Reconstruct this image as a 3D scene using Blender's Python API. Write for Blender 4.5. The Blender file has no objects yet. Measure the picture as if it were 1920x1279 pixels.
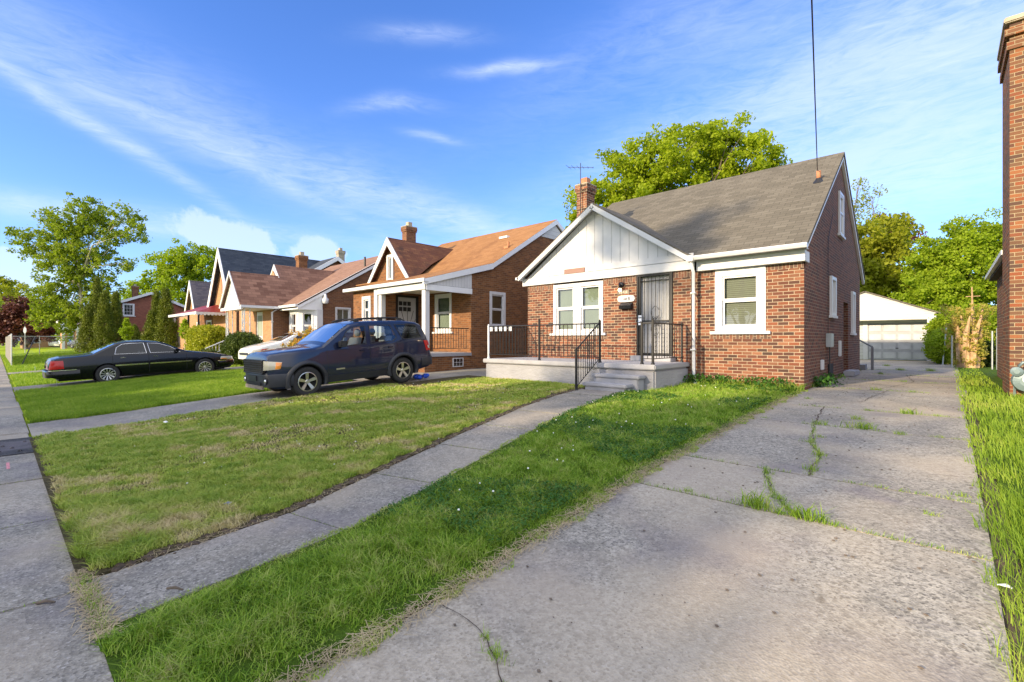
import bpy, bmesh, math, random
import numpy as np
from mathutils import Vector, Matrix
PI = math.pi
R = math.radians
random.seed(7)
rng = np.random.default_rng(11)
sc = bpy.context.scene
COL = sc.collection

# ------------------------------------------------------------------ camera
EYE = 1.07
YAW = 42.5
cd = bpy.data.cameras.new('camera')
cd.sensor_width = 36.0
cd.lens = 889.0 / 1920 * 36.0
cd.clip_start = 0.05
cd.clip_end = 3000
cam = bpy.data.objects.new('camera', cd)
COL.objects.link(cam)
cam.location = (0, 0, EYE)
cam.rotation_euler = (R(90), 0, R(YAW))
cd.shift_y = -1.5 / 1920
sc.camera = cam

# ------------------------------------------------------------------ light and exposure
SUN_DIR = Vector((-0.215, -0.972, 0.318)).normalized()      # towards the sun
EL = math.asin(SUN_DIR.z)
sl = bpy.data.lights.new('sun', 'SUN')
sl.energy = 4.3
sl.angle = R(0.9)
sl.color = (1.0, 0.81, 0.54)
sun = bpy.data.objects.new('sun', sl)
COL.objects.link(sun)
sun.rotation_euler = SUN_DIR.to_track_quat('Z', 'Y').to_euler()
sc.view_settings.view_transform = 'Standard'
sc.view_settings.look = 'None'
sc.view_settings.exposure = 0.83
sc.view_settings.gamma = 1.0
sc.cycles.max_bounces = 7
sc.cycles.transparent_max_bounces = 12
sc.cycles.use_denoising = True

# ------------------------------------------------------------------ pixel to point (real distances)
CY, SY = math.cos(R(YAW)), math.sin(R(YAW))
def ray(px, py):
    t = (px - 960) / 889.0
    return Vector((CY * t - SY, SY * t + CY, (638 - py) / 889.0))
def at(px, py, d):
    return ray(px, py) * d + Vector((0, 0, EYE))

KY = [-100, .4, 1.7, 4.2, 7, 9, 11.5, 400]
KZ = [-.54, -.54, -.47, -.265, -.14, -.06, 0, 0]
def gz(y): return float(np.interp(y, KY, KZ))

# ------------------------------------------------------------------ node helpers
class NT:
    def __init__(s, nt): s.nt = nt; s.n = nt.nodes; s.l = nt.links
    def new(s, t, **k):
        n = s.n.new(t)
        for a, b in k.items(): setattr(n, a, b)
        return n
    def link(s, a, b): s.l.new(a, b)
    def math(s, op, a, b=None, c=None, clamp=False):
        n = s.n.new('ShaderNodeMath'); n.operation = op; n.use_clamp = clamp
        for i, v in enumerate((a, b, c)):
            if v is None: continue
            if isinstance(v, (int, float)): n.inputs[i].default_value = v
            else: s.l.new(v, n.inputs[i])
        return n.outputs[0]
    def vmath(s, op, a, b=None):
        n = s.n.new('ShaderNodeVectorMath'); n.operation = op
        for i, v in enumerate((a, b)):
            if v is None: continue
            if isinstance(v, (tuple, list, Vector)): n.inputs[i].default_value = tuple(v)
            else: s.l.new(v, n.inputs[i])
        return n
    def mix(s, f, a, b, mode='MIX'):
        n = s.n.new('ShaderNodeMix'); n.data_type = 'RGBA'; n.blend_type = mode
        for sock, v in ((n.inputs[0], f), (n.inputs[6], a), (n.inputs[7], b)):
            if isinstance(v, (int, float)): sock.default_value = v
            elif isinstance(v, (tuple, list)): sock.default_value = tuple(v) + ((1,) if len(v) == 3 else ())
            else: s.l.new(v, sock)
        return n.outputs[2]
    def ramp(s, f, stops, interp='LINEAR'):
        n = s.n.new('ShaderNodeValToRGB'); cr = n.color_ramp; cr.interpolation = interp
        while len(cr.elements) > 1: cr.elements.remove(cr.elements[-1])
        for i, (p, c) in enumerate(stops):
            e = cr.elements[0] if i == 0 else cr.elements.new(p)
            e.position = p
            e.color = (c, c, c, 1) if isinstance(c, (int, float)) else tuple(c) + (1,)
        s.l.new(f, n.inputs[0]); return n.outputs[0]
    def noise(s, vec, scale, detail=4, rough=.55, dist=0.0):
        n = s.n.new('ShaderNodeTexNoise'); n.inputs['Scale'].default_value = scale
        n.inputs['Detail'].default_value = detail; n.inputs['Roughness'].default_value = rough
        n.inputs['Distortion'].default_value = dist
        if vec is not None: s.l.new(vec, n.inputs['Vector'])
        return n.outputs[0]
    def mapping(s, vec, scale=(1, 1, 1), rot=(0, 0, 0), loc=(0, 0, 0)):
        n = s.n.new('ShaderNodeMapping'); n.inputs['Scale'].default_value = scale
        n.inputs['Rotation'].default_value = rot; n.inputs['Location'].default_value = loc
        s.l.new(vec, n.inputs['Vector']); return n.outputs[0]
def newmat(name):
    m = bpy.data.materials.new(name); m.use_nodes = True
    t = NT(m.node_tree); b = t.n['Principled BSDF']
    return m, t, b
def objco(t): return t.new('ShaderNodeTexCoord').outputs['Object']
def uvco(t): return t.new('ShaderNodeTexCoord').outputs['UV']
def geo(t): return t.new('ShaderNodeNewGeometry').outputs['Position']
def bump(t, b, h, strength=.3, dist=.02):
    n = t.new('ShaderNodeBump'); n.inputs['Strength'].default_value = strength
    n.inputs['Distance'].default_value = dist
    t.link(h, n.inputs['Height']); t.link(n.outputs[0], b.inputs['Normal'])

# ------------------------------------------------------------------ world: Nishita sky with procedural cirrus and low cumulus
w = bpy.data.worlds.new("World"); sc.world = w; w.use_nodes = True
t = NT(w.node_tree); bg = t.n['Background']
sky = t.new('ShaderNodeTexSky'); sky.sky_type = 'NISHITA'; sky.sun_disc = False
sky.sun_elevation = EL; sky.sun_rotation = math.atan2(SUN_DIR.x, SUN_DIR.y)
sky.altitude = 200; sky.air_density = 1.0; sky.dust_density = 0.6; sky.ozone_density = 2.2
dirv = t.new('ShaderNodeTexCoord').outputs['Generated']
hs = t.new('ShaderNodeHueSaturation'); hs.inputs['Saturation'].default_value = 1.12; hs.inputs['Value'].default_value = 1.0
t.link(sky.outputs[0], hs.inputs['Color'])
n1 = t.noise(t.mapping(dirv, (2.2, 2.2, 7)), 2.0, 6, .6, .6)
n2 = t.noise(t.mapping(dirv, (6, 6, 30), rot=(0, R(12), 0)), 2.6, 9, .68, 1.2)
wob = t.math('SUBTRACT', t.noise(dirv, 3.0, 3, .5), .5)
def cloud(px, py, ang, sa, sb, amt, puff=False, wobk=.10):
    """soft patch of cloud about a sky direction: ang degrees on the sky, sa/sb angular half sizes"""
    c = ray(px, py).normalized()
    right = Vector((0, 0, 1)).cross(-c).normalized(); up = right.cross(c); up = -up if up.z < 0 else up
    if right.dot(Vector((CY, SY, 0))) < 0: right = -right
    a = right * math.cos(R(ang)) + up * math.sin(R(ang)); bb = -right * math.sin(R(ang)) + up * math.cos(R(ang))
    da = t.vmath('DOT_PRODUCT', dirv, a).outputs['Value']; db = t.vmath('DOT_PRODUCT', dirv, bb).outputs['Value']
    db = t.math('MULTIPLY_ADD', wob, wobk, db)
    f = t.vmath('DOT_PRODUCT', dirv, c).outputs['Value']
    e = t.math('ADD', t.math('POWER', t.math('ABSOLUTE', t.math('DIVIDE', da, sa)), 2.0), t.math('POWER', t.math('ABSOLUTE', t.math('DIVIDE', db, sb)), 2.0))
    g = t.math('EXPONENT', t.math('MULTIPLY', e, -1.0))
    g = t.math('MULTIPLY', g, t.math('GREATER_THAN', f, 0.0))
    if puff:
        nn = t.noise(dirv, 16, 6, .6, .2)
        g2 = t.math('MULTIPLY_ADD', nn, 1.5, t.math('SUBTRACT', g, 1.12))
        mr = t.new('ShaderNodeMapRange'); mr.interpolation_type = 'SMOOTHSTEP'; mr.inputs['From Min'].default_value = 0.0
        mr.inputs['From Max'].default_value = .22; t.link(g2, mr.inputs['Value'])
        return t.math('MULTIPLY', mr.outputs[0], amt)
    nn = t.math('MULTIPLY_ADD', n2, .9, t.math('MULTIPLY', n1, .9))
    nn = t.math('MULTIPLY', t.math('SUBTRACT', nn, .55, clamp=True), 2.7)
    return t.math('MULTIPLY', t.math('MULTIPLY', g, nn), amt)
parts = [
    cloud(120, 190, -28, .26, .012, .62, wobk=.06), cloud(420, 285, -20, .26, .014, .5, wobk=.06), cloud(800, 395, -16, .32, .03, .6, wobk=.05),
    cloud(150, 120, -18, .30, .05, .28), cloud(620, 330, -20, .45, .06, .30),
    cloud(955, 125, 5, .085, .010, .75, wobk=.06), cloud(730, 200, 6, .07, .013, .50, wobk=.08), cloud(815, 258, -4, .05, .008, .45, wobk=.06),
    cloud(800, 65, 5, .09, .014, .35, wobk=.03),
    cloud(1450, 190, 12, .35, .05, .55), cloud(1750, 90, 20, .40, .16, .75), cloud(1800, 260, 8, .30, .09, .70),
    cloud(1700, 330, 0, .35, .05, .50), cloud(1300, 40, 15, .35, .07, .25),
    cloud(100, 395, -2, .20, .018, .5, wobk=.03), cloud(480, 430, -3, .25, .018, .4, wobk=.03),
    cloud(425, 452, -6, .085, .040, .95, True, .0), cloud(590, 468, 0, .055, .030, .85, True, 0.),
    cloud(15, 505, -8, .07, .04, .8, True, 0.), cloud(20, 570, 0, .12, .03, .5, True, 0.),
]
tot = parts[0]
for p in parts[1:]:
    tot = t.math('ADD', tot, t.math('MULTIPLY', p, t.math('SUBTRACT', 1.0, tot, clamp=True)))
# pale horizon air
sep = t.new('ShaderNodeSeparateXYZ'); t.link(dirv, sep.inputs[0])
hz = t.math('MULTIPLY', t.math('EXPONENT', t.math('MULTIPLY', t.math('ABSOLUTE', sep.outputs[2]), -6.5)), .42)
skyc = t.mix(1.0, hs.outputs[0], (.93, 1.15, 1.75), 'MULTIPLY')
c1 = t.mix(hz, skyc, (3.2, 4.2, 6.5))
c2 = t.mix(t.math('MINIMUM', t.math('MULTIPLY', tot, .56), .9), c1, (4.9, 5.5, 6.8))
# bright patch added to the unseen sky behind the camera as fill light
sky_fill = t.new('ShaderNodeMapRange'); sky_fill.interpolation_type = 'SMOOTHSTEP'
sky_fill.inputs['From Min'].default_value = .10; sky_fill.inputs['From Max'].default_value = .55
t.link(t.vmath('DOT_PRODUCT', dirv, tuple(Vector((.35, -.75, .56)).normalized())).outputs['Value'], sky_fill.inputs['Value'])
vm = t.math('MULTIPLY', sky_fill.outputs[0], t.math('MULTIPLY_ADD', n1, .8, .6))
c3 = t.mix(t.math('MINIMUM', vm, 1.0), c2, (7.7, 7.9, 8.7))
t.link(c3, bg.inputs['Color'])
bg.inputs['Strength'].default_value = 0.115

# ------------------------------------------------------------------ materials
def plain(name, col, rough=.6, metal=0.0, var=.12, vscale=3.0, spec=.5, bumps=0.0, coat=0.0):
    m, t, b = newmat(name)
    co = objco(t)
    n = t.noise(co, vscale, 5, .6)
    c = t.mix(t.ramp(n, [(.3, 0.0), (.7, 1.0)]), tuple(x * (1 - var) for x in col), tuple(min(1, x * (1 + var)) for x in col))
    t.link(c, b.inputs['Base Color'])
    b.inputs['Roughness'].default_value = rough; b.inputs['Metallic'].default_value = metal
    b.inputs['Specular IOR Level'].default_value = spec; b.inputs['Coat Weight'].default_value = coat
    b.inputs['Coat Roughness'].default_value = .04
    if bumps: bump(t, b, t.noise(co, 40, 4), bumps, .01)
    return m
def brickmat(name, cols, mortar, bw=.21, bh=.0735, ms=.013, soldier=False, stain=.25, bmp=.6):
    m, t, b = newmat(name)
    uv = uvco(t)
    if soldier: uv = t.mapping(uv, rot=(0, 0, R(90)))
    dn = t.new('ShaderNodeTexNoise'); dn.inputs['Scale'].default_value = 9.0; t.link(uv, dn.inputs['Vector'])
    off = t.vmath('SUBTRACT', dn.outputs['Color'], (.5, .5, .5)); sc_ = t.vmath('SCALE', off.outputs[0]); sc_.inputs['Scale'].default_value = .006
    uvd = t.vmath('ADD', uv, sc_.outputs[0]).outputs[0]
    br = t.new('ShaderNodeTexBrick'); br.offset = .5; br.squash = 1.0
    br.inputs['Scale'].default_value = 1.0; br.inputs['Mortar Size'].default_value = ms / 2
    br.inputs['Mortar Smooth'].default_value = .25; br.inputs['Bias'].default_value = 0
    br.inputs['Brick Width'].default_value = bw; br.inputs['Row Height'].default_value = bh
    br.inputs['Color1'].default_value = (0, 0, 0, 1); br.inputs['Color2'].default_value = (1, 1, 1, 1); br.inputs['Mortar'].default_value = (0.5, .5, .5, 1)
    t.link(uvd, br.inputs['Vector'])
    k = len(cols)
    c = t.ramp(br.outputs['Color'], [(i / k, cc) for i, cc in enumerate(cols)], 'CONSTANT')
    fine = t.noise(uv, 60, 4, .6)
    c = t.mix(t.ramp(fine, [(.35, 0.0), (.75, .45)]), c, tuple(x * .55 for x in cols[0]))
    big = t.noise(uv, .9, 5, .6)
    c = t.mix(t.math('MULTIPLY', t.ramp(big, [(.4, 0.0), (.7, 1.0)]), stain), c, tuple(x * .5 for x in cols[0]))
    mo = t.mix(t.ramp(t.noise(uv, 5, 4), [(.35, 0.0), (.7, 1.0)]), mortar, tuple(x * .68 for x in mortar))
    c = t.mix(br.outputs['Fac'], c, mo)
    t.link(c, b.inputs['Base Color'])
    b.inputs['Roughness'].default_value = .85; b.inputs['Specular IOR Level'].default_value = .25
    h = t.math('ADD', t.math('MULTIPLY', br.outputs['Fac'], -1.0), t.math('MULTIPLY', fine, .5))
    bump(t, b, h, bmp, .012)
    return m
def shinglemat(name, cols, line=.5, bw=.30, bh=.14, stain=None, streak=.3):
    m, t, b = newmat(name)
    uv = uvco(t)
    br = t.new('ShaderNodeTexBrick'); br.offset = .5
    br.inputs['Scale'].default_value = 1.0; br.inputs['Mortar Size'].default_value = .006
    br.inputs['Mortar Smooth'].default_value = .6
    br.inputs['Brick Width'].default_value = bw; br.inputs['Row Height'].default_value = bh
    br.inputs['Color1'].default_value = (0, 0, 0, 1); br.inputs['Color2'].default_value = (1, 1, 1, 1); br.inputs['Mortar'].default_value = (.5, .5, .5, 1)
    t.link(uv, br.inputs['Vector'])
    k = len(cols)
    c = t.ramp(br.outputs['Color'], [(i / max(1, k - 1), cc) for i, cc in enumerate(cols)])
    big = t.ramp(t.noise(t.mapping(uv, (1, .35, 1)), .8, 6, .65), [(.35, 0.0), (.7, 1.0)])
    c = t.mix(t.math('MULTIPLY', big, streak), c, tuple(x * .6 for x in cols[0]))
    if stain:
        c = t.mix(t.ramp(t.noise(uv, .55, 7, .7, .4), [(.52, 0.0), (.60, .8)]), c, stain)
    gr = t.noise(uv, 90, 3, .7)
    c = t.mix(t.ramp(gr, [(.4, 0.0), (.8, .4)]), c, tuple(x * .4 for x in cols[0]))
    c = t.mix(t.math('MULTIPLY', br.outputs['Fac'], line), c, (.01, .01, .01))
    t.link(c, b.inputs['Base Color']); b.inputs['Roughness'].default_value = .92; b.inputs['Specular IOR Level'].default_value = .2
    # each course steps down towards its lower edge
    sx = t.new('ShaderNodeSeparateXYZ'); t.link(uv, sx.inputs[0])
    saw = t.math('FRACT', t.math('DIVIDE', sx.outputs[1], bh))
    bump(t, b, t.math('ADD', t.math('MULTIPLY', saw, -1.0), t.math('MULTIPLY', gr, .4)), .6, .012)
    return m
def concretemat(name, col, speck=.5, stain=.5, rough=.9, pos=True):
    m, t, b = newmat(name)
    p = geo(t)
    n_big = t.noise(p, .55, 6, .62, .3); n_mid = t.noise(p, 2.3, 6, .65); n_f = t.noise(p, 55, 3, .7)
    vo = t.new('ShaderNodeTexVoronoi'); vo.inputs['Scale'].default_value = 75; t.link(p, vo.inputs['Vector'])
    dk = tuple(x * .60 for x in col); lt = tuple(min(.9, x * 1.22) for x in col)
    c = t.mix(t.ramp(n_big, [(.32, 0.0), (.68, 1.0)]), dk, lt)
    c = t.mix(t.math('MULTIPLY', t.ramp(n_mid, [(.38, 1.0), (.62, 0.0)]), stain), c, tuple(x * .55 for x in col))
    # exposed aggregate: light and dark grains
    sp = t.new('ShaderNodeSeparateColor'); t.link(vo.outputs['Color'], sp.inputs[0])
    c = t.mix(t.math('MULTIPLY', t.ramp(sp.outputs[0], [(.0, 1.0), (.34, 0.0)]), min(1, speck * 2.0)), c, tuple(x * .24 for x in col))
    ng = t.noise(p, 22, 5, .8)
    c = t.mix(t.ramp(ng, [(.38, .75), (.52, 0.0)]), c, tuple(x * .38 for x in col))
    c = t.mix(t.ramp(ng, [(.52, 0.0), (.70, .5)]), c, tuple(min(.9, x * 1.5) for x in col))
    c = t.mix(t.math('MULTIPLY', t.ramp(sp.outputs[1], [(.90, 0.0), (1.0, .8)]), speck), c, (.58, .54, .50))
    c = t.mix(t.ramp(n_f, [(.35, .35), (.6, 0.0)]), c, tuple(x * .4 for x in col))
    sp2 = t.noise(p, 9, 3, .6)
    c = t.mix(t.ramp(sp2, [(.68, 0.0), (.74, .6)]), c, (.09, .07, .05))
    oil = t.ramp(t.noise(p, .75, 5, .6, .5), [(.52, 0.0), (.66, .55)])
    c = t.mix(oil, c, (.17, .15, .165))
    if name == 'driveway concrete':      # old purple-grey stains where cars stood
        for (sx_, sy_, sr_, sa_) in ((-1.15, 3.25, .62, .55), (-.55, 5.0, .22, .5), (-.35, 4.85, .13, .4), (-1.9, 2.3, .5, .3), (-.75, 6.1, .3, .25), (-.6, 17.0, 1.2, .35)):
            dv = t.vmath('DISTANCE', p, (sx_, sy_, gz(sy_))).outputs['Value']
            dv = t.math('MULTIPLY_ADD', t.math('SUBTRACT', n_mid, .5), sr_ * 1.3, dv)
            c = t.mix(t.math('MULTIPLY', t.ramp(t.math('DIVIDE', dv, sr_ * 2), [(.12, 1.0), (.5, 0.0)]), sa_), c, (.15, .13, .15))
    warm = t.ramp(t.noise(t.mapping(p, loc=(7, 3, 0)), .6, 4, .6), [(.45, 0.0), (.62, .5)])
    c = t.mix(warm, c, (col[0] * 1.15, col[1] * 1.05, col[2] * .92))
    t.link(c, b.inputs['Base Color']); b.inputs['Roughness'].default_value = rough; b.inputs['Specular IOR Level'].default_value = .3
    bump(t, b, t.math('ADD', t.math('MULTIPLY', vo.outputs['Distance'], .8), t.math('MULTIPLY', n_mid, 1.5)), .5, .006)
    return m
def leafmat(name, cols, trans=.35, rough=.55, scale=.5, nz=.5):
    m, t, b = newmat(name)
    at_ = t.new('ShaderNodeAttribute'); at_.attribute_name = 'rnd'
    n = t.noise(geo(t), scale, 3, .6)
    f = t.math('ADD', t.math('MULTIPLY', at_.outputs['Fac'], 1 - nz), t.math('MULTIPLY', t.ramp(n, [(.3, 0.0), (.7, 1.0)]), nz))
    k = len(cols)
    c = t.ramp(f, [(i / max(1, k - 1), cc) for i, cc in enumerate(cols)])
    t.link(c, b.inputs['Base Color']); b.inputs['Roughness'].default_value = rough
    b.inputs['Specular IOR Level'].default_value = .25
    tr = t.new('ShaderNodeBsdfTranslucent'); c2 = t.mix(1.0, c, (1.15, 1.25, .55), 'MULTIPLY'); t.link(c2, tr.inputs[0])
    ms = t.new('ShaderNodeMixShader'); ms.inputs[0].default_value = trans
    t.link(b.outputs[0], ms.inputs[1]); t.link(tr.outputs[0], ms.inputs[2])
    t.link(ms.outputs[0], t.n['Material Output'].inputs['Surface'])
    return m
def glassmat(name, tint=(.75, .8, .8), refl=.10, rough=.02):
    m, t, b = newmat(name)
    t.n.remove(b)
    tr = t.new('ShaderNodeBsdfTransparent'); tr.inputs[0].default_value = tint + (1,)
    gl = t.new('ShaderNodeBsdfGlossy'); gl.inputs['Roughness'].default_value = rough; gl.inputs[0].default_value = (.78, .79, .80, 1)
    fr = t.new('ShaderNodeFresnel'); fr.inputs[0].default_value = 1.5
    f = t.math('ADD', fr.outputs[0], refl, clamp=True)
    bp = t.new('ShaderNodeBump'); bp.inputs['Strength'].default_value = .05; bp.inputs['Distance'].default_value = .01
    t.link(t.noise(geo(t), 2.5, 2), bp.inputs['Height']); t.link(bp.outputs[0], gl.inputs['Normal'])
    ms = t.new('ShaderNodeMixShader'); t.link(f, ms.inputs[0]); t.link(tr.outputs[0], ms.inputs[1]); t.link(gl.outputs[0], ms.inputs[2])
    t.link(ms.outputs[0], t.n['Material Output'].inputs['Surface'])
    return m
def stripemat(name, c1, c2, pitch, duty=.15, axis=1, rough=.6, bmp=.4):
    """lines across the second (or first) UV axis: blinds, clapboards, tongue and groove"""
    m, t, b = newmat(name)
    sx = t.new('ShaderNodeSeparateXYZ'); t.link(uvco(t), sx.inputs[0])
    f = t.math('FRACT', t.math('DIVIDE', sx.outputs[axis], pitch))
    l = t.ramp(f, [(0, 1.0), (duty * .6, 1.0), (duty, 0.0)])
    n = t.noise(objco(t), 1.8, 5, .6)
    base = t.mix(t.ramp(n, [(.35, 0.0), (.7, 1.0)]), c1, tuple(x * .86 for x in c1))
    t.link(t.mix(l, base, c2), b.inputs['Base Color']); b.inputs['Roughness'].default_value = rough
    bump(t, b, f, bmp, .012)
    return m
def emit(name, col, st):
    m, t, b = newmat(name)
    b.inputs['Emission Color'].default_value = col + (1,); b.inputs['Emission Strength'].default_value = st
    b.inputs['Base Color'].default_value = col + (1,)
    return m

M = {}
M['brick1'] = brickmat('red brown mixed brick', [(.20, .070, .040), (.12, .050, .036), (.25, .085, .045), (.06, .040, .034), (.29, .13, .075), (.15, .058, .040), (.22, .10, .06), (.085, .045, .036)], (.46, .37, .26))
M['soldier1'] = brickmat('soldier course brick', [(.19, .09, .06), (.12, .075, .06), (.23, .10, .065), (.15, .095, .08)], (.40, .32, .23), soldier=True)
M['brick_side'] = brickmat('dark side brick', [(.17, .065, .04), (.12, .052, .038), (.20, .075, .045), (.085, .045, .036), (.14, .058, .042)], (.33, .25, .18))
M['brick2'] = brickmat('orange brown brick', [(.23, .095, .036), (.19, .08, .034), (.27, .115, .048), (.15, .066, .032)], (.27, .18, .11), stain=.15)
M['brick3'] = brickmat('brown brick', [(.20, .085, .045), (.155, .07, .04), (.24, .105, .052)], (.26, .18, .12), stain=.15)
M['brick_pale'] = brickmat('peach brick', [(.46, .24, .12), (.42, .21, .11), (.5, .27, .14)], (.45, .33, .22), stain=.1)
M['brick6'] = brickmat('old red brick', [(.27, .09, .06), (.23, .08, .055), (.3, .11, .07)], (.26, .15, .11), stain=.1)
M['brick_right'] = brickmat('red chimney brick', [(.25, .078, .036), (.15, .085, .052), (.21, .075, .04), (.08, .055, .045), (.28, .11, .048), (.18, .09, .05), (.11, .055, .04)], (.38, .30, .19))
M['shingle1'] = shinglemat('grey brown shingles', [(.130, .116, .092), (.158, .140, .112), (.188, .168, .136)], .7)
M['shingle2'] = shinglemat('tan shingles', [(.30, .145, .058), (.34, .17, .07), (.375, .19, .082)], .3, stain=(.22, .10, .042), streak=.25)
M['shingle2d'] = shinglemat('weathered brown shingles', [(.20, .085, .05), (.14, .06, .04), (.26, .12, .06)], .4, stain=(.08, .045, .035), streak=.6)
M['shingle3'] = shinglemat('brown three tab shingles', [(.24, .14, .10), (.28, .165, .12), (.32, .19, .135)], .25)
M['shingle3d'] = shinglemat('brown shingles with dark tabs', [(.17, .085, .06), (.26, .14, .10), (.33, .18, .125)], .75, bw=.42, bh=.19)
M['shingle4'] = shinglemat('slate blue shingles', [(.045, .055, .075), (.06, .072, .095), (.075, .088, .11)], .4)
M['shingle5'] = shinglemat('grey purple shingles', [(.12, .10, .115), (.16, .135, .145), (.2, .165, .16)], .4)
M['white'] = plain('white painted wood', (.60, .60, .62), .5, var=.06)
M['white_vinyl'] = plain('white vinyl', (.62, .62, .645), .35, var=.03)
M['trim_blue'] = plain('white aluminium trim', (.76, .77, .80), .45, var=.05)
M['clap'] = stripemat('white clapboard siding', (.58, .58, .57), (.34, .34, .35), .19, .10)
M['groove'] = stripemat('white grooved boards', (.62, .62, .63), (.36, .37, .40), .14, .10, axis=0)
M['blind'] = stripemat('closed window blinds', (.26, .27, .22), (.13, .13, .11), .045, .35)
M['blind_warm'] = stripemat('cream blinds', (.50, .42, .27), (.28, .22, .14), .05, .3)
M['curtain'] = plain('pale green roller shade', (.27, .31, .26), .8, var=.10, vscale=1.2)
M['pane'] = glassmat('window glass', (.80, .84, .82), .10)
M['pane_dark'] = glassmat('dark window glass', (.32, .36, .40), .12)
M['black_iron'] = plain('black wrought iron', (.012, .012, .014), .42, .0, spec=.35)
M['dark'] = plain('dark interior', (.015, .015, .017), .8)
M['white_iron'] = plain('white painted iron', (.58, .60, .64), .45)
M['door_white'] = plain('white steel door', (.40, .40, .42), .45, var=.10, vscale=1.0)
M['stucco'] = None
M['concrete'] = concretemat('driveway concrete', (.42, .385, .325))
M['walk'] = concretemat('old walk concrete', (.36, .335, .29), .7, .8)
M['asphalt'] = concretemat('asphalt', (.055, .055, .06), .4, .4)
M['slab'] = plain('painted porch slab', (.33, .33, .36), .8, var=.12, vscale=2, bumps=.2)
def stucco():
    m, t, b = newmat('grey painted stucco'); p = geo(t)
    n = t.noise(t.mapping(p, (1, 1, 2.4)), 7, 5, .6, .5)
    c = t.mix(t.ramp(t.noise(p, 1.2, 5), [(.35, 0.0), (.7, 1.0)]), (.27, .27, .30), (.36, .36, .39))
    t.link(c, b.inputs['Base Color']); b.inputs['Roughness'].default_value = .85
    bump(t, b, n, .8, .03); return m
M['stucco'] = stucco()
M['soil'] = plain('dark soil', (.075, .052, .034), .95, var=.5, vscale=18, bumps=.6)
M['wood_fence'] = stripemat('weathered fence boards', (.22, .17, .14), (.07, .05, .04), .14, .14, axis=0, rough=.85)
M['galv'] = plain('galvanised steel', (.45, .48, .50), .4, .7, var=.1)
M['bark'] = plain('bark', (.13, .10, .075), .9, var=.4, vscale=6, bumps=.6)
M['bark_pale'] = plain('pale birch bark', (.45, .40, .32), .8, var=.35, vscale=3, bumps=.3)
M['red_awning'] = plain('red awning metal', (.20, .014, .014), .45, var=.1)
M['meter'] = plain('gas meter paint', (.17, .23, .24), .4, .2, var=.1)
M['mail'] = plain('black enamel', (.014, .014, .02), .25, .3)
M['flue'] = plain('terracotta', (.42, .18, .09), .8, var=.3)
M['cap'] = plain('concrete chimney cap', (.36, .31, .24), .9, var=.3, vscale=6)
M['rubber'] = plain('tyre rubber', (.020, .020, .021), .75, var=.3)
M['alloy'] = plain('silver alloy', (.55, .54, .52), .28, .9, var=.08)
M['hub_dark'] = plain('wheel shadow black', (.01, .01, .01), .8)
M['chrome'] = plain('chrome', (.75, .75, .75), .12, 1.0, var=.02)
M['lens_red'] = plain('red lamp lens', (.42, .004, .004), .25, coat=.3)
M['lens_amber'] = plain('amber lamp lens', (.70, .25, .04), .15, coat=1.0)
M['lens_clear'] = plain('hazy headlamp lens', (.42, .40, .33), .12, coat=1.0)
M['suv_paint'] = plain('dark blue car paint', (.006, .011, .036), .34, .0, var=.15, coat=1.0, spec=.2)
M['suv_clad'] = plain('faded grey blue plastic cladding', (.016, .018, .026), .5, var=.2)
M['black_paint'] = plain('black car paint', (.002, .0025, .005), .2, .0, coat=.45, spec=.25)
M['white_paint'] = plain('white car paint', (.78, .76, .74), .3, coat=1.0)
M['grey_paint'] = plain('dark grey car paint', (.05, .055, .075), .3, .2, coat=1.0)
M['plastic'] = plain('black plastic', (.018, .018, .02), .5)
M['plastic_dust'] = plain('dusty radiator mesh', (.055, .045, .034), .8, var=.4, vscale=9)
M['seat'] = plain('grey car seat', (.30, .31, .33), .8)
M['car_glass'] = glassmat('car glass', (.66, .73, .76), .03)
M['car_glass_dark'] = glassmat('tinted car glass', (.08, .10, .15), .02)
M['blue_plastic'] = plain('blue plastic bag', (.02, .09, .62), .4)
M['straw'] = plain('straw litter', (.42, .33, .19), .9, var=.3)
M['flower'] = plain('white clover flower', (.80, .80, .76), .7)
M['paper'] = plain('white litter', (.78, .78, .80), .6)
M['brownboard'] = plain('bare brown board', (.26, .15, .12), .7)

LG = {}
LG['maple'] = leafmat('spring maple leaves', [(.15, .21, .010), (.25, .32, .012), (.35, .42, .02), (.46, .51, .035)], .5)
LG['lime'] = leafmat('lime green leaves', [(.17, .25, .012), (.27, .36, .02), (.38, .46, .03)], .5)
LG['olive'] = leafmat('olive green leaves', [(.15, .17, .012), (.26, .28, .02), (.38, .38, .03)], .5)
LG['birch'] = leafmat('birch leaves', [(.12, .18, .015), (.23, .30, .022), (.36, .42, .04)], .42)
LG['maroon'] = leafmat('maroon leaves', [(.055, .014, .016), (.10, .03, .025), (.20, .08, .05)], .2)
LG['arbor'] = leafmat('arborvitae sprays', [(.05, .07, .006), (.12, .15, .010), (.24, .26, .02)], .15, scale=1.5)
LG['hedge'] = leafmat('hedge leaves', [(.03, .05, .007), (.055, .085, .01), (.11, .14, .015)], .15, scale=3)
LG['gold'] = leafmat('golden hedge leaves', [(.16, .19, .01), (.30, .32, .015), (.44, .42, .03)], .25, scale=3)
LG['orange'] = leafmat('orange and green shrub leaves', [(.18, .20, .03), (.35, .30, .04), (.55, .25, .04), (.6, .32, .06)], .3, scale=2.5, nz=.7)
LG['vine'] = leafmat('vine leaves on dead stem', [(.22, .26, .04), (.42, .38, .08), (.62, .38, .16)], .4, scale=3, nz=.7)
LG['grass_lush'] = leafmat('lush grass', [(.045, .10, .008), (.11, .22, .014), (.20, .34, .026), (.30, .42, .05), (.38, .43, .12), (.48, .43, .2)], .25, scale=6.5, nz=.45)
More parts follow.
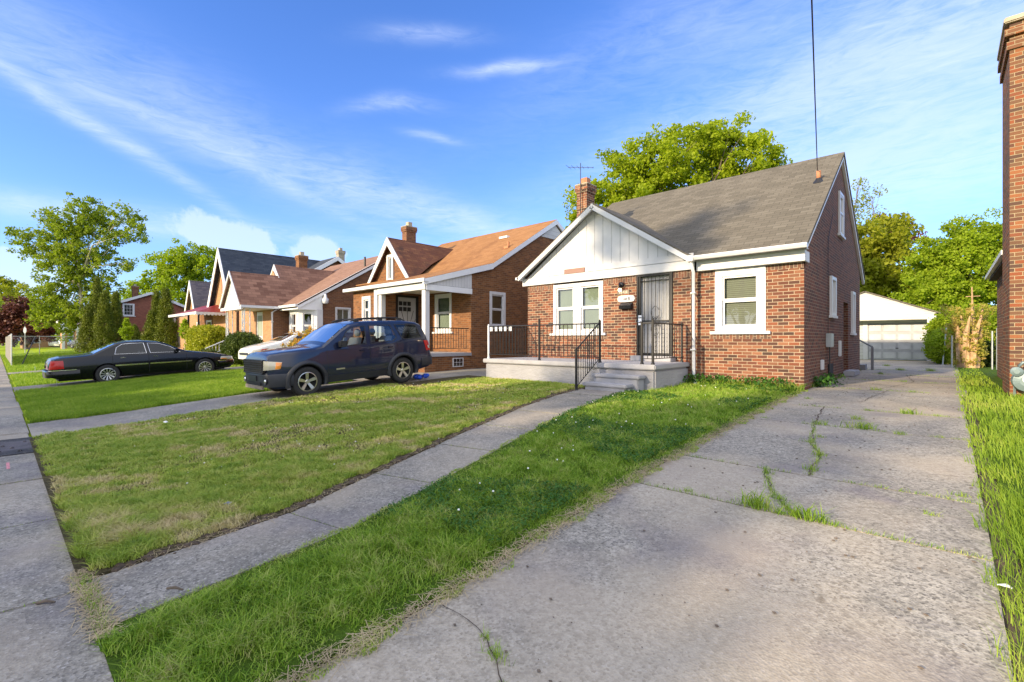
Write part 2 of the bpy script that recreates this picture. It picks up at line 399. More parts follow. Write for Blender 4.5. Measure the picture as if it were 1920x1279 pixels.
LG['grass_dry'] = leafmat('short mown grass', [(.08, .14, .02), (.17, .27, .032), (.28, .38, .05), (.42, .45, .10), (.56, .48, .24), (.62, .50, .30)], .2, scale=8, nz=.3)
LG['grass_right'] = leafmat('long verge grass', [(.08, .15, .012), (.17, .28, .020), (.28, .39, .04), (.44, .44, .12)], .35, scale=1.3, nz=.4)
LG['clover'] = leafmat('clover and weeds', [(.03, .10, .012), (.05, .14, .02), (.08, .19, .03)], .25, scale=4)

def lawnmat(name, cols, sc_=3.0):
    m, t, b = newmat(name); p = geo(t)
    n = t.noise(p, sc_, 7, .7); n2 = t.noise(p, 38, 4, .75)
    f = t.math('ADD', t.math('MULTIPLY', n, .5), t.math('MULTIPLY', n2, .5))
    k = len(cols)
    c = t.ramp(f, [(.28 + .44 * i / (k - 1), cc) for i, cc in enumerate(cols)])
    t.link(c, b.inputs['Base Color']); b.inputs['Roughness'].default_value = .95; b.inputs['Specular IOR Level'].default_value = .1
    bump(t, b, n2, .9, .05); return m
M['lawn_soil'] = lawnmat('thatch and soil', [(.03, .025, .014), (.06, .05, .028), (.12, .10, .05), (.20, .16, .09)])
M['lawn_lush'] = lawnmat('lawn base', [(.03, .05, .01), (.06, .11, .012), (.09, .16, .015), (.12, .2, .02)])
M['ground'] = lawnmat('far grass', [(.16, .25, .010), (.24, .34, .014), (.33, .42, .02), (.42, .46, .03)], .6)

# ------------------------------------------------------------------ mesh builder
class MB:
    def __init__(s, xf=None): s.v = []; s.f = []; s.xf = xf; s.sm = False
    def P(s, p):
        p = s.xf(p) if s.xf else p
        s.v.append(tuple(p)); return len(s.v) - 1
    def poly(s, pts): s.f.append([s.P(p) for p in pts])
    def box(s, x0, x1, y0, y1, z0, z1):
        if x0 > x1: x0, x1 = x1, x0
        if y0 > y1: y0, y1 = y1, y0
        if z0 > z1: z0, z1 = z1, z0
        i = [s.P(p) for p in ((x0, y0, z0), (x1, y0, z0), (x1, y1, z0), (x0, y1, z0), (x0, y0, z1), (x1, y0, z1), (x1, y1, z1), (x0, y1, z1))]
        for q in ((0, 3, 2, 1), (4, 5, 6, 7), (0, 1, 5, 4), (1, 2, 6, 5), (2, 3, 7, 6), (3, 0, 4, 7)): s.f.append([i[k] for k in q])
        return s
    def prism(s, pts, off):
        """planar outline extruded by vector off"""
        n = len(pts); a = [s.P(p) for p in pts]; b = [s.P(tuple(Vector(p) + Vector(off))) for p in pts]
        s.f.append(a[::-1]); s.f.append(b)
        for k in range(n): s.f.append([a[k], a[(k + 1) % n], b[(k + 1) % n], b[k]])
        return s
    def tube(s, pts, r, n=6, cap=True):
        pts = [Vector(p) for p in pts]; rr = r if isinstance(r, (list, tuple)) else [r] * len(pts)
        rings = []
        for i, p in enumerate(pts):
            d = (pts[min(i + 1, len(pts) - 1)] - pts[max(i - 1, 0)])
            d = d.normalized() if d.length > 1e-9 else Vector((0, 0, 1))
            a = d.cross(Vector((0, 0, 1)))
            if a.length < .05: a = d.cross(Vector((1, 0, 0)))
            a.normalize(); b = d.cross(a)
            rings.append([s.P(tuple(p + (a * math.cos(2 * PI * k / n + .4) + b * math.sin(2 * PI * k / n + .4)) * rr[i])) for k in range(n)])
        for i in range(len(rings) - 1):
            for k in range(n): s.f.append([rings[i][k], rings[i][(k + 1) % n], rings[i + 1][(k + 1) % n], rings[i + 1][k]])
        if cap: s.f.append(rings[0][::-1]); s.f.append(rings[-1])
        return s
    def lathe(s, prof, axis='z', c=(0, 0, 0), n=20, cap=True):
        rings = []
        for (r, h) in prof:
            ring = []
            for k in range(n):
                a = 2 * PI * k / n; u, v = r * math.cos(a), r * math.sin(a)
                p = (u, v, h) if axis == 'z' else ((u, h, v) if axis == 'y' else (h, u, v))
                ring.append(s.P((p[0] + c[0], p[1] + c[1], p[2] + c[2])))
            rings.append(ring)
        for i in range(len(rings) - 1):
            for k in range(n): s.f.append([rings[i][k], rings[i][(k + 1) % n], rings[i + 1][(k + 1) % n], rings[i + 1][k]])
        if cap: s.f.append(rings[0][::-1]); s.f.append(rings[-1])
        return s
    def sphere(s, c, r, n=8, sq=(1, 1, 1)):
        prof = [(max(.001, math.sin(PI * i / n)), -math.cos(PI * i / n)) for i in range(n + 1)]
        rings = []
        for (q, h) in prof:
            rings.append([s.P((c[0] + r * sq[0] * q * math.cos(2 * PI * k / n), c[1] + r * sq[1] * q * math.sin(2 * PI * k / n), c[2] + r * sq[2] * h)) for k in range(n)])
        for i in range(n):
            for k in range(n): s.f.append([rings[i][k], rings[i][(k + 1) % n], rings[i + 1][(k + 1) % n], rings[i + 1][k]])
        return s
    def build(s, name, mat, parent=None, smooth=False, bevel=0.0, local=False, recalc=True):
        org = Vector((0, 0, 0))
        if parent is not None and not local:
            r = parent
            while r.parent: r = r.parent
            org = r.location
        me = bpy.data.meshes.new(name)
        vs = [(v[0] - org.x, v[1] - org.y, v[2] - org.z) for v in s.v]
        me.from_pydata(vs, [], s.f)
        if recalc or bevel:
            bm = bmesh.new(); bm.from_mesh(me)
            if bevel:
                bmesh.ops.remove_doubles(bm, verts=bm.verts, dist=1e-5)
                es = [e for e in bm.edges if len(e.link_faces) == 2 and e.calc_face_angle(0) > .6]
                bmesh.ops.bevel(bm, geom=es, offset=bevel, segments=2, affect='EDGES', clamp_overlap=True)
            if recalc: bmesh.ops.recalc_face_normals(bm, faces=bm.faces)
            bm.to_mesh(me); bm.free()
        boxuv(me, org)
        if smooth: me.polygons.foreach_set('use_smooth', [True] * len(me.polygons))
        me.materials.append(mat)
        o = bpy.data.objects.new(name, me); COL.objects.link(o)
        if parent is not None: o.parent = parent
        return o
def boxuv(me, org):
    if not me.polygons: return
    uvl = me.uv_layers.new(name='UVMap')
    n = len(me.loops); out = np.zeros((n, 2))
    co = np.zeros(len(me.vertices) * 3); me.vertices.foreach_get('co', co); co = co.reshape(-1, 3) + np.array(org)
    for p in me.polygons:
        nn = p.normal
        if abs(nn.z) > .97: tx = np.array((1., 0, 0)); ty = np.array((0, 1., 0))
        else:
            a = Vector((0, 0, 1)).cross(nn).normalized(); b = nn.cross(a)
            if b.z < 0: b = -b
            tx = np.array(a); ty = np.array(b)
        for li in p.loop_indices:
            c = co[me.loops[li].vertex_index]; out[li] = (c @ tx, c @ ty)
    uvl.data.foreach_set('uv', out.ravel())
def npmesh(name, V, F, mat, parent=None, rnd=None, org=None):
    """V (n,3), F (m,k) -> one mesh object; rnd one value per vertex"""
    me = bpy.data.meshes.new(name)
    if parent is not None and org is None:
        r = parent
        while r.parent: r = r.parent
        org = np.array(r.location)
    if org is not None: V = V - org
    m, k = F.shape
    me.vertices.add(len(V)); me.vertices.foreach_set('co', V.astype(np.float32).ravel())
    me.loops.add(m * k); me.loops.foreach_set('vertex_index', F.astype(np.int32).ravel())
    me.polygons.add(m); me.polygons.foreach_set('loop_start', np.arange(0, m * k, k, dtype=np.int32))
    me.update(calc_edges=True)
    if rnd is not None:
        a = me.attributes.new('rnd', 'FLOAT', 'POINT'); a.data.foreach_set('value', rnd.astype(np.float32))
    me.materials.append(mat)
    o = bpy.data.objects.new(name, me); COL.objects.link(o)
    if parent is not None: o.parent = parent
    return o
def thing(name, label, cat, loc=(0, 0, 0), group=None, rot=(0, 0, 0)):
    o = bpy.data.objects.new(name, None); COL.objects.link(o); o.location = loc; o.rotation_euler = rot
    o.empty_display_size = .3
    o['label'] = label; o['category'] = cat
    if group: o['group'] = group
    return o
def tag(o, label, cat, group=None):
    o['label'] = label; o['category'] = cat
    if group: o['group'] = group
    return o
def struct(o): o['kind'] = 'structure'; return o
def stuff(o, label=None, cat=None):
    o['kind'] = 'stuff'
    if label: o['label'] = label; o['category'] = cat
    return o
def XF(Y): return lambda p: (p[0], Y - p[1], p[2])          # wall facing the street (-Y): u, out, z
def XR(X): return lambda p: (X + p[1], p[0], p[2])          # wall facing +X
def XL(X): return lambda p: (X - p[1], p[0], p[2])          # wall facing -X

def wall_panel(mb, u0, u1, v0, v1, holes=(), depth=.12):
    us = sorted(set([u0, u1] + [h[0] for h in holes] + [h[1] for h in holes]))
    vs = sorted(set([v0, v1] + [h[2] for h in holes] + [h[3] for h in holes]))
    for i in range(len(us) - 1):
        for j in range(len(vs) - 1):
            cu, cv = (us[i] + us[i + 1]) / 2, (vs[j] + vs[j + 1]) / 2
            if any(h[0] < cu < h[1] and h[2] < cv < h[3] for h in holes): continue
            mb.poly([(us[i], 0, vs[j]), (us[i + 1], 0, vs[j]), (us[i + 1], 0, vs[j + 1]), (us[i], 0, vs[j + 1])])
    for (a, b, c, d) in holes:
        mb.poly([(a, 0, c), (a, -depth, c), (a, -depth, d), (a, 0, d)]); mb.poly([(b, 0, c), (b, 0, d), (b, -depth, d), (b, -depth, c)])
        mb.poly([(a, 0, c), (b, 0, c), (b, -depth, c), (a, -depth, c)]); mb.poly([(a, 0, d), (a, -depth, d), (b, -depth, d), (b, 0, d)])

def window(parent, xf, u0, u1, v0, v1, cols=1, casing=.09, sill=True, blind='blind', pane='pane', inset=.07, proud=.02, mull=.16, hung=True, muntin=None, frame_mat='white_vinyl'):
    """window > sill, sash, pane, blind"""
    m = MB(xf); c = casing
    m.box(u0, u0 + c, -inset, proud, v0, v1); m.box(u1 - c, u1, -inset, proud, v0, v1)
    m.box(u0 + c, u1 - c, -inset, proud - .004, v1 - c, v1); m.box(u0 + c, u1 - c, -inset, proud - .004, v0, v0 + c * .7)
    iw = (u1 - u0 - 2 * c); bays = []
    if cols == 2:
        mid = (u0 + u1) / 2; m.box(mid - mull / 2, mid + mull / 2, -inset, proud - .008, v0 + c * .7, v1 - c)
        bays = [(u0 + c, mid - mull / 2), (mid + mull / 2, u1 - c)]
    else: bays = [(u0 + c, u1 - c)]
    w = m.build('window', M[frame_mat], parent, bevel=.004); sh = .062 if inset == 0 else 0.0
    za, zb = v0 + c * .7, v1 - c; zm = (za + zb) / 2; s = .045
    for (a, b) in bays:
        q = MB(xf)
        for (lo, hi, dd) in (((za, zm + .02, -.035 + sh * .8), (zm + .02, zb, -.012 + sh * .8)) if hung else ((za, zb, -.02 + sh * .8),)):
            q.box(a, a + s, dd - .03, dd, lo, hi); q.box(b - s, b, dd - .03, dd, lo, hi)
            q.box(a + s, b - s, dd - .03, dd - .002, lo, lo + s); q.box(a + s, b - s, dd - .03, dd - .002, hi - s, hi)
        if muntin:
            nx, nz = muntin
            for i in range(1, nx): xx = a + (b - a) * i / nx; q.box(xx - .012, xx + .012, -.04 + sh * .9, -.008 + sh * .9, za + s, zb - s)
            for j in range(1, nz): zz = za + (zb - za) * j / nz; q.box(a + s, b - s, -.041 + sh * .9, -.009 + sh * .9, zz - .012, zz + .012)
        q.build('sash', M[frame_mat], w)
        pw, bw_ = (-.052, -.115) if not sh else (.012, .004)
        q = MB(xf); q.poly([(a, pw, za), (b, pw, za), (b, pw, zb), (a, pw, zb)]); q.build('pane', M[pane], w)
        q = MB(xf); q.poly([(a, bw_, za), (b, bw_, za), (b, bw_, zb), (a, bw_, zb)])
        q.build('blind', M[blind] if blind else M['dark'], w)
    if sill:
        q = MB(xf); q.box(u0 - .1, u1 + .1, -.02, .075, v0 - .07, v0 - .002); q.build('sill', M['white'], w, bevel=.006)
    return w

def roof_slab(pts, th=.06):
    m = MB(); n = (Vector(pts[1]) - Vector(pts[0])).cross(Vector(pts[2]) - Vector(pts[0])).normalized()
    if n.z < 0: n = -n
    m.prism(pts, tuple(-n * th)); return m

# ------------------------------------------------------------------ the setting: ground, street, pavements
def ygrid_sheet(m, left, right, y0, y1, dz, extra=()):
    """strip between two x(y) functions following the terrain"""
    ys = sorted(set([y0, y1] + [k for k in KY if y0 < k < y1] + [e for e in extra if y0 < e < y1]))
    fine = []
    for a, b in zip(ys[:-1], ys[1:]):
        n = max(1, int((b - a) / .5)) if b - a < 30 else 1
        fine += [a + (b - a) * i / n for i in range(n)]
    fine.append(ys[-1])
    for a, b in zip(fine[:-1], fine[1:]):
        m.poly([(left(a), a, gz(a) + dz), (right(a), a, gz(a) + dz), (right(b), b, gz(b) + dz), (left(b), b, gz(b) + dz)])
g = MB()
for (xa, xb) in ((-1500, -60), (-60, 40), (40, 1500)):
    ys = [-1500, -100, -30, -11.2, -4.0, .4, 1.7, 4.2, 7, 9, 11.5, 40, 400, 1500]
    for a, b in zip(ys[:-1], ys[1:]):
        g.poly([(xa, a, gz(a) - .02), (xb, a, gz(a) - .02), (xb, b, gz(b) - .02), (xa, b, gz(b) - .02)])
struct(g.build('ground', M['ground'], recalc=False))
s = MB(); s.box(-400, 400, -10.8, -4.3, -.9, -.60 + .045); struct(s.build('road', M['asphalt']))
WSIDE = .40   # north edge of the sidewalk
s = MB()
joints = [.9, -.6, -2.1, -4.08, -5.9, -7.7, -9.4]
xs = [6] + joints + [-11.69]
x = -13.2
while x > -30: xs.append(x); x -= 1.52
for a, b in zip(xs[:-1], xs[1:]):
    s.box(b + .008, a - .008, -1.15, WSIDE + random.uniform(-.02, .02), -.75, -.54 + .012 + random.uniform(0, .008))
s.box(-120, xs[-1] - .008, -1.15, WSIDE, -.75, -.53)
struct(s.build('sidewalk', M['walk'], bevel=.006))
s = MB(); s.box(-11.05, -9.55, -1.1, WSIDE + .05, -.54, -.52 + .006); o = struct(s.build('asphalt_patch', M['asphalt']))
s = MB(); s.box(-9.0, -8.55, .10, .13, -.54, -.5205); struct(s.build('pink_paint_mark', plain('faded pink marking paint', (.55, .22, .24), .9, var=.4, vscale=30)))
s = MB()
for k in range(9):
    a = random.uniform(-11.2, -9.3); s.sphere((a, random.uniform(-.1, .5), -.516), random.uniform(.01, .03), 5)
stuff(s.build('patch_crumbs', M['asphalt']), 'black asphalt crumbs scattered round the sidewalk patch', 'gravel')

# driveway of the near house: slabs parted by open joints
jy = [-4.0, -1.2, 4.07, 5.18, 7.68, 9.3, 12.6, 15.6, 18.6, 21.5, 24.6, 27.5, 31.9]
DL, DR = -2.20, .21
s = MB()
for a, b in zip(jy[:-1], jy[1:]):
    xr = DR + (0.1 if a > 12 else 0)
    ygrid_sheet(s, lambda y: DL, lambda y, xr=xr: xr, a + .009, b - .009, .012)
o = s.build('driveway', M['concrete'], recalc=False); struct(o)
md = o.modifiers.new('thick', 'SOLIDIFY'); md.thickness = .06; md.offset = -1
s = MB(); s.box(DL - 2.3, DL - .008, 22.0, 31.9, -.04, .014); struct(s.build('rear_pavement', M['concrete']))
# soil showing in joints under slabs
s = MB(); ygrid_sheet(s, lambda y: DL - .10, lambda y: DR + .12, -1, 32, -.012); struct(s.build('driveway_bed', M['soil'], recalc=False))
# hairline cracks
def crack(pts, wd=.012, name='crack'):
    m = MB(); P = []
    for a, b in zip(pts[:-1], pts[1:]):
        L = math.dist(a, b); n = max(2, int(L / .07))
        for i in range(n):
            f = i / n; j = .018
            P.append((a[0] + (b[0] - a[0]) * f + random.uniform(-j, j), a[1] + (b[1] - a[1]) * f + random.uniform(-j, j)))
    P.append(pts[-1])
    L, Rr = [], []
    for i, p in enumerate(P):
        q0, q1 = P[max(0, i - 1)], P[min(len(P) - 1, i + 1)]
        d = Vector((q1[0] - q0[0], q1[1] - q0[1])).normalized(); nrm = Vector((-d.y, d.x)) * wd * random.uniform(.35, 1.0) / 2
        L.append((p[0] + nrm.x, p[1] + nrm.y, gz(p[1]) + .0205)); Rr.append((p[0] - nrm.x, p[1] - nrm.y, gz(p[1]) + .0205))
    for i in range(len(P) - 1): m.poly([L[i], L[i + 1], Rr[i + 1], Rr[i]])
    return m
cm = MB()
for pts, wd in (([(-1.36, 7.68), (-1.16, 6.46), (-1.0, 6.02), (-.96, 5.18)], .014), ([(-1.34, 5.18), (-1.15, 4.63), (-.93, 4.2), (-.81, 4.07)], .011),
               ([(-2.2, 1.74), (-2.1, 1.75), (-1.91, 1.72), (-1.73, 1.70), (-1.58, 1.62), (-1.42, 1.5), (-1.25, 1.2)], .009), ([(-1.9, 9.3), (-1.1, 10.3), (-.9, 12.6)], .016),
               ([(-1.1, 12.6), (-.6, 15.6), (-.9, 18.6)], .018), ([(-.95, 5.9), (-.3, 5.8), (.2, 5.95)], .006), ([(-1.36, 7.7), (-1.5, 9.3)], .02)):
    c = crack(pts, wd); k = len(cm.v); cm.v += c.v; cm.f += [[i + k for i in f] for f in c.f]
struct(cm.build('driveway_crack', M['soil'], recalc=False))

# front walk, bending towards the steps
WLy = [.42, 1.74, 2.77, 3.88, 6.3, 8.0, 9.05]; WLx = [-4.18, -4.25, -4.55, -4.84, -5.62, -6.05, -6.14]
WRy = [.39, 1.88, 2.84, 4.04, 6.5, 8.63, 9.05]; WRx = [-3.44, -3.51, -3.72, -4.0, -4.72, -5.08, -5.06]
wl = lambda y: float(np.interp(y, WLy, WLx)); wr = lambda y: float(np.interp(y, WRy, WRx))
s = MB()
wj = [(.40, .36), (1.75, 1.88), (2.78, 2.95), (3.9, 4.05), (5.01, 5.19), (6.21, 6.33), (7.4, 7.5), (8.3, 8.42), (9.04, 9.04)]
for (a0, a1), (b0, b1) in zip(wj[:-1], wj[1:]):
    zo = random.uniform(.012, .022); n = 6
    for i in range(n):
        f0, f1 = i / n, (i + 1) / n; e = .008
        ya, yb = a0 + e + (b0 - a0 - 2 * e) * f0, a0 + e + (b0 - a0 - 2 * e) * f1
        yc, yd = a1 + e + (b1 - a1 - 2 * e) * f0, a1 + e + (b1 - a1 - 2 * e) * f1
        s.poly([(wl(ya), ya, gz(ya) + zo), (wr(yc), yc, gz(yc) + zo), (wr(yd), yd, gz(yd) + zo), (wl(yb), yb, gz(yb) + zo)])
o = struct(s.build('front_walk', M['walk'], recalc=False)); md = o.modifiers.new('thick', 'SOLIDIFY'); md.thickness = .07; md.offset = -1
s = MB(); ygrid_sheet(s, lambda y: wl(y) - .12, lambda y: wr(y) + .02, .3, 9.1, -.008, [1, 2, 3, 5, 6]); struct(s.build('walk_bed', M['soil'], recalc=False))

# neighbours' driveways
s = MB(); ygrid_sheet(s, lambda y: -12.75 + max(0, .3 * (1 - y / 4)) * -1, lambda y: -10.95, .42, 30, .012, [1, 2, 3]); o = struct(s.build('second_driveway', M['walk'], recalc=False))
s = MB(); ygrid_sheet(s, lambda y: -13.6, lambda y: -10.0, 7.2, 30, .022, [1, 2, 3]); struct(s.build('second_driveway_apron', M['walk'], recalc=False))
s = MB(); ygrid_sheet(s, lambda y: -23.4, lambda y: -21.1, .42, 30, .012, [1, 2, 3]); struct(s.build('third_driveway', M['walk'], recalc=False))
s = MB(); ygrid_sheet(s, lambda y: -34.0, lambda y: -32.3, .42, 30, .012, [1, 2, 3]); struct(s.build('fourth_driveway', M['walk'], recalc=False))

# lawn soils, a little higher than the paving
s = MB(); ygrid_sheet(s, lambda y: -10.9, lambda y: wl(y) - .035, .375, 9.9, .028, [i * .5 for i in range(1, 20)]); o = struct(s.build('front_lawn', M['lawn_soil'], recalc=False))
md = o.modifiers.new('thick', 'SOLIDIFY'); md.thickness = .06; md.offset = -1
s = MB(); ygrid_sheet(s, lambda y: wr(y) + .02, lambda y: DL - .03, .375, 9.04, .02, [i * .5 for i in range(1, 20)])
ygrid_sheet(s, lambda y: -5.0, lambda y: DL - .03, 9.04, 11.6, .02); struct(s.build('lawn_strip', M['lawn_lush'], recalc=False))
s = MB(); ygrid_sheet(s, lambda y: DR + .12, lambda y: 8, .45, 40, .015); struct(s.build('side_lawn', M['lawn_lush'], recalc=False))
s = MB(); ygrid_sheet(s, lambda y: -21.1, lambda y: -13.05, .42, 9.7, .015); struct(s.build('second_lawn', M['ground'], recalc=False))

# ------------------------------------------------------------------ the near house: brick bungalow with white front gable
H = thing('brick_house', 'near red brick bungalow with white front gable, grey porch and barred door', 'house', (-6, 11.5, 0))
YF, YM, XS = 11.5, 11.62, -2.23
XLFT = -9.85
m = MB(XF(YF)); wall_panel(m, XLFT, -4.6, -.6, 2.62, [(-8.80, -7.10, 1.29, 2.62), (-6.04, -5.06, .55, 2.62)])
front = m.build('wall', M['brick1'], H, recalc=False)
m = MB(XF(YM)); wall_panel(m, -4.6, XS, -.6, 2.62, [(-4.05, -2.99, 1.29, 2.62)])
m.build('wall', M['brick1'], H, recalc=False)
m = MB(XF(YF)); 
for yw_, a, b in ((YF, XLFT, -8.80), (YF, -7.10, -6.04), (YF, -5.06, -4.6), (YM, -4.6, -4.05), (YM, -2.99, XS)):
    m = MB(XF(yw_)); m.box(a, b, -.1, .0, 2.62, 2.79); m.build('soldier_course', M['soldier1'], H, recalc=False)
m = MB(XF(YF)); m.box(-8.95, -6.95, -.02, .004, 1.10, 1.22); m.build('brick_sill_course', M['soldier1'], H); m = MB(XF(YM)); m.box(-4.2, -2.85, -.02, .004, 1.10, 1.22); m.build('brick_sill_course', M['soldier1'], H)
# step between the two front planes, left side wall and rear
m = MB(); m.poly([(-4.6, YF, -.6), (-4.6, YM, -.6), (-4.6, YM, 2.79), (-4.6, YF, 2.79)]); m.build('wall_return', M['brick1'], H, recalc=False)
YB, YR, ZE, ZR = 20.4, 16.3, 3.10, 6.42
SL = (ZR - ZE) / (YR - 11.4)
ztop = lambda y: (ZE + (y - 11.4) * SL if y < YR else ZR - (y - YR) * SL) - .07
m = MB(XR(XS)); dY0, dY1 = 16.85, 17.75
wall_panel(m, YM, YB, -.6, 2.79, [(14.60, 15.28, 1.72, 2.79), (18.30, 18.9, 1.30, 2.62), (dY0, dY1, .18, 2.2)], .18)
m.poly([(YM, 0, 2.79), (YB, 0, 2.79), (YB, 0, ztop(YB)), (YR, 0, ztop(YR)), (YM, 0, ztop(YM))])
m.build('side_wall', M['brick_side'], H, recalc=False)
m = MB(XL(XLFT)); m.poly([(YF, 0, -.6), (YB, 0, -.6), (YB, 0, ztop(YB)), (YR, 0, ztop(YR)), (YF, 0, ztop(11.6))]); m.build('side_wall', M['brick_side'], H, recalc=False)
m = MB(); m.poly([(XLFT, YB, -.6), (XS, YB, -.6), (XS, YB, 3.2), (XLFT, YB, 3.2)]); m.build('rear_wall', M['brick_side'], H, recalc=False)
# main roof
ov = .06
zz_ = lambda y: ZE - .08 + (y - 11.28) * (ZR - ZE + .08) / (YR - 11.28)
m = roof_slab([(-4.46, 11.28, ZE - .08), (XS + .10, 11.28, ZE - .08), (XS + .10, YR, ZR), (-9.62, YR, ZR), (-9.86, 11.9, zz_(11.9)), (-5.2, 11.9, zz_(11.9))], .07)
m2 = roof_slab([(-9.62, YR, ZR), (XS + .10, YR, ZR), (XS + .10, 20.95, ZR - (20.95 - YR) * SL), (-9.9, 20.95, ZR - (20.95 - YR) * SL)], .07)
k = len(m.v); m.v += m2.v; m.f += [[i + k for i in f] for f in m2.f]
roof = m.build('roof', M['shingle1'], H)
# front gable roof
GX, GZ, GE, GL_, GR_ = -7.27, 4.90, 3.08, -10.06, -4.48
yi = 11.4 + (GZ - ZE) / SL
m = roof_slab([(GL_, 11.22, GE), (GX, 11.22, GZ), (GX, yi + .12, GZ), (GL_, 11.55, GE)], .05)
m2 = roof_slab([(GX, 11.22, GZ), (GR_, 11.22, GE), (GR_, 11.45, GE + .02), (GX, yi + .12, GZ)], .05)
k = len(m.v); m.v += m2.v; m.f += [[i + k for i in f] for f in m2.f]
m.build('gable_roof', M['shingle1'], H)
# gable face with battens
m = MB(XF(YF)); m.prism([(GL_ + .22, .03, 3.0), (GR_ - .14, .03, 3.0), (GR_ - .14, .03, GE - .05), (GX, .03, GZ - .07), (GL_ + .22, .03, GE - .05)], (0, -.06, 0)); 
gf = m.build('gable_face', M['white'], H)
m = MB(XF(YF)); xx = -9.5
while xx < -4.8:
    zt = GZ - .18 - abs(xx - GX) * (GZ - GE) / (GX - GL_) if xx < GX else GZ - .18 - abs(xx - GX) * (GZ - GE) / (GR_ - GX)
    if zt > 3.22: m.box(xx - .007, xx + .007, .03, .034, 3.19, zt)
    xx += .27
m.build('panel_grooves', plain('grey groove', (.38, .38, .40), .8), gf)
m = MB(XF(YF)); m.box(-10.02, -4.50, .03, .075, 2.79, 3.01); m.build('frieze', M['white'], H, bevel=.006)
m = MB(XF(YF)); m.box(-7.62, -4.52, .046, .062, 3.03, 3.19); m.box(-9.0, -8.38, .046, .062, 3.03, 3.17); m.build('trim_board', M['white'], H)
m = MB(XF(YF)); m.box(-8.37, -7.66, .046, .056, 3.03, 3.17); m.build('bare_board', M['brownboard'], H)
m = MB(XF(YM)); m.box(-4.46, XS + .045, .0, .16, 2.74, 2.972); m.xf = XR(XS); m.box(YM - .0, YM + .30, .003, .045, 2.74, 2.972); m.build('frieze', M['white'], H, bevel=.006)
# rake boards of the gable
m = MB(XF(YF))
for s_, xe in ((-1, GL_), (1, GR_)):
    d = Vector((xe - GX, 0, GE - GZ)).normalized(); nn = Vector((d.z, 0, -d.x)) * (1 if s_ > 0 else -1)
    nn = -nn if nn.z > 0 else nn
    a = Vector((GX, .30, GZ - .045)); b = Vector((xe, .30, GE - .045))
    m.prism([tuple(a), tuple(b), tuple(b + nn * .11), tuple(a + nn * .13)], (0, -.035, 0))
    m.prism([tuple(a + Vector((0, -.036, -.012))), tuple(b + Vector((0, -.036, -.012))), tuple(b + Vector((0, -.036, -.03))), tuple(a + Vector((0, -.036, -.03)))], (0, -.23, 0))
m.box(GX - .03, GX + .03, .262, .302, GZ - .17, GZ - .04)
m.build('rake_board', M['white'], H)
# gutter, downspouts, side rakes
m = MB(); m.prism([(-4.55, 11.28, 3.07), (-4.55, 11.17, 3.07), (-4.55, 11.15, 3.03), (-4.55, 11.18, 2.975), (-4.55, 11.28, 2.975)], (2.45, 0, 0))
m.box(-4.55, XS + .10, 11.28, 11.52, 2.975, 2.99); m.build('gutter', M['white_vinyl'], H)
m = MB(); m.prism([(-10.12, 11.20, 3.06), (-10.12, 11.55, 3.06), (-10.12, 11.55, 2.96), (-10.12, 11.20, 2.98)], (.12, 0, 0)); m.build('gutter', M['white_vinyl'], H)
def downspout(pts, parent, mat='white_vinyl', r=.042):
    m = MB(); m.tube(pts, r, 8); 
    for z in (pts[1][2] * .8 + pts[2][2] * .2, pts[1][2] * .25 + pts[2][2] * .75): m.box(pts[1][0] - .055, pts[1][0] + .055, pts[1][1] - .05, pts[1][1] + .06, z - .02, z + .02)
    return m.build('downspout', M[mat], parent, smooth=True)
downspout([(-4.50, 11.22, 2.96), (-4.50, 11.38, 2.70), (-4.50, 11.41, .22), (-4.47, 11.38, .12), (-4.36, 11.15, .03)], H)
m = MB(); m.box(-4.58, -4.42, 11.13, 11.30, 2.94, 3.085); m.build('gutter_corner', M['white_vinyl'], H, bevel=.01)
m = MB(XR(XS))
def rake(y0, z0, y1, z1, wd, o0, o1):
    m.prism([(y0, o0, z0 - .06), (y1, o0, z1 - .06), (y1, o0, z1 - .06 - wd), (y0, o0, z0 - .06 - wd)], (0, o1 - o0, 0))
rake(11.55, ZE + .11, YR, ZR, .15, .004, .075); rake(YR, ZR, 20.95, ZR - 4.65 * SL, .15, .004, .075)
m.build('rake_board', M['trim_blue'], H)
# windows
w1 = window(H, XF(YF), -8.82, -7.08, 1.28, 2.74, cols=2, blind='curtain', mull=.26, casing=.11)
window(H, XF(YM), -4.07, -2.97, 1.28, 2.73, blind='blind', casing=.16)
window(H, XR(XS), 14.60, 15.28, 1.72, 2.74, casing=.09, proud=.06)
window(H, XR(XS), 18.30, 18.9, 1.30, 2.62, casing=.09, proud=.06)
window(H, XR(XS), 15.92, 16.62, 4.05, 5.25, casing=.08, proud=.05, inset=0)
for sl_ in ((14.5, 15.4, 2.74), ): pass
m = MB(XR(XS)); m.box(dY0, dY1, -.20, -.14, .18, 2.2); m.build('side_door', M['dark'], H)
m = MB(XR(XS)); m.box(dY0 - .1, dY1 + .1, .004, .28, .02, .17); m.build('side_step', M['slab'], H, bevel=.02)
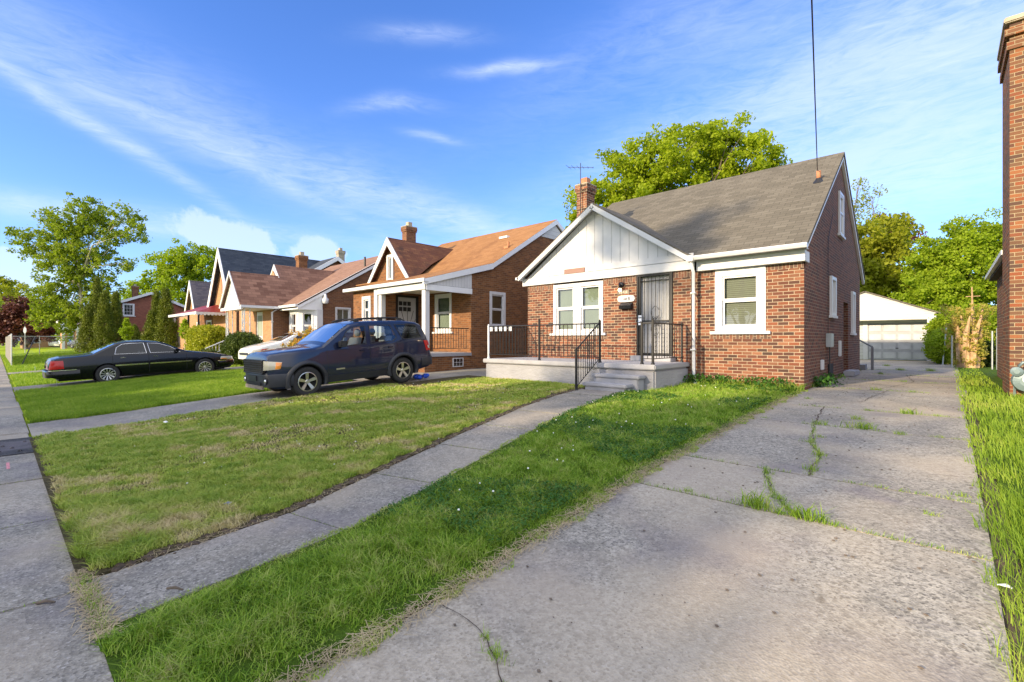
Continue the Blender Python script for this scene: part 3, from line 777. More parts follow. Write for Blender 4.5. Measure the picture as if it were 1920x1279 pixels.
# front door with barred security gate
m = MB(XF(YF)); m.box(-6.0, -5.1, -.11, -.08, .70, 2.79)
for q in range(8): m.box(-5.98 + q * .11, -5.975 + q * .11, -.08, -.075, .75, 2.7)
dr = m.build('door', M['door_white'], H)
m = MB(XF(YF)); m.box(-6.04, -5.99, -.06, .04, .68, 2.79); m.box(-5.11, -5.06, -.06, .04, .68, 2.79); m.box(-5.99, -5.11, -.06, .04, 2.73, 2.79); m.box(-5.99, -5.11, -.05, .03, .69, .74)
m.box(-5.985, -5.935, -.012, .022, .74, 2.73); m.box(-5.155, -5.115, -.012, .022, .74, 2.73); m.box(-5.93, -5.16, -.01, .02, 1.55, 1.585)
sd = m.build('security_door', M['black_iron'], H, bevel=.003)
m = MB(XF(YF))
for q in range(7):
    x_ = -5.835 + q * .103; m.box(x_ - .006, x_ + .006, -.004, .008, .74, 2.73)
    if q in (2, 3, 4) or True:
        for zk in range(6): m.sphere((x_, .002, .80 + zk * .11), .014, 5)
for sg in (1, -1):
    for cc in (1, -1):
        pts = [(-5.526 + cc * (.115 * math.sin(PI * k / 10) ** .8), .012, 1.567 + sg * (.03 + .36 * k / 10)) for k in range(11)]; m.tube(pts, .007, 5)
        pts = [(-5.526 + cc * (.02 + .055 * (1 - math.cos(k * .7)) * .6), .012, 1.567 + sg * (.06 + .06 * math.sin(k * .7))) for k in range(8)]; m.tube(pts, .006, 5)
m.build('bar_grille', M['black_iron'], sd)
m = MB(XF(YF)); m.box(-5.99, -5.90, .02, .035, 1.47, 1.72); m.sphere((-5.945, .06, 1.67), .032, 8); m.sphere((-5.945, .07, 1.55), .036, 8); m.build('lock', M['chrome'], sd, smooth=False)
# lamp, numbers, name plate, mailbox
m = MB(XF(YF)); m.lathe([(.001, .10), (.07, .11), (.075, .06), (.05, .0)], 'y', (-6.47, 0, 2.565), 14); m.tube([(-6.47, .08, 2.57), (-6.47, .15, 2.56), (-6.47, .15, 2.50)], .02, 8); m.lathe([(.045, 2.50), (.045, 2.46)], 'z', (-6.47, .15, 0), 12)
lm = m.build('wall_lamp', M['mail'], H, smooth=True)
m = MB(XF(YF)); m.sphere((-6.47, .15, 2.42), .048, 10); m.build('bulb', emit('lit bulb', (1.0, .78, .42), 5.0), lm, smooth=True)
pl = bpy.data.lights.new('bulb_light', 'POINT'); pl.energy = 2.5; pl.color = (1, .7, .4); pl.shadow_soft_size = .05
po = bpy.data.objects.new('bulb_light', pl); COL.objects.link(po); po.location = (-6.47, YF - .24, 2.36); po['kind'] = 'structure'
m = MB(XF(YF)); xx = [-6.62, -6.56, -6.50, -6.43, -6.37, -6.30]
m.box(-6.625, -6.265, .002, .014, 2.31, 2.43); nb = m.build('house_number', plain('number plate bronze', (.10, .085, .075), .5, .3), H)
def text(body, size, loc, mat, parent, name, ext=.002, rot=(PI / 2, 0, 0), shear=0.0, sx=1.0, align='CENTER'):
    cu = bpy.data.curves.new(name, 'FONT'); cu.body = body; cu.size = size; cu.extrude = ext; cu.align_x = align; cu.align_y = 'CENTER'; cu.shear = shear
    o = bpy.data.objects.new(name, cu); COL.objects.link(o)
    bpy.context.view_layer.update()
    me = bpy.data.meshes.new_from_object(o); bpy.data.objects.remove(o)
    mt = Matrix.Translation(loc) @ Matrix.Rotation(rot[2], 4, 'Z') @ Matrix.Rotation(rot[0], 4, 'X') @ Matrix.Diagonal((sx, 1, 1, 1))
    r = parent
    while r.parent: r = r.parent
    me.transform(Matrix.Translation(-r.location) @ mt)
    me.materials.clear(); me.materials.append(mat)
    o = bpy.data.objects.new(name, me); COL.objects.link(o); o.parent = parent; return o
text('15411', .105, (-6.445, YF - .017, 2.37), plain('pale numeral', (.55, .53, .48), .5), nb, 'numerals', sx=1.05)
m = MB(XF(YF)); pts = []
for k in range(24):
    a = 2 * PI * k / 24; ca, sa = math.cos(a), math.sin(a)
    pts.append((-6.355 + (.155 + .10 * abs(ca) ** 1.2) * (1 if ca > 0 else -1) * min(1, abs(ca) * 3), .004, 2.185 + .088 * (abs(sa) ** .8) * (1 if sa > 0 else -1)))
m.prism(pts, (0, .022, 0)); npl = m.build('address_plaque', M['white_vinyl'], H)
inkd = plain('dark lettering', (.03, .03, .07), .6)
text('1548', .10, (-6.43, YF - .030, 2.18), inkd, npl, 'plaque_numerals', shear=.3)
text('8', .13, (-6.27, YF - .030, 2.18), inkd, npl, 'plaque_numerals')
text("? 7", .07, (-6.17, YF - .030, 2.205), plain('faint lettering', (.35, .36, .45), .6), npl, 'plaque_marks')
m = MB(XF(YF)); m.prism([(-6.52, .0, 1.90), (-6.52, .12, 1.91), (-6.52, .13, 2.00), (-6.52, .02, 2.08), (-6.52, 0, 2.08)], (.36, 0, 0)); mb = m.build('mailbox', M['mail'], H, bevel=.008)
m = MB(XF(YF)); m.box(-6.53, -6.15, .125, .138, 1.985, 2.0); m.build('mailbox_lid', M['mail'], mb)
# porch
PX0, PX1, PYF = -9.98, -4.63, 9.63
m = MB(); m.box(PX0 + .05, PX1 - .03, PYF + .05, YF - .003, -.4, .42)
po_ = m.build('porch', M['stucco'], H, bevel=.04)
m = MB(); m.box(PX0, PX1, PYF - .01, YF - .003, .42, .535); m.build('slab', M['slab'], po_, bevel=.02)
m = MB(); m.box(-6.08, -4.98, YF - .32, YF - .003, .535, .67); m.build('threshold', M['slab'], po_, bevel=.012)
for (x0, x1, y0, z1) in ((-6.12, -5.0, 9.03, .115), (-6.08, -4.86, 9.33, .30)):
    m = MB(); m.box(x0 + .05, x1 - .05, y0 + .04, PYF + .04, -.3, z1 - .075); m2 = MB(); 
    m.box(x0, x1, y0, PYF + .03, z1 - .075, z1); m.build('step', M['slab'], po_, bevel=.018)
# railings
def picket(xy, z0, z1, parent, ornate, mat='black_iron'):
    m = MB(); m.box(xy[0] - .0065, xy[0] + .0065, xy[1] - .0065, xy[1] + .0065, z0, z1)
    if ornate:
        for k in range(7): m.sphere((xy[0], xy[1], z0 + (z1 - z0) * (.12 + .12 * k)), .0125, 5, (1, 1, 1.6))
    m.build('baluster', M[mat], parent)
def rail_run(a, b, z0, z1, parent, gap=.115, ornate=False, mat='black_iron', sc_=False):
    a = Vector(a); b = Vector(b); L = (b - a).length
    m = MB(); m.tube([(a.x, a.y, z1), (b.x, b.y, z1)], .017, 6); m.tube([(a.x, a.y, z0), (b.x, b.y, z0)], .010, 6)
    o = m.build('railing', M[mat], parent)
    n = int(L / gap)
    for k in range(1, n):
        p = a + (b - a) * k / n; picket((p.x, p.y), z0, z1, o, ornate, mat)
    if sc_:
        m = MB()
        for k in range(5):
            p = a + (b - a) * (k + .5) / 10
            m.box(p.x - .05, p.x + .05, p.y - .004, p.y + .004, z1 - .14, z1 - .02)
        m.build('scroll_panel', M['white_iron'], o)
    return o
def post(x, y, z0, z1, parent, r=.022, mat='black_iron'):
    m = MB(); m.box(x - r, x + r, y - r, y + r, z0, z1); m.lathe([(r * 2, z0), (r * 1.8, z0 + .03), (r, z0 + .06)], 'z', (x, y, 0), 10); m.sphere((x, y, z1 + .015), r * 1.1, 6)
    return m.build('post', M[mat], parent)
r1 = rail_run((-9.85, 9.76, 0), (-7.98, 9.76, 0), .66, 1.47, H, ornate=True, sc_=True)
post(-9.87, 9.76, .535, 1.50, r1, mat='white_iron'); post(-7.96, 9.76, .535, 1.60, r1)  # left end post is white to carry sunlight on grey iron
r2 = rail_run((-7.96, 9.76, 0), (-6.12, 9.76, 0), .66, 1.47, H, gap=.13)
post(-6.10, 9.76, .535, 1.53, r2)
r3 = rail_run((-9.86, 9.80, 0), (-9.86, 11.45, 0), .66, 1.47, H, gap=.13)
m = MB(); m.tube([(-6.10, 9.76, 1.50), (-6.11, 8.80, .86)], .018, 6); m.tube([(-6.10, 9.76, .64), (-6.11, 8.80, .02)], .010, 6); r4 = m.build('stair_railing', M['black_iron'], H)
post(-6.11, 8.80, -.07, .87, r4)
for k in range(1, 11):
    f = k / 11; yy_ = 9.76 - f * .96; picket((-6.105, yy_), .64 - .62 * f, 1.50 - .64 * f, r4, False)
r5 = rail_run((-5.01, 9.76, 0), (-4.74, 9.76, 0), .66, 1.45, H, gap=.12)
post(-5.01, 9.76, .535, 1.46, r5); post(-4.75, 9.76, .535, 1.52, r5)
r6 = rail_run((-4.75, 9.80, 0), (-4.75, 11.42, 0), .66, 1.45, H, gap=.13, ornate=True)
post(-4.75, 11.30, .535, 1.47, r6)
# chimney with antenna
def chimney(x0, x1, y0, y1, z0, z1, mat, parent, corbel=True, flues=1, fm='cap'):
    m = MB(); m.box(x0, x1, y0, y1, z0, z1)
    if corbel: m.box(x0 - .03, x1 + .03, y0 - .03, y1 + .03, z1 - .22, z1 - .14); m.box(x0 - .05, x1 + .05, y0 - .05, y1 + .05, z1 - .14, z1 - .001)
    c = m.build('chimney', M[mat], parent)
    m = MB(); m.box(x0 - .06, x1 + .06, y0 - .06, y1 + .06, z1, z1 + .06); m.build('cap', M['cap'], c, bevel=.02)
    for f in range(flues):
        xc = x0 + (x1 - x0) * (f + .5) / flues; yc = (y0 + y1) / 2
        m = MB(); m.box(xc - .11, xc + .11, yc - .11, yc + .11, z1 + .06, z1 + .28); m.build('flue', M[fm], c)
    return c
cx0, cx1, cy0, cy1 = -8.80, -8.42, 12.7, 13.15
ch = chimney(cx0, cx1, cy0, cy1, 4.0, 6.02, 'brick1', H, fm='flue')
m = MB(); ax, ay = -8.60, 12.62
m.tube([(ax, ay, 4.9), (ax, ay, 6.72)], .012, 6); m.tube([(ax - .42, ay - .10, 6.66), (ax + .42, ay + .10, 6.50)], .009, 6)
for k in range(6):
    f = k / 5; c = Vector((ax - .40 + .8 * f, ay - .1 + .2 * f, 6.66 - .16 * f)); m.tube([c + Vector((.05, -.22 + .03 * k, 0)), c + Vector((-.05, .22 - .03 * k, 0))], .005, 5)
m.build('antenna', M['plastic'], ch)
# vent stack with flashing
vx, vy = -2.62, 14.2; vz = ZE + (vy - 11.4) * SL
vp = at(1534, 338, 13.0); 
lo, hi = 5., 30.
for _ in range(50):
    mid = (lo + hi) / 2; q = at(1535, 338, mid)
    if q.z > ZE + (q.y - 11.4) * SL: lo = mid
    else: hi = mid
q = at(1535, 338, lo); vx, vy, vz = q
m = MB(); m.lathe([(.20, vz - .12), (.07, vz + .02), (.06, vz + .05)], 'z', (vx, vy, 0), 14); vt = m.build('vent_flashing', M['plastic'], H)
m = MB(); m.lathe([(.055, vz), (.055, vz + .24)], 'z', (vx, vy, 0), 12); m.build('vent_pipe', M['flue'], vt, smooth=True)
# service boxes on the side wall
m = MB(XR(XS)); m.box(14.05, 14.42, .003, .12, .90, 1.24); bx = m.build('meter_box', M['galv'], H, bevel=.01)
m = MB(XR(XS)); m.tube([(14.22, .06, .9), (14.22, .06, .30)], .015, 6); m.tube([(14.20, .03, 1.24), (14.20, .03, 3.6), (14.9, .03, 4.4)], .008, 5); m.build('conduit', M['plastic'], bx)
m = MB(XR(XS)); m.box(13.35, 13.52, .003, .06, .36, .60); m.build('dryer_vent', M['white_vinyl'], H, bevel=.01)
m = MB(XR(XS)); m.box(15.9, 16.15, .003, .05, .62, 1.06); m.build('wall_box', M['white_vinyl'], H, bevel=.01)
m = MB(XR(XS)); m.box(14.35, 14.95, -.02, .03, .08, .46); bw = m.build('basement_window', M['dark'], H)
# rear stair handrail seen beyond the side wall
m = MB(); m.box(-1.98, -1.90, 21.0, 21.08, 0, .82); m.tube([(-1.94, 21.04, .83), (-2.9, 22.2, 1.38)], .03, 6); m.box(-2.9, -2.12, 20.8, 21.4, .02, .2)
m.build('rear_handrail', plain('grey painted timber', (.20, .20, .22), .7), H)

# roof-shadow: none painted; everything below is its own house
# ------------------------------------------------------------------ second house: orange brick, tan roof
H2 = thing('brick_house', 'orange brick house with tan roof and white corner post behind the dark blue car', 'house', (-15.5, 11.8, 0))
X2, F2, S2 = -12.9, 11.85, 9.75
prof2 = [(9.62, 3.12), (12.9, 4.03), (16.9, 6.45), (20.9, 4.03), (23.4, 3.2)]
def z2(y): return float(np.interp(y, [p[0] for p in prof2], [p[1] for p in prof2]))
m = MB(XR(X2)); wall_panel(m, F2, 22.6, -.6, 2.95, [(12.83, 13.65, 1.6, 2.93)])
m.poly([(F2, 0, 2.95), (22.6, 0, 2.95), (22.6, 0, z2(22.6) - .1), (20.9, 0, z2(20.9) - .1), (16.9, 0, z2(16.9) - .1), (12.9, 0, z2(12.9) - .1), (F2, 0, z2(F2) - .1)])
m.build('side_wall', M['brick2'], H2, recalc=False)
m = MB(XF(F2)); wall_panel(m, -15.8, X2, -.6, 3.2, [(-15.0, -14.02, 1.42, 2.86)]); m.build('wall', M['brick2'], H2, recalc=False)
m = MB(XF(9.9)); wall_panel(m, -17.85, -15.8, -.6, 3.02, [(-17.12, -16.52, 1.75, 2.78)]); m.build('wall', M['brick2'], H2, recalc=False)
m = MB(XR(-15.8)); wall_panel(m, 9.9, F2, -.6, 3.0, [(10.6, 11.55, .65, 2.80)], .1); m.build('entry_wall', M['brick2'], H2, recalc=False)
m = MB(); m.poly([(-17.85, 9.9, -.6), (-17.85, F2, -.6), (-17.85, F2, 3.6), (-17.85, 9.9, 3.0)]); m.poly([(-20.6, F2, -.6), (-17.85, F2, -.6), (-17.85, F2, 3.6), (-20.6, F2, 3.6)]); m.poly([(-20.6, F2, -.6), (-20.6, 22.6, -.6), (-20.6, 22.6, 3.3), (-20.6, 16.9, 6.3), (-20.6, F2, 3.6)]); m.poly([(-20.6, 22.6, -.6), (X2, 22.6, -.6), (X2, 22.6, 3.3), (-20.6, 22.6, 3.3)])
m.build('rear_wall', M['brick2'], H2, recalc=False)
m = MB()
for i, (a, b) in enumerate(zip(prof2[:-1], prof2[1:])):
    xl = -18.1 if i == 0 else -20.8
    r_s = roof_slab([(xl, a[0], a[1]), (X2 + .12, a[0], a[1]), (X2 + .12, b[0], b[1]), (xl, b[0], b[1])], .07)
    k = len(m.v); m.v += r_s.v; m.f += [[i2 + k for i2 in f] for f in r_s.f]
m.build('roof', M['shingle2'], H2)
m = roof_slab([(-20.8, F2 - .2, 3.7), (-18.1, F2 - .2, 3.7), (-18.1, 12.9, 4.03), (-20.8, 12.9, 4.03)], .05); m.build('roof', M['shingle2'], H2)
# dormer
DX, DZ, DB, DHW = -18.2, 5.62, 3.72, 1.62
yd = 12.9 + (DZ - 4.03) / .605
m = MB(XF(11.95)); m.prism([(DX - DHW + .1, 0, DB - .1), (DX + DHW - .1, 0, DB - .1), (DX, 0, DZ - .15)], (0, -.1, 0)); m.build('dormer_wall', M['brick2'], H2)
m = MB()
for s_ in (-1, 1):
    r_s = roof_slab([(DX, 11.72, DZ), (DX + s_ * DHW, 11.72, DB - .02), (DX + s_ * DHW, 12.1, DB + .02), (DX + s_ * .9, 13.5, DZ - .9 * (DZ - DB) / DHW), (DX, yd + .25, DZ)], .05)
    k = len(m.v); m.v += r_s.v; m.f += [[i2 + k for i2 in f] for f in r_s.f]
m.build('dormer_roof', M['shingle2d'], H2)
m = MB(XF(11.70))
for s_ in (-1, 1):
    a = Vector((DX, .02, DZ + .01)); b = Vector((DX + s_ * (DHW + .02), .02, DB - .04)); d = (b - a).normalized()
    m.prism([tuple(a), tuple(b), tuple(b + Vector((-s_ * .22, 0, 0))), tuple(a - Vector((0, 0, .36)))], (0, -.04, 0))
m.build('rake_board', M['white'], H2)
window(H2, XF(11.95), -18.52, -18.02, 3.72, 4.88, casing=.11, proud=.08, inset=0, hung=False, sill=False)
m = MB(XF(S2)); m.box(-18.15, X2 + .15, .10, .16, 3.02, 3.14); m.box(-18.15, X2 + .15, -.05, .10, 3.02, 3.05); m.build('gutter', M['white_vinyl'], H2)
m = MB(XF(S2)); m.box(-15.8, X2 + .03, -.17, .03, 2.78, 3.0); bm_ = m.build('porch_beam', M['white'], H2, bevel=.008)
m = MB(); m.box(-15.78, X2 - .0, 9.94, F2 - .01, 2.93, 2.95); m.build('porch_ceiling', plain('cream porch ceiling', (.62, .56, .42), .7), H2)
m = MB(XR(X2)); m.prism([(9.8, .004, 2.97), (F2, .004, 2.97), (F2, .004, z2(F2) - .1), (9.8, .004, z2(9.8) - .08)], (0, .03, 0)); m.build('porch_side_panel', M['groove'], H2)
m = MB(XR(X2)); m.box(9.78, F2 + .02, .004, .05, 2.76, 2.96); m.build('porch_side_beam', M['trim_blue'], H2, bevel=.006)
m = MB(XR(X2))
for (a, b) in zip(prof2[:3], prof2[1:4]):
    m.prism([(a[0], .05, a[1] - .01), (b[0], .05, b[1] - .01), (b[0], .05, b[1] - .23), (a[0], .05, a[1] - .2)], (0, .075, 0))
m.build('rake_board', M['trim_blue'], H2)
m = MB(XR(X2)); m.prism([(15.9, .004, 5.55), (17.9, .004, 5.55), (16.9, .004, 6.2)], (0, .03, 0)); m.build('gable_siding', M['clap'], H2)
window(H2, XR(X2), 16.4, 17.4, 4.5, 5.1, casing=.1, proud=.06, inset=0, hung=False)
m = MB(); m.box(X2 - .20, X2 - .01, S2 + .02, S2 + .21, .6, 2.78); m.build('porch_post', M['white'], H2, bevel=.01)
m = MB(); m.box(-16.05, -15.83, 9.74, 9.895, .3, 3.0); m.box(-15.79, -15.60, 9.78, 9.97, .5, 2.78); m.build('pilaster', M['white'], H2, bevel=.01)
window(H2, XF(9.9), -17.14, -16.50, 1.74, 2.80, casing=.13, proud=.04)
window(H2, XF(F2), -15.02, -14.0, 1.40, 2.88, casing=.12, blind='curtain')
window(H2, XR(X2), 12.80, 13.68, 1.58, 2.95, casing=.12, blind='blind_warm', proud=.03)
# entry door with sunburst grille
m = MB(XR(-15.8)); m.box(10.62, 11.53, -.09, -.05, .68, 2.78); dd = m.build('door', M['door_white'], H2)
m = MB(XR(-15.8)); m.box(10.55, 10.63, -.02, .035, .6, 2.84); m.box(11.52, 11.60, -.02, .035, .6, 2.84); m.box(10.63, 11.52, -.02, .033, 2.76, 2.84)
for k in range(3):
    for j in range(2): m.box(10.72 + k * .2, 10.86 + k * .2, -.048, -.01, 2.22 + j * .22, 2.38 + j * .22)
for k in range(11):
    a = PI * k / 10; ux, uz = math.cos(a), math.sin(a); L = min(.42 / max(.02, abs(ux)), .9 / max(.05, uz)) if uz > .05 else .42
    m.tube([(11.08 - ux * .05, .012, 1.35 + uz * .05), (11.08 - ux * L, .012, 1.35 + uz * L)], .009, 5)
m.box(10.63, 11.52, 0, .02, 1.32, 1.36)
m.build('grille', M['black_iron'], dd)
m = MB(XR(-15.8)); m.box(10.15, 10.45, .003, .12, 1.62, 1.9); m.build('mailbox', M['mail'], H2, bevel=.01)
m = MB(); m.box(-15.78, X2 + .05, 9.66, F2 - .003, .50, .62); p2 = m.build('porch_slab', M['slab'], H2, bevel=.015)
m = MB(); m.box(-15.6, X2 - .0, 9.74, F2 - .01, -.5, .50); p3 = m.build('porch_base', M['brick2'], H2)
m = MB(XR(X2)); m.box(10.95, 11.45, .003, .03, .12, .44); bwf = m.build('basement_window', M['white'], H2)
m = MB(XR(X2))
for i in range(3):
    for j in range(2): m.box(10.99 + i * .145, 11.115 + i * .145, .03, .034, .15 + j * .14, .275 + j * .14)
m.build('glass_block', M['pane_dark'], bwf)
r_ = rail_run((X2 - .08, 9.98, 0), (X2 - .08, F2 - .05, 0), .78, 1.50, H2, gap=.12)
c2 = chimney(-19.46, -19.10, 13.35, 13.9, 4.0, 6.52, 'brick3', H2)
m = MB(); m.lathe([(.05, 4.75), (.05, 5.15)], 'z', (X2 - .5, 14.4, 0), 10); m.box(X2 - .62, X2 - .38, 14.25, 14.55, 4.86, 4.95); m.build('vent_pipe', M['flue'], H2)
q = at(902, 440, 19.5); m = MB(); m.box(-15.1, -14.6, 15.6, 15.85, z2(15.7) - .02, z2(15.7) + .07); m.build('roof_vent', M['trim_blue'], H2)

# ------------------------------------------------------------------ third house: brown shingles, white porch gable on iron posts
H3 = thing('brick_house', 'brick house with brown shingles and white porch gable on lacy iron posts', 'house', (-27, 10.5, 0))
X3, ZR3, YR3 = -23.5, 6.15, 15.6
s3 = (ZR3 - 2.87) / (YR3 - 10.1); z3 = lambda y: 2.87 + (y - 10.1) * s3 if y < YR3 else ZR3 - (y - YR3) * s3
m = MB(XR(X3)); wall_panel(m, 11.3, 20.6, -.6, 2.95, [(12.0, 12.85, 1.55, 2.78)])
m.poly([(11.3, 0, 2.95), (20.6, 0, 2.95), (20.6, 0, z3(20.6) - .05), (YR3, 0, ZR3 - .08), (11.3, 0, z3(11.3) - .08)]); m.build('side_wall', M['brick3'], H3, recalc=False)
m = MB(XF(10.95)); wall_panel(m, -25.7, X3, -.6, 2.95); m.build('wall', M['brick3'], H3, recalc=False)
m = MB(XF(9.7)); wall_panel(m, -30.6, -25.65, -.6, 2.9, [(-27.95, -27.0, .55, 2.62)]); m.build('wall', M['brick_pale'], H3, recalc=False)
m = MB(XR(-25.65)); wall_panel(m, 9.7, 10.95, -.6, 2.9); m.build('wall_return', M['brick3'], H3, recalc=False)
m = MB(); m.poly([(-31, 9.7, -.6), (-31, 20.6, -.6), (-31, 20.6, 2.9), (-31, YR3, 6.0), (-31, 9.7, 2.7)]); m.poly([(-31, 20.6, -.6), (X3, 20.6, -.6), (X3, 20.6, 2.9), (-31, 20.6, 2.9)]); m.build('rear_wall', M['brick3'], H3, recalc=False)
m = MB(XF(9.7)); m.box(-27.93, -27.02, -.08, -.03, .55, 2.6); d3 = m.build('door', M['white'], H3)
m = MB(XF(9.7)); m.box(-27.8, -27.15, -.03, -.02, 1.3, 2.4); m.build('door_pane', M['curtain'], d3)
m = MB()
for P_ in ([(-31.2, 10.0, 2.83), (X3 + .12, 10.0, 2.83), (X3 + .12, YR3, ZR3), (-31.2, YR3, ZR3)], [(-31.2, YR3, ZR3), (X3 + .12, YR3, ZR3), (X3 + .12, 20.9, z3(20.9)), (-31.2, 20.9, z3(20.9))]):
    r_s = roof_slab(P_, .07); k = len(m.v); m.v += r_s.v; m.f += [[i2 + k for i2 in f] for f in r_s.f]
m.build('roof', M['shingle3'], H3)
# cross gable: lower porch part and higher rear part share the eastern slope
xe, ze, gs = -25.42, 2.80, 1.15
def xslope(z): return xe - (z - ze) / gs
zl, zu = 4.60, 5.28; xl_, xu = xslope(zl), xslope(zu)
m = MB()
for P_ in ([(xl_, 8.1, zl), (xe, 8.1, ze), (xe, 11.2, ze), (xu, 15.2, zu), (xu, 10.5, zu), (xl_, 10.5, zl)],):
    r_s = roof_slab([P_[0], P_[1], (xe, 10.5, ze), (xl_, 10.5, zl)], .06); k = len(m.v); m.v += r_s.v; m.f += [[i2 + k for i2 in f] for f in r_s.f]
    r_s = roof_slab([(xu, 10.5, zu), (xe, 10.5, ze), (xe, 10.9, ze), (xu, 14.3, zu)], .06); k = len(m.v); m.v += r_s.v; m.f += [[i2 + k for i2 in f] for f in r_s.f]
xlw = xl_ - (xe - xl_); xuw = xu - (xe - xu)
r_s = roof_slab([(xl_, 8.1, zl), (xlw, 8.1, ze), (xlw, 10.5, ze), (xl_, 10.5, zl)], .06); k = len(m.v); m.v += r_s.v; m.f += [[i2 + k for i2 in f] for f in r_s.f]
r_s = roof_slab([(xu, 10.5, zu), (xuw, 10.5, ze), (xuw, 10.9, ze), (xu, 14.3, zu)], .06); k = len(m.v); m.v += r_s.v; m.f += [[i2 + k for i2 in f] for f in r_s.f]
m.build('cross_gable_roof', M['shingle3d'], H3)
m = MB(XF(8.25)); m.prism([(xlw + .12, .0, ze - .06), (xe - .10, 0, ze - .06), (xl_, 0, zl - .08)], (0, -.08, 0)); m.build('porch_gable', M['clap'], H3)
m = MB(XF(8.08))
for s_, xo in ((-1, xlw), (1, xe)):
    m.prism([(xl_, .02, zl + .02), (xo, .02, ze - .02), (xo - s_ * .1, .02, ze - .06), (xl_, .02, zl - .16)], (0, -.04, 0))
m.build('rake_board', M['white'], H3)
m = MB(XF(10.48)); m.prism([(xu, .0, zu + .02), (xu + .72, 0, zu - .80), (xu - .72, 0, zu - .80)], (0, -.03, 0)); ug = m.build('upper_gable', M['white'], H3)
m = MB(XF(10.44)); m.prism([(xu, .02, zu - .32), (xu + .42, .02, zu - .79), (xu - .42, .02, zu - .79)], (0, -.02, 0)); m.build('gable_brick', M['brick_pale'], ug)
m = MB(); m.box(xlw + .1, xe - .02, 8.2, 9.69, 2.66, 2.70); m.build('porch_ceiling', plain('cream porch ceiling board', (.6, .55, .45), .7), H3)
m = MB(); m.box(xe, xe + .1, 8.1, 10.1, 2.68, 2.80); m.box(xe, X3 + .15, 9.88, 10.0, 2.72, 2.84); m.box(xlw, xe, 8.14, 8.22, 2.60, 2.76); m.build('gutter', M['white_vinyl'], H3)
m = MB(XR(X3))
m.prism([(10.0, .06, 2.84), (YR3, .06, ZR3), (YR3, .06, ZR3 - .24), (10.0, .06, 2.60)], (0, .06, 0)); m.prism([(YR3, .06, ZR3), (20.9, .06, z3(20.9)), (20.9, .06, z3(20.9) - .2), (YR3, .06, ZR3 - .24)], (0, .06, 0)); m.build('rake_board', M['trim_blue'], H3)
m = MB(); m.prism([(X3 + .0, 10.05, 2.60), (X3 + .0, 11.3, 2.60), (X3 + .0, 11.3, 3.4), (X3 + .0, 10.05, 2.85)], (.05, 0, 0)); m.box(-25.5, X3 + .02, 10.0, 11.3, 2.60, 2.66); m.build('soffit', M['trim_blue'], H3)
downspout([(-25.55, 9.95, 2.72), (-25.55, 9.64, 2.5), (-25.55, 9.64, .1), (-25.5, 9.6, .05), (-25.4, 9.4, .0)], H3)
# bay window
def angled(p0, p1):
    p0 = Vector(p0); p1 = Vector(p1); d = (p1 - p0).normalized(); n = Vector((d.y, -d.x))
    return (lambda p: (p0.x + d.x * p[0] + n.x * p[1], p0.y + d.y * p[0] + n.y * p[1], p[2])), (p1 - p0).length
BAY = [(-25.35, 10.94), (-25.2, 10.35), (-24.15, 10.35), (-23.42, 11.0), (-23.42, 11.3)]
for i, (p0, p1) in enumerate(zip(BAY[:-1], BAY[1:])):
    xf, L = angled(p0, p1); m = MB(xf); 
    if i in (1, 2):
        wall_panel(m, 0, L, .4, 2.62, [(.2, L - .2, 1.1, 2.5)]); b_ = m.build('bay_wall', M['white'], H3, recalc=False)
        window(H3, xf, .2, L - .2, 1.1, 2.5, casing=.06, sill=False, pane='pane_dark', blind='curtain' if i == 1 else 'dark')
    else: m.poly([(0, 0, .4), (L, 0, .4), (L, 0, 2.62), (0, 0, 2.62)]); m.build('bay_wall', M['white'], H3, recalc=False)
window(H3, XR(X3), 12.0, 12.87, 1.55, 2.8, casing=.09, muntin=(2, 2), proud=.04, hung=False)
def iron_post(x, y, z0, z1, parent, w_=.26):
    m = MB()
    for a in (-w_ / 2, w_ / 2):
        m.box(x + a - .02, x + a + .02, y - .02, y + .02, z0, z1)
    n = 5; dz = (z1 - z0) / n
    for k in range(n):
        za = z0 + k * dz
        m.tube([(x - w_ / 2, y, za), (x, y, za + dz * .5), (x + w_ / 2, y, za)], .012, 5); m.tube([(x - w_ / 2, y, za + dz), (x, y, za + dz * .5), (x + w_ / 2, y, za + dz)], .012, 5)
    m.box(x - .02, x + .02, y + w_ - .02, y + w_ + .02, z0, z1)
    for k in range(n):
        za = z0 + k * dz; m.tube([(x, y, za), (x, y + w_ / 2, za + dz * .5), (x, y + w_, za)], .012, 5)
    return m.build('porch_post', M['white_iron'], parent)
iron_post(-25.75, 8.35, .45, 2.66, H3, .3); iron_post(xlw + .38, 8.35, .45, 2.66, H3)
m = MB(); m.box(xlw + .1, xe - .05, 8.2, 9.69, -.4, .45); m.build('porch_base', M['slab'], H3, bevel=.02)
for k in range(2):
    m = MB(); m.box(-28.1, -26.6, 7.6 + k * .3, 8.24, -.3, .13 + k * .16); m.build('step', M['slab'], H3, bevel=.02)
m = MB(); m.tube([(-27.2, 7.1, .66), (-27.2, 8.3, 1.22)], .022, 6); m.tube([(-27.2, 7.1, .30), (-27.2, 8.3, .72)], .014, 6); m.tube([(-27.2, 7.1, -.1), (-27.2, 7.1, .68)], .022, 6)
s_r = m.build('stair_railing', M['white_iron'], H3)
for k in range(1, 8):
    f = k / 8; m = MB(); m.tube([(-27.2, 7.1 + 1.2 * f, .30 + .42 * f), (-27.2, 7.1 + 1.2 * f, .66 + .56 * f)], .011, 5); m.build('baluster', M['white_iron'], s_r)
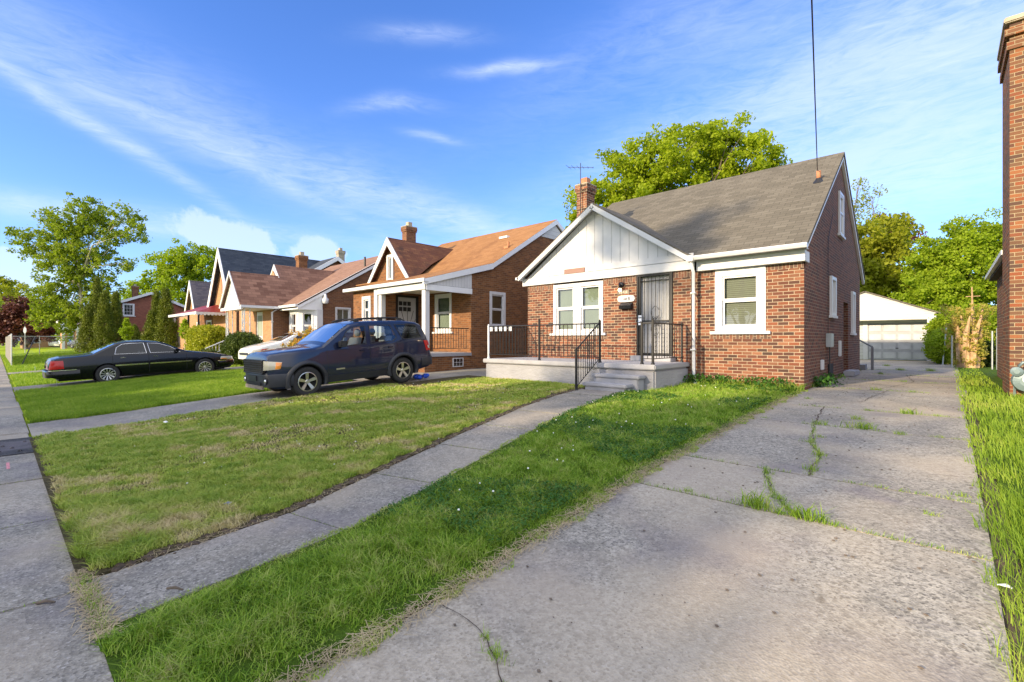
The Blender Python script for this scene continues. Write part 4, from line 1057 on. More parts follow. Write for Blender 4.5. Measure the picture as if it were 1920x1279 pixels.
m = MB(XR(X3)); m.lathe([(.02, 3.42), (.06, 3.38), (.09, 3.22), (.16, 3.16), (.15, 2.98), (.10, 2.92)], 'z', (11.35, .25, 0), 12); m.tube([(11.35, 0, 3.3), (11.35, .25, 3.42)], .02, 6); m.build('flood_lamp', M['white_vinyl'], H3, smooth=True)
chimney(-28.75, -28.32, 12.2, 12.7, 3.0, 6.08, 'brick2', H3)
q = at(677, 505, 29); m = MB(); m.lathe([(.06, z3(14.2) - .1), (.06, z3(14.2) + .42)], 'z', (X3 - .5, 14.0, 0), 8); m.build('vent_pipe', M['plastic'], H3)

# ------------------------------------------------------------------ fourth house: dark blue roof, and its red awning
H4 = thing('brick_house', 'tall gabled brick house with slate blue roof and red porch awning', 'house', (-38, 11, 0))
GX4, GZ4, GY4 = -36.5, 7.36, 10.6
m = MB()
for s_ in (-1, 1):
    r_s = roof_slab([(GX4, GY4 - .35, GZ4), (GX4 + s_ * 2.6, GY4 - .35, 3.1), (GX4 + s_ * 2.6, 20, 3.1), (GX4, 20, GZ4)], .07); k = len(m.v); m.v += r_s.v; m.f += [[i2 + k for i2 in f] for f in r_s.f]
m.build('gable_roof', M['shingle4'], H4)
m = MB(XF(GY4)); m.prism([(GX4 - 2.5, 0, 3.0), (GX4 + 2.5, 0, 3.0), (GX4, 0, GZ4 - .15)], (0, -.1, 0)); m.box(GX4 - 2.4, GX4 + 2.5, -.1, 0, -.6, 3.0); m.build('wall', M['brick_pale'], H4)
m = MB(XF(GY4 - .36))
for s_ in (-1, 1): m.prism([(GX4, .02, GZ4 + .02), (GX4 + s_ * 2.65, .02, 3.02), (GX4 + s_ * 2.25, .02, 3.02), (GX4, .02, GZ4 - .6)], (0, -.05, 0))
m.build('rake_board', M['trim_blue'], H4)
window(H4, XF(GY4), GX4 - .05, GX4 + .55, 4.25, 5.3, casing=.1, proud=.05, inset=0)
for sh_ in (-.32, .62):
    m = MB(XF(GY4)); m.box(GX4 + sh_, GX4 + sh_ + .22, .003, .03, 4.25, 5.3); m.build('shutter', plain('brown shutter', (.20, .07, .04), .7), H4)
# main body with side gable towards the east
ys4 = [(10.9, 3.2), (17.4, 7.35), (23.9, 3.2)]
m = MB()
for (a, b) in zip(ys4[:-1], ys4[1:]):
    r_s = roof_slab([(-44.2, a[0], a[1]), (-33.7, a[0], a[1]), (-33.7, b[0], b[1]), (-44.2, b[0], b[1])], .08); k = len(m.v); m.v += r_s.v; m.f += [[i2 + k for i2 in f] for f in r_s.f]
m.build('roof', M['shingle4'], H4)
m = MB(XR(-33.95)); m.poly([(11.0, 0, -.6), (23.7, 0, -.6), (23.7, 0, 3.2), (17.4, 0, 7.25), (11.0, 0, 3.2)]); m.build('side_wall', M['brick3'], H4, recalc=False)
m = MB(XF(11.1)); wall_panel(m, -44, -34, -.6, 3.3, [(-42.3, -41.0, 1.2, 2.6)]); m.build('wall', M['brick2'], H4, recalc=False)
window(H4, XF(11.1), -42.3, -41.0, 1.2, 2.6, casing=.1)
m = MB(XR(-33.7))
for (a, b) in zip(ys4[:-1], ys4[1:]): m.prism([(a[0], .0, a[1]), (b[0], 0, b[1]), (b[0], 0, b[1] - .3), (a[0], 0, a[1] - .3)], (0, .07, 0))
m.build('rake_board', M['trim_blue'], H4)
chimney(-34.9, -34.5, 17.9, 18.4, 6.5, 7.95, 'cap', H4, flues=1)
m = MB(); m.prism([(-43.2, 8.9, 2.92), (-36.0, 8.9, 2.92), (-38.2, 11.1, 3.75), (-43.2, 11.1, 3.75)], (0, 0, -.04)); m.prism([(-36.0, 8.9, 2.92), (-36.0, 11.4, 2.92), (-38.2, 11.4, 3.75), (-38.2, 11.1, 3.75)], (0, 0, -.04))
aw = m.build('awning', M['red_awning'], H4)
m = MB(); m.box(-43.25, -35.96, 8.84, 8.90, 2.78, 2.95); 
for k in range(11): m.box(-35.99, -35.95, 8.86 + k * .214, 8.98 + k * .214, 2.72, 2.93); m.box(-35.99, -35.95, 8.98 + k * .214, 9.074 + k * .214, 2.77, 2.93)
m.build('valance', M['white'], aw)
for x_ in (-36.2, -38.6):
    m = MB(); m.box(x_ - .05, x_ + .05, 9.0, 9.1, .9, 2.8); m.build('awning_post', M['black_iron'], H4)
m = MB(); m.box(-43.3, -36.1, 8.95, 11.0, -.5, .5); m.box(-36.35, -36.1, 8.95, 9.3, .5, 1.3); m.box(-38.8, -38.4, 8.95, 9.3, .5, 1.7); m.build('porch_base', M['brick_pale'], H4)
m = MB(); m.box(-36.6, -36.05, 9.3, 10.9, 1.3, 1.55); m.box(-36.25, -36.1, 9.4, 9.55, .5, 1.3); m.build('porch_rail', plain('cream painted rail', (.62, .55, .36), .6), H4)

# ------------------------------------------------------------------ fifth house: narrow grey gable
H5 = thing('brick_house', 'brick house with narrow steep grey purple gable left of the red awning', 'house', (-49, 12, 0))
m = MB(); GX5, GZ5 = -47.9, 6.2
for s_ in (-1, 1):
    r_s = roof_slab([(GX5, 11.3, GZ5), (GX5 + s_ * 1.7, 11.3, 3.3), (GX5 + s_ * 1.7, 18, 3.3), (GX5, 18, GZ5)], .07); k = len(m.v); m.v += r_s.v; m.f += [[i2 + k for i2 in f] for f in r_s.f]
for (a, b) in (((11.6, 3.2), (17, 6.3)), ((17, 6.3), (22, 3.3))):
    r_s = roof_slab([(-54, a[0], a[1]), (-44.6, a[0], a[1]), (-44.6, b[0], b[1]), (-54, b[0], b[1])], .07); k = len(m.v); m.v += r_s.v; m.f += [[i2 + k for i2 in f] for f in r_s.f]
m.build('roof', M['shingle5'], H5)
m = MB(XF(11.6)); m.prism([(GX5 - 1.6, 0, 3.2), (GX5 + 1.6, 0, 3.2), (GX5, 0, GZ5 - .15)], (0, -.1, 0)); m.box(-53.8, -44.8, -.1, 0, -.6, 3.2); m.build('wall', M['brick_pale'], H5)
m = MB(XR(-44.8)); m.poly([(11.6, 0, -.6), (21.8, 0, -.6), (21.8, 0, 3.3), (17, 0, 6.2), (11.6, 0, 3.2)]); m.build('side_wall', M['brick2'], H5, recalc=False)
m = MB(XF(11.28))
for s_ in (-1, 1): m.prism([(GX5, .02, GZ5 + .02), (GX5 + s_ * 1.75, .02, 3.2), (GX5 + s_ * 1.45, .02, 3.2), (GX5, .02, GZ5 - .5)], (0, -.05, 0))
m.build('rake_board', M['trim_blue'], H5)
window(H5, XF(11.6), -46.8, -45.9, 1.3, 2.6, casing=.1, inset=0, proud=.06)

# ------------------------------------------------------------------ sixth: old red brick gable wall between the evergreens
H6 = thing('brick_house', 'old red brick house with plain gable end seen between the dark conifers', 'house', (-66, 12, 0))
m = MB(XR(-64)); m.prism([(8.5, 0, -.6), (14.5, 0, -.6), (14.5, 0, 4.9), (11.5, 0, 6.15), (8.5, 0, 4.9)], (0, -7, 0)); m.build('wall', M['brick6'], H6)
m = MB()
for (a, b) in (((8.1, 4.84), (11.5, 6.28)), ((11.5, 6.28), (14.9, 4.84))):
    r_s = roof_slab([(-71.3, a[0], a[1]), (-63.7, a[0], a[1]), (-63.7, b[0], b[1]), (-71.3, b[0], b[1])], .1); k = len(m.v); m.v += r_s.v; m.f += [[i2 + k for i2 in f] for f in r_s.f]
r_s = roof_slab([(-63.9, 12.6, 3.0), (-58.5, 12.6, 3.0), (-58.5, 16.6, 5.4), (-63.9, 16.6, 5.4)], .1); k = len(m.v); m.v += r_s.v; m.f += [[i2 + k for i2 in f] for f in r_s.f]
m.build('roof', M['shingle5'], H6)
m = MB(); m.box(-63.9, -58.7, 12.9, 16.5, -.6, 3.05); m.build('wing_wall', M['brick2'], H6)
m = MB(XR(-63.7))
for (a, b) in (((8.1, 4.88), (11.5, 6.32)), ((11.5, 6.32), (14.9, 4.88))): m.prism([(a[0], 0, a[1]), (b[0], 0, b[1]), (b[0], 0, b[1] - .28), (a[0], 0, a[1] - .28)], (0, .06, 0))
m.build('rake_board', M['white'], H6)
window(H6, XR(-64), 9.1, 10.1, 3.65, 4.95, casing=.12, inset=0, proud=.08, muntin=(3, 3), hung=False, pane='pane_dark', blind='curtain')
window(H6, XR(-64), 9.7, 10.4, 1.0, 1.9, casing=.12, inset=0, proud=.08, hung=False)
chimney(-65.5, -64.9, 10.1, 10.6, 5, 6.9, 'brick3', H6)

# far houses at the end of the street
H7 = thing('far_house', 'distant pale brick house with white columned porch behind the chain link fence', 'house', (-98, 9, 0))
q = at(140, 650, 92)
m = MB(); m.box(-104, -96, 8.6, 15, -.6, 3.4); m.box(-97.2, -94.9, 6.6, 7.2, -.6, 3.2); m.build('wall', M['brick_pale'], H7)
m = MB(); m.box(-96, -91.5, 6.2, 9.6, 2.5, 3.0); m.box(-98, -94.5, 6.2, 7.2, 3.0, 3.9); m.build('porch_roof', M['white'], H7)
for yy_ in (6.4, 7.9, 9.3):
    m = MB(); m.box(-91.9, -91.6, yy_, yy_ + .3, -.6, 2.5); m.build('column', M['white'], H7)
m = roof_slab([(-104.5, 8.3, 3.3), (-95.5, 8.3, 3.3), (-95.5, 12, 6.2), (-104.5, 12, 6.2)], .1); m.build('roof', M['shingle5'], H7)
H8 = thing('far_house', 'distant low house with dark blue roof under the maroon tree', 'house', (-118, 5, 0))
m = MB(); m.box(-126, -116, 3.2, 8.6, -.6, 2.0); m.build('wall', M['brick_pale'], H8)
m = roof_slab([(-126.5, 2.8, 1.9), (-115.5, 2.8, 1.9), (-115.5, 6, 4.2), (-126.5, 6, 4.2)], .1); m.build('roof', M['shingle4'], H8)
window(H8, XR(-116), 4.0, 5.4, .6, 1.6, casing=.15, inset=0, proud=.1)

# ------------------------------------------------------------------ right hand neighbour with tall chimney
HR = thing('brick_house', 'tall red brick house wall with big chimney at the right edge of the photo', 'house', (3, 14, 0))
m = MB(); m.box(.88, 2.3, 12.96, 14.5, -.6, 7.05); chm = m.build('chimney', M['brick_right'], HR)
m = MB(); m.box(.84, 2.34, 12.92, 14.54, 6.55, 6.70); m.box(.81, 2.37, 12.89, 14.57, 6.80, 6.93); m.build('corbel', M['brick_right'], chm)
m = MB(); m.box(.80, 2.38, 12.88, 14.58, 7.05, 7.16); m.build('cap', M['cap'], chm, bevel=.02)
m = MB(); m.box(1.30, 1.62, 13.5, 13.9, 7.16, 7.5); m.build('flue', M['flue'], chm)
m = MB(XL(1.10)); wall_panel(m, 13.2, 20.0, -.6, 2.98); m.build('side_wall', M['brick_right'], HR, recalc=False)
m = MB(); m.poly([(1.10, 13.2, -.6), (9, 13.2, -.6), (9, 13.2, 2.98), (1.10, 13.2, 2.98)]); m.poly([(1.10, 20.0, -.6), (9, 20.0, -.6), (9, 20.0, 2.98), (5.2, 20.0, 5.6), (1.10, 20.0, 2.98)]); m.poly([(1.10, 13.2, 2.98), (9, 13.2, 2.98), (5.2, 13.2, 5.6)]); m.build('wall', M['brick_right'], HR, recalc=False)
m = roof_slab([(.94, 13.6, 2.98), (.94, 20.3, 2.98), (5.2, 20.3, 5.7), (5.2, 13.6, 5.7)], .08); k0 = roof_slab([(9.4, 13.6, 2.86), (9.4, 20.3, 2.86), (5.2, 20.3, 5.7), (5.2, 13.6, 5.7)], .08)
k = len(m.v); m.v += k0.v; m.f += [[i2 + k for i2 in f] for f in k0.f]; m.build('roof', M['shingle1'], HR)
m = MB(); m.box(.86, .94, 14.55, 20.3, 2.90, 3.0); m.build('gutter', M['white_vinyl'], HR)
m = MB(); m.box(.94, 1.10, 14.55, 20.2, 2.84, 2.88); m.build('soffit', plain('dark brown soffit', (.05, .03, .02), .8), HR)
# gas meter on the chimney breast
GM = thing('gas_meter', 'pale grey green gas meter in front of the tall chimney at the right edge', 'gas meter', (1.0, 12.75, .2))
m = MB(); m.lathe([(.10, 12.55), (.19, 12.58), (.205, 12.64), (.205, 12.74), (.19, 12.80), (.10, 12.83)], 'y', (1.08, 0, .33), 20); m.box(.93, 1.23, 12.57, 12.81, .33, .52); m.build('body', M['meter'], GM, smooth=False, bevel=.0)
m = MB(); m.tube([(.98, 12.70, .52), (.98, 12.70, .60), (1.03, 12.70, .66), (1.14, 12.70, .66), (1.20, 12.72, .60), (1.2, 12.75, .52)], .028, 8); m.build('pipe', M['meter'], GM, smooth=True)
m = MB(); m.lathe([(.04, 12.50), (.085, 12.52), (.085, 12.60), (.05, 12.63)], 'y', (.94, 0, .50), 14); m.tube([(.94, 12.6, .5), (.94, 12.9, .5), (.94, 12.9, -.05)], .02, 6); m.build('regulator', M['meter'], GM)
m = MB(); m.lathe([(.07, 12.535), (.07, 12.548)], 'y', (1.08, 0, .36), 14); m.build('dial', M['white_vinyl'], GM)

# ------------------------------------------------------------------ garage
G_ = thing('garage', 'white detached garage with panelled overhead door at the end of the driveway', 'garage', (-3.2, 33, 0))
GY = 32.0
m = MB(XF(GY)); m.prism([(-6.2, 0, 2.42), (-.40, 0, 2.42), (-.30, 0, 2.50), (-3.27, 0, 3.70), (-6.3, 0, 2.50)], (0, -.12, 0)); m.box(-6.2, -.45, -.12, -.001, 2.15, 2.42); gb = m.build('gable', stripemat('bright white clapboard', (.56, .56, .56), (.36, .37, .39), .15, .12), G_)
m = MB(); yb_ = GY + .75
m.box(-6.1, -3.28, yb_, yb_ + .08, 0, 2.15); m.box(-.62, -.42, yb_, yb_ + .08, 0, 2.15)
m.box(-6.1, -6.0, GY, 38.2, 0, 2.4); m.box(-.5, -.40, yb_, 38.2, 0, 2.4); m.box(-6.1, -.4, 38.1, 38.2, 0, 2.4); m.build('wall', M['clap'], G_)
m = MB(); m.box(-.72, -.38, GY - .02, GY + .12, 0, 2.30); m.box(-3.42, -3.22, yb_ - .05, yb_ + .0, 0, 2.05); m.box(-.75, -.62, yb_ - .05, yb_ - .0, 0, 2.05); m.box(-3.42, -.5, yb_ - .06, yb_ + .02, 2.0, 2.14); m.build('trim', M['white'], G_)
m = MB(); m.box(-3.25, -.72, yb_ + .02, yb_ + .05, 0.01, 2.02); gd = m.build('garage_door', plain('shade toned door paint', (.36, .37, .41), .5), G_)  # shade of the gable is put into the door's blue-grey colour
m = MB()
for i in range(4):
    for j in range(4):
        x_ = -3.17 + i * .625; z_ = .08 + j * .49; m.box(x_, x_ + .54, yb_ + .005, yb_ + .02, z_, z_ + .36)
m.build('door_panel', plain('shade toned door panel paint', (.46, .47, .51), .5), gd, bevel=.012)  # panels carry the same painted-in shade, a little lighter
m = MB(); m.box(-2.02, -1.90, yb_ - .01, yb_ + .004, .62, .66); m.build('handle', M['plastic'], gd)
m = roof_slab([(-6.4, GY - .1, 2.46), (-3.27, GY - .1, 3.75), (-3.27, 38.4, 3.75), (-6.4, 38.4, 2.46)], .06); k0 = roof_slab([(-.2, GY - .1, 2.46), (-3.27, GY - .1, 3.75), (-3.27, 38.4, 3.75), (-.2, 38.4, 2.46)], .06)
k = len(m.v); m.v += k0.v; m.f += [[i2 + k for i2 in f] for f in k0.f]; m.build('roof', M['shingle1'], G_)
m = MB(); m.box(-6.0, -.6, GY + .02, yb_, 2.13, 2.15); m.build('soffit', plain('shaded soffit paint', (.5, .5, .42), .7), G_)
SHADE = [(-8.3, -20, 10.0, 2.4, 2.4, 'leafy shade tree across the street opposite the driveway', 170), (-12.9, -20.5, 10.2, 3.0, 2.4, 'leafy shade tree across the street opposite the front walk', 130),
         (-17.4, -20, 9.2, 3.0, 2.4, 'leafy shade tree across the street opposite the dark blue car', 90), (-12.6, -19, 15.9, 1.7, 12.2, 'slim tallest shade tree across the street', 12),
         (-1.9, -21, 9.0, 1.5, 3.4, 'smaller shade tree across the street at its right end', 24), (-24.6, -20, 7.8, 3.4, 5.4, 'spreading shade tree across the street opposite the black sedan', 90)]
# ------------------------------------------------------------------ vehicles: a lofted body with real openings for glass
def lerp(a, b, f): return a + (b - a) * f
def make_car(name, label, cat, loc, rotz, P, pitch=0.0, group=None):
    root = thing(name, label, cat, loc, group, (0, -pitch, rotz))
    L, W = P['L'], P['W'] / 2
    top_x = [p[0] for p in P['top']]; top_z = [p[1] for p in P['top']]
    bel_x = [p[0] for p in P['belt']]; bel_z = [p[1] for p in P['belt']]
    top = lambda x: float(np.interp(x, top_x, top_z)); belt = lambda x: min(top(x), float(np.interp(x, bel_x, bel_z)))
    bot_x = [p[0] for p in P['bot']]; bot_z = [p[1] for p in P['bot']]
    bot = lambda x: float(np.interp(x, bot_x, bot_z))
    fr, rr, k = P.get('round', (.5, .35, .20)); tum = P['tumble']
    def plan(x):
        v = 1.0
        if x < fr: v -= P.get('fn', .14) * ((fr - x) / fr) ** 2.6
        if x > L - rr: v -= P.get('rn', .10) * ((x - (L - rr)) / rr) ** 2.6
        return v
    def yw(x, z):
        b = belt(x); zb = bot(x)
        if z <= b:
            f = (z - zb) / max(.05, b - zb); q = 1 - .055 * (1 - min(1, f / .45)) ** 2 - .030 * max(0, (f - .55) / .45) ** 2
            return W * plan(x) * q
        return W * plan(x) * .97 - (z - b) * tum
    def side(x, z, s, off=0.0): return (x, s * (yw(x, z) + off), z)
    crown = .045
    def ytop(x): return yw(x, top(x)) - .05
    def topp(x, s, off=0.0): return (x, s * ytop(x), top(x) + crown * (1 - s * s) + off)
    def inpoly(x, z, poly):
        c = False; j = len(poly) - 1
        for i in range(len(poly)):
            a, b = poly[i], poly[j]
            if (a[1] > z) != (b[1] > z) and x < (b[0] - a[0]) * (z - a[1]) / (b[1] - a[1] + 1e-12) + a[0]: c = not c
            j = i
        return c
    def shrink(poly, d):
        cx = sum(p[0] for p in poly) / len(poly); cz = sum(p[1] for p in poly) / len(poly); out = []
        for p in poly:
            v = Vector((p[0] - cx, p[1] - cz)); l = v.length; out.append((p[0] - v.x / l * d, p[1] - v.y / l * d))
        return out
    NX, NS, NG, NT_ = P.get('NX', 150), 22, 8, 12
    xs = sorted(set([L * (1 - math.cos(PI * i / NX)) / 2 * .35 + L * i / NX * .65 for i in range(NX + 1)] + top_x))
    m = MB(); grid = []
    for x in xs:
        col = []; zb, b, tp = bot(x), belt(x), top(x)
        for s in (-1, 1):
            c = []
            for i in range(NS + 1): c.append(m.P(side(x, lerp(zb, b, i / NS), s)))
            for i in range(1, NG + 1):
                z = lerp(b, tp - .045 if tp - b > .09 else tp - .5 * (tp - b), i / NG) if tp > b else b
                c.append(m.P(side(x, z, s)))
            c.append(m.P((x, s * (ytop(x) + .022), tp - .012)))
            col.append(c)
        tr = [m.P(topp(x, lerp(-1, 1, i / NT_))) for i in range(NT_ + 1)]
        grid.append((col, tr))
    holes = [shrink(w_, .022) for w_ in P['win']]; wh = P['wheels']; wr_ = P['arch']
    for i in range(len(xs) - 1):
        xm = (xs[i] + xs[i + 1]) / 2
        for si, s in enumerate((-1, 1)):
            a, b = grid[i][0][si], grid[i + 1][0][si]
            for j in range(len(a) - 1):
                zc = (m.v[a[j]][2] + m.v[a[j + 1]][2] + m.v[b[j]][2] + m.v[b[j + 1]][2]) / 4
                if any(inpoly(xm, zc, h) for h in holes): continue
                if any((xm - wx) ** 2 + (zc - wz) ** 2 < wr_ ** 2 for wx, wz in wh): continue
                m.f.append([a[j], b[j], b[j + 1], a[j + 1]])
        ta, tb = grid[i][1], grid[i + 1][1]
        m.f.append([grid[i][0][0][-1], grid[i + 1][0][0][-1], tb[0], ta[0]]); m.f.append([grid[i][0][1][-1], grid[i + 1][0][1][-1], tb[-1], ta[-1]])
        for j in range(NT_):
            sm = (j + .5) / NT_ * 2 - 1
            if any(x0 + .03 < xm < x1 - .03 and abs(sm) < .93 for x0, x1 in P['glass_top']): continue
            m.f.append([ta[j], ta[j + 1], tb[j + 1], tb[j]])
    for e in (0, -1):
        c = grid[e]; ring = c[0][0] + c[1] + c[0][1][::-1]
        for j in range(len(c[0][0]) - 1): m.f.append([c[0][0][j], c[0][0][j + 1], c[0][1][j + 1], c[0][1][j]])
        m.f.append([c[0][0][-1]] + c[1] + [c[0][1][-1]])
    body = m.build('body', M[P['paint']], root, local=True)
    bm = bmesh.new(); bm.from_mesh(body.data); bmesh.ops.remove_doubles(bm, verts=bm.verts, dist=.0005)
    for v in bm.verts:      # pull ragged arch edges onto the circle
        if v.is_boundary:
            for wx, wz in wh:
                d = math.hypot(v.co.x - wx, v.co.z - wz)
                if abs(d - wr_) < .05 and d > .01 and abs(v.co.y) > W * .5:
                    v.co.x = wx + (v.co.x - wx) * wr_ / d; v.co.z = max(v.co.z, wz - .2) if False else wz + (v.co.z - wz) * wr_ / d
    bmesh.ops.recalc_face_normals(bm, faces=bm.faces)
    for f in bm.faces: f.smooth = True
    for e in bm.edges:
        if len(e.link_faces) == 2 and e.calc_face_angle(0) > R(32): e.smooth = False
    bm.to_mesh(body.data); bm.free()
    # side glass, its rubber frame
    for w_ in P['win']:
        for s in (-1, 1):
            q = MB(); pts = []
            for i in range(len(w_)):
                a, b = w_[i], w_[(i + 1) % len(w_)]; nn = max(1, int(math.dist(a, b) / .12))
                pts += [(lerp(a[0], b[0], t_ / nn), lerp(a[1], b[1], t_ / nn)) for t_ in range(nn)]
            q.poly([side(x, z, s, .001) for x, z in pts]); wn = q.build('window', M[P.get('glass', 'car_glass')], root, local=True)
            q = MB(); inn = shrink(w_, P.get('fw', .026)); n = len(w_)
            for i in range(n):
                a, b, c, d = w_[i], w_[(i + 1) % n], inn[(i + 1) % n], inn[i]
                q.prism([side(*a, s, .004), side(*b, s, .004), side(*c, s, .003), side(*d, s, .003)], (0, s * .006, 0))
            q.build('frame', M[P.get('winframe', 'plastic')], wn, local=True)
    for gi, (x0, x1) in enumerate(P['glass_top']):
        q = MB(); nx = 6
        for i in range(nx):
            for j in range(8):
                f = lambda a, b: topp(lerp(x0, x1, a / nx), lerp(-.95, .95, b / 8), .003)
                q.poly([f(i, j), f(i + 1, j), f(i + 1, j + 1), f(i, j + 1)])
        wn = q.build('windshield' if gi == 0 else 'rear_window', M[P.get('wglass', 'car_glass')], root, smooth=True, local=True)
    # seams
    q = MB()
    for xd in P.get('doors', []):
        for s in (-1, 1):
            pts = [side(xd + P.get('lean', 0) * (z - .6), z, s, .0015) for z in np.linspace(P['doorz'][0], belt(xd) - .01, 10)]
            for a, b in zip(pts[:-1], pts[1:]): q.poly([(a[0] - .006, a[1], a[2]), (a[0] + .006, a[1], a[2]), (b[0] + .006, b[1], b[2]), (b[0] - .006, b[1], b[2])])
    if q.f: q.build('door_seam', M['hub_dark'], body, local=True)
    for xh, zh in P.get('handles', []):
        for s in (-1, 1):
            q = MB(); y_ = yw(xh, zh); q.box(xh - .075, xh + .075, s * (y_ - .004), s * (y_ + .030), zh - .016, zh + .016); q.build('door_handle', M[P.get('handle_mat', 'plastic')], root, local=True, bevel=.008)
    # wheels and arch linings
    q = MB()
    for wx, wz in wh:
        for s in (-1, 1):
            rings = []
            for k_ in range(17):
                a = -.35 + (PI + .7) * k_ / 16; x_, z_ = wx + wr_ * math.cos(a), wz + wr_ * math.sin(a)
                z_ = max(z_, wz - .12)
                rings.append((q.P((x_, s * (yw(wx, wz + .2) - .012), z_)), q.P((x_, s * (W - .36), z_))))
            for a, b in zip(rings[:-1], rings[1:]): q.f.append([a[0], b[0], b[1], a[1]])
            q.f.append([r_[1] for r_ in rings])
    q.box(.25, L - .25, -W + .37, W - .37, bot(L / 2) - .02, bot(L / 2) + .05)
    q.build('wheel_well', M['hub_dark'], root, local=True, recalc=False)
    tr_ = P['tyre']
    for wx, wz in wh:
        for s in (-1, 1):
            yo = s * (W - .015); yi = s * (W - .23)
            q = MB(); q.lathe([(tr_ - .09, yi), (tr_ - .02, yi + s * .005), (tr_, yi + s * .03), (tr_, yo - s * .035), (tr_ - .022, yo - s * .006), (tr_ - .07, yo), (P['rim'], yo - s * .012)], 'y', (wx, 0, wz), 32, cap=False)
            wl_ = q.build('wheel', M['rubber'], root, smooth=True, local=True)
            q = MB(); q.lathe([(P['rim'] + .004, yo - s * .008), (P['rim'] - .012, yo - s * .006), (P['rim'] - .022, yo - s * .03), (P['rim'] - .024, yo - s * .09), (.01, yo - s * .11)], 'y', (wx, 0, wz), 28, cap=False)
            q.build('rim', M['hub_dark'] if P['spokes'] else M['alloy'], wl_, smooth=True, local=True)
            q = MB(); q.lathe([(P['rim'] + .004, yo - s * .006), (P['rim'] - .014, yo - s * .004), (P['rim'] - .018, yo - s * .03)], 'y', (wx, 0, wz), 28, cap=False)
            q.lathe([(.001, yo - s * .022), (.035, yo - s * .022), (.05, yo - s * .032), (.055, yo - s * .06)], 'y', (wx, 0, wz), 14, cap=False)
            for k_ in range(P['spokes']):
                a = 2 * PI * k_ / P['spokes'] + .3; ca, sa = math.cos(a), math.sin(a); h1, h2 = P['spw']
                def pt(r_, t_, y_): return (wx + ca * r_ - sa * t_, y_, wz + sa * r_ + ca * t_)
                q.prism([pt(.04, -h1, yo - s * .03), pt(.04, h1, yo - s * .03), pt(P['rim'] - .01, h2, yo - s * .016), pt(P['rim'] - .01, -h2, yo - s * .016)], (0, -s * .03, 0))
            q.build('hubcap', M['alloy'], wl_, local=True)
    return root, side, topp, yw, top, belt, bot, body

def lamp(name, mat, cor, s, parent, off=.008, th=.012, nu=7, nv=4, wrap=None):
    """lamp lens on the curved flank: cor = 4 corners (x,z); wrap = two points round on the nose or tail"""
    q = MB(); rows = []
    for j in range(nv + 1):
        g = j / nv; row = []
        for i in range(nu + 1):
            f = i / nu; x = lerp(lerp(cor[0][0], cor[1][0], f), lerp(cor[3][0], cor[2][0], f), g); z = lerp(lerp(cor[0][1], cor[1][1], f), lerp(cor[3][1], cor[2][1], f), g)
            bul = th * min(1, 4 * min(1 if wrap else f, 1 - f, g, 1 - g) + .15)
            row.append(q.P(side(x, z, s, off + bul)))
        if wrap: a, b = wrap; row.insert(0, q.P((lerp(a[0], b[0], g), s * lerp(a[1], b[1], g), lerp(a[2], b[2], g))))
        rows.append(row)
    for j in range(nv):
        for i in range(len(rows[0]) - 1): q.f.append([rows[j][i], rows[j][i + 1], rows[j + 1][i + 1], rows[j + 1][i]])
    return q.build(name, M[mat], parent, smooth=True, local=True)
# --- dark blue sport utility vehicle
P = dict(L=4.44, W=1.80, tumble=.23, paint='suv_paint', fn=.24, rn=.09, round=(.75, .3, 0),
    top=[(0, .90), (.03, .985), (.10, 1.03), (.35, 1.065), (1.05, 1.115), (1.22, 1.15), (1.36, 1.24), (1.75, 1.52), (1.98, 1.645), (2.25, 1.695), (2.9, 1.71), (3.6, 1.695), (3.98, 1.65), (4.12, 1.58), (4.33, 1.10), (4.38, .95), (4.44, .70)],
    belt=[(0, .88), (.15, .96), (1.1, 1.05), (2.4, 1.09), (3.6, 1.14), (4.25, 1.16), (4.44, .70)],
    bot=[(0, .36), (.1, .26), (.5, .24), (1.4, .27), (3.0, .29), (4.0, .33), (4.3, .38), (4.44, .46)],
    wheels=[(.80, .352), (3.42, .352)], arch=.405, tyre=.352, rim=.222, spokes=5, spw=(.026, .040),
    win=[[(1.60, 1.11), (2.36, 1.13), (2.40, 1.60), (2.04, 1.585), (1.86, 1.48)], [(2.48, 1.13), (3.16, 1.16), (3.28, 1.25), (3.14, 1.60), (2.50, 1.615)], [(3.42, 1.25), (3.50, 1.19), (4.09, 1.21), (3.97, 1.55), (3.90, 1.59), (3.26, 1.61)]],
    glass_top=[(1.33, 1.96), (4.13, 4.28)], doors=[1.30, 2.44, 3.27], doorz=(.46, 1.1), handles=[(2.22, .98), (3.05, 1.01)], handle_mat='suv_paint', wglass='car_glass')
gsl = math.atan2(gz(7.5) - gz(4.9), 2.62) + .012
SX, SY_ = -11.78, 4.12
suv, side, topp, yw, top, belt, bot, body = make_car('parked_car', 'dark blue boxy four wheel drive with roof rack parked beside the front lawn', 'car', (SX, SY_, gz(4.9) - .052), R(90), P, gsl)
LQ = dict(local=True)
for s in (-1, 1):
    q = MB()      # lower cladding
    q2 = [(1.23, .27), (3.13, .30), (3.13, .44), (1.33, .44)]
    n = 10
    for i in range(n):
        a, b = lerp(1.20, 3.02, i / n), lerp(1.20, 3.02, (i + 1) / n)
        q.prism([side(a, .27, s, .0), side(b, .27, s, .0), side(b, .44, s, .0), side(a, .44, s, .0)], (0, s * .022, 0))
    q.build('sill_cladding', M['suv_clad'], suv, **LQ)
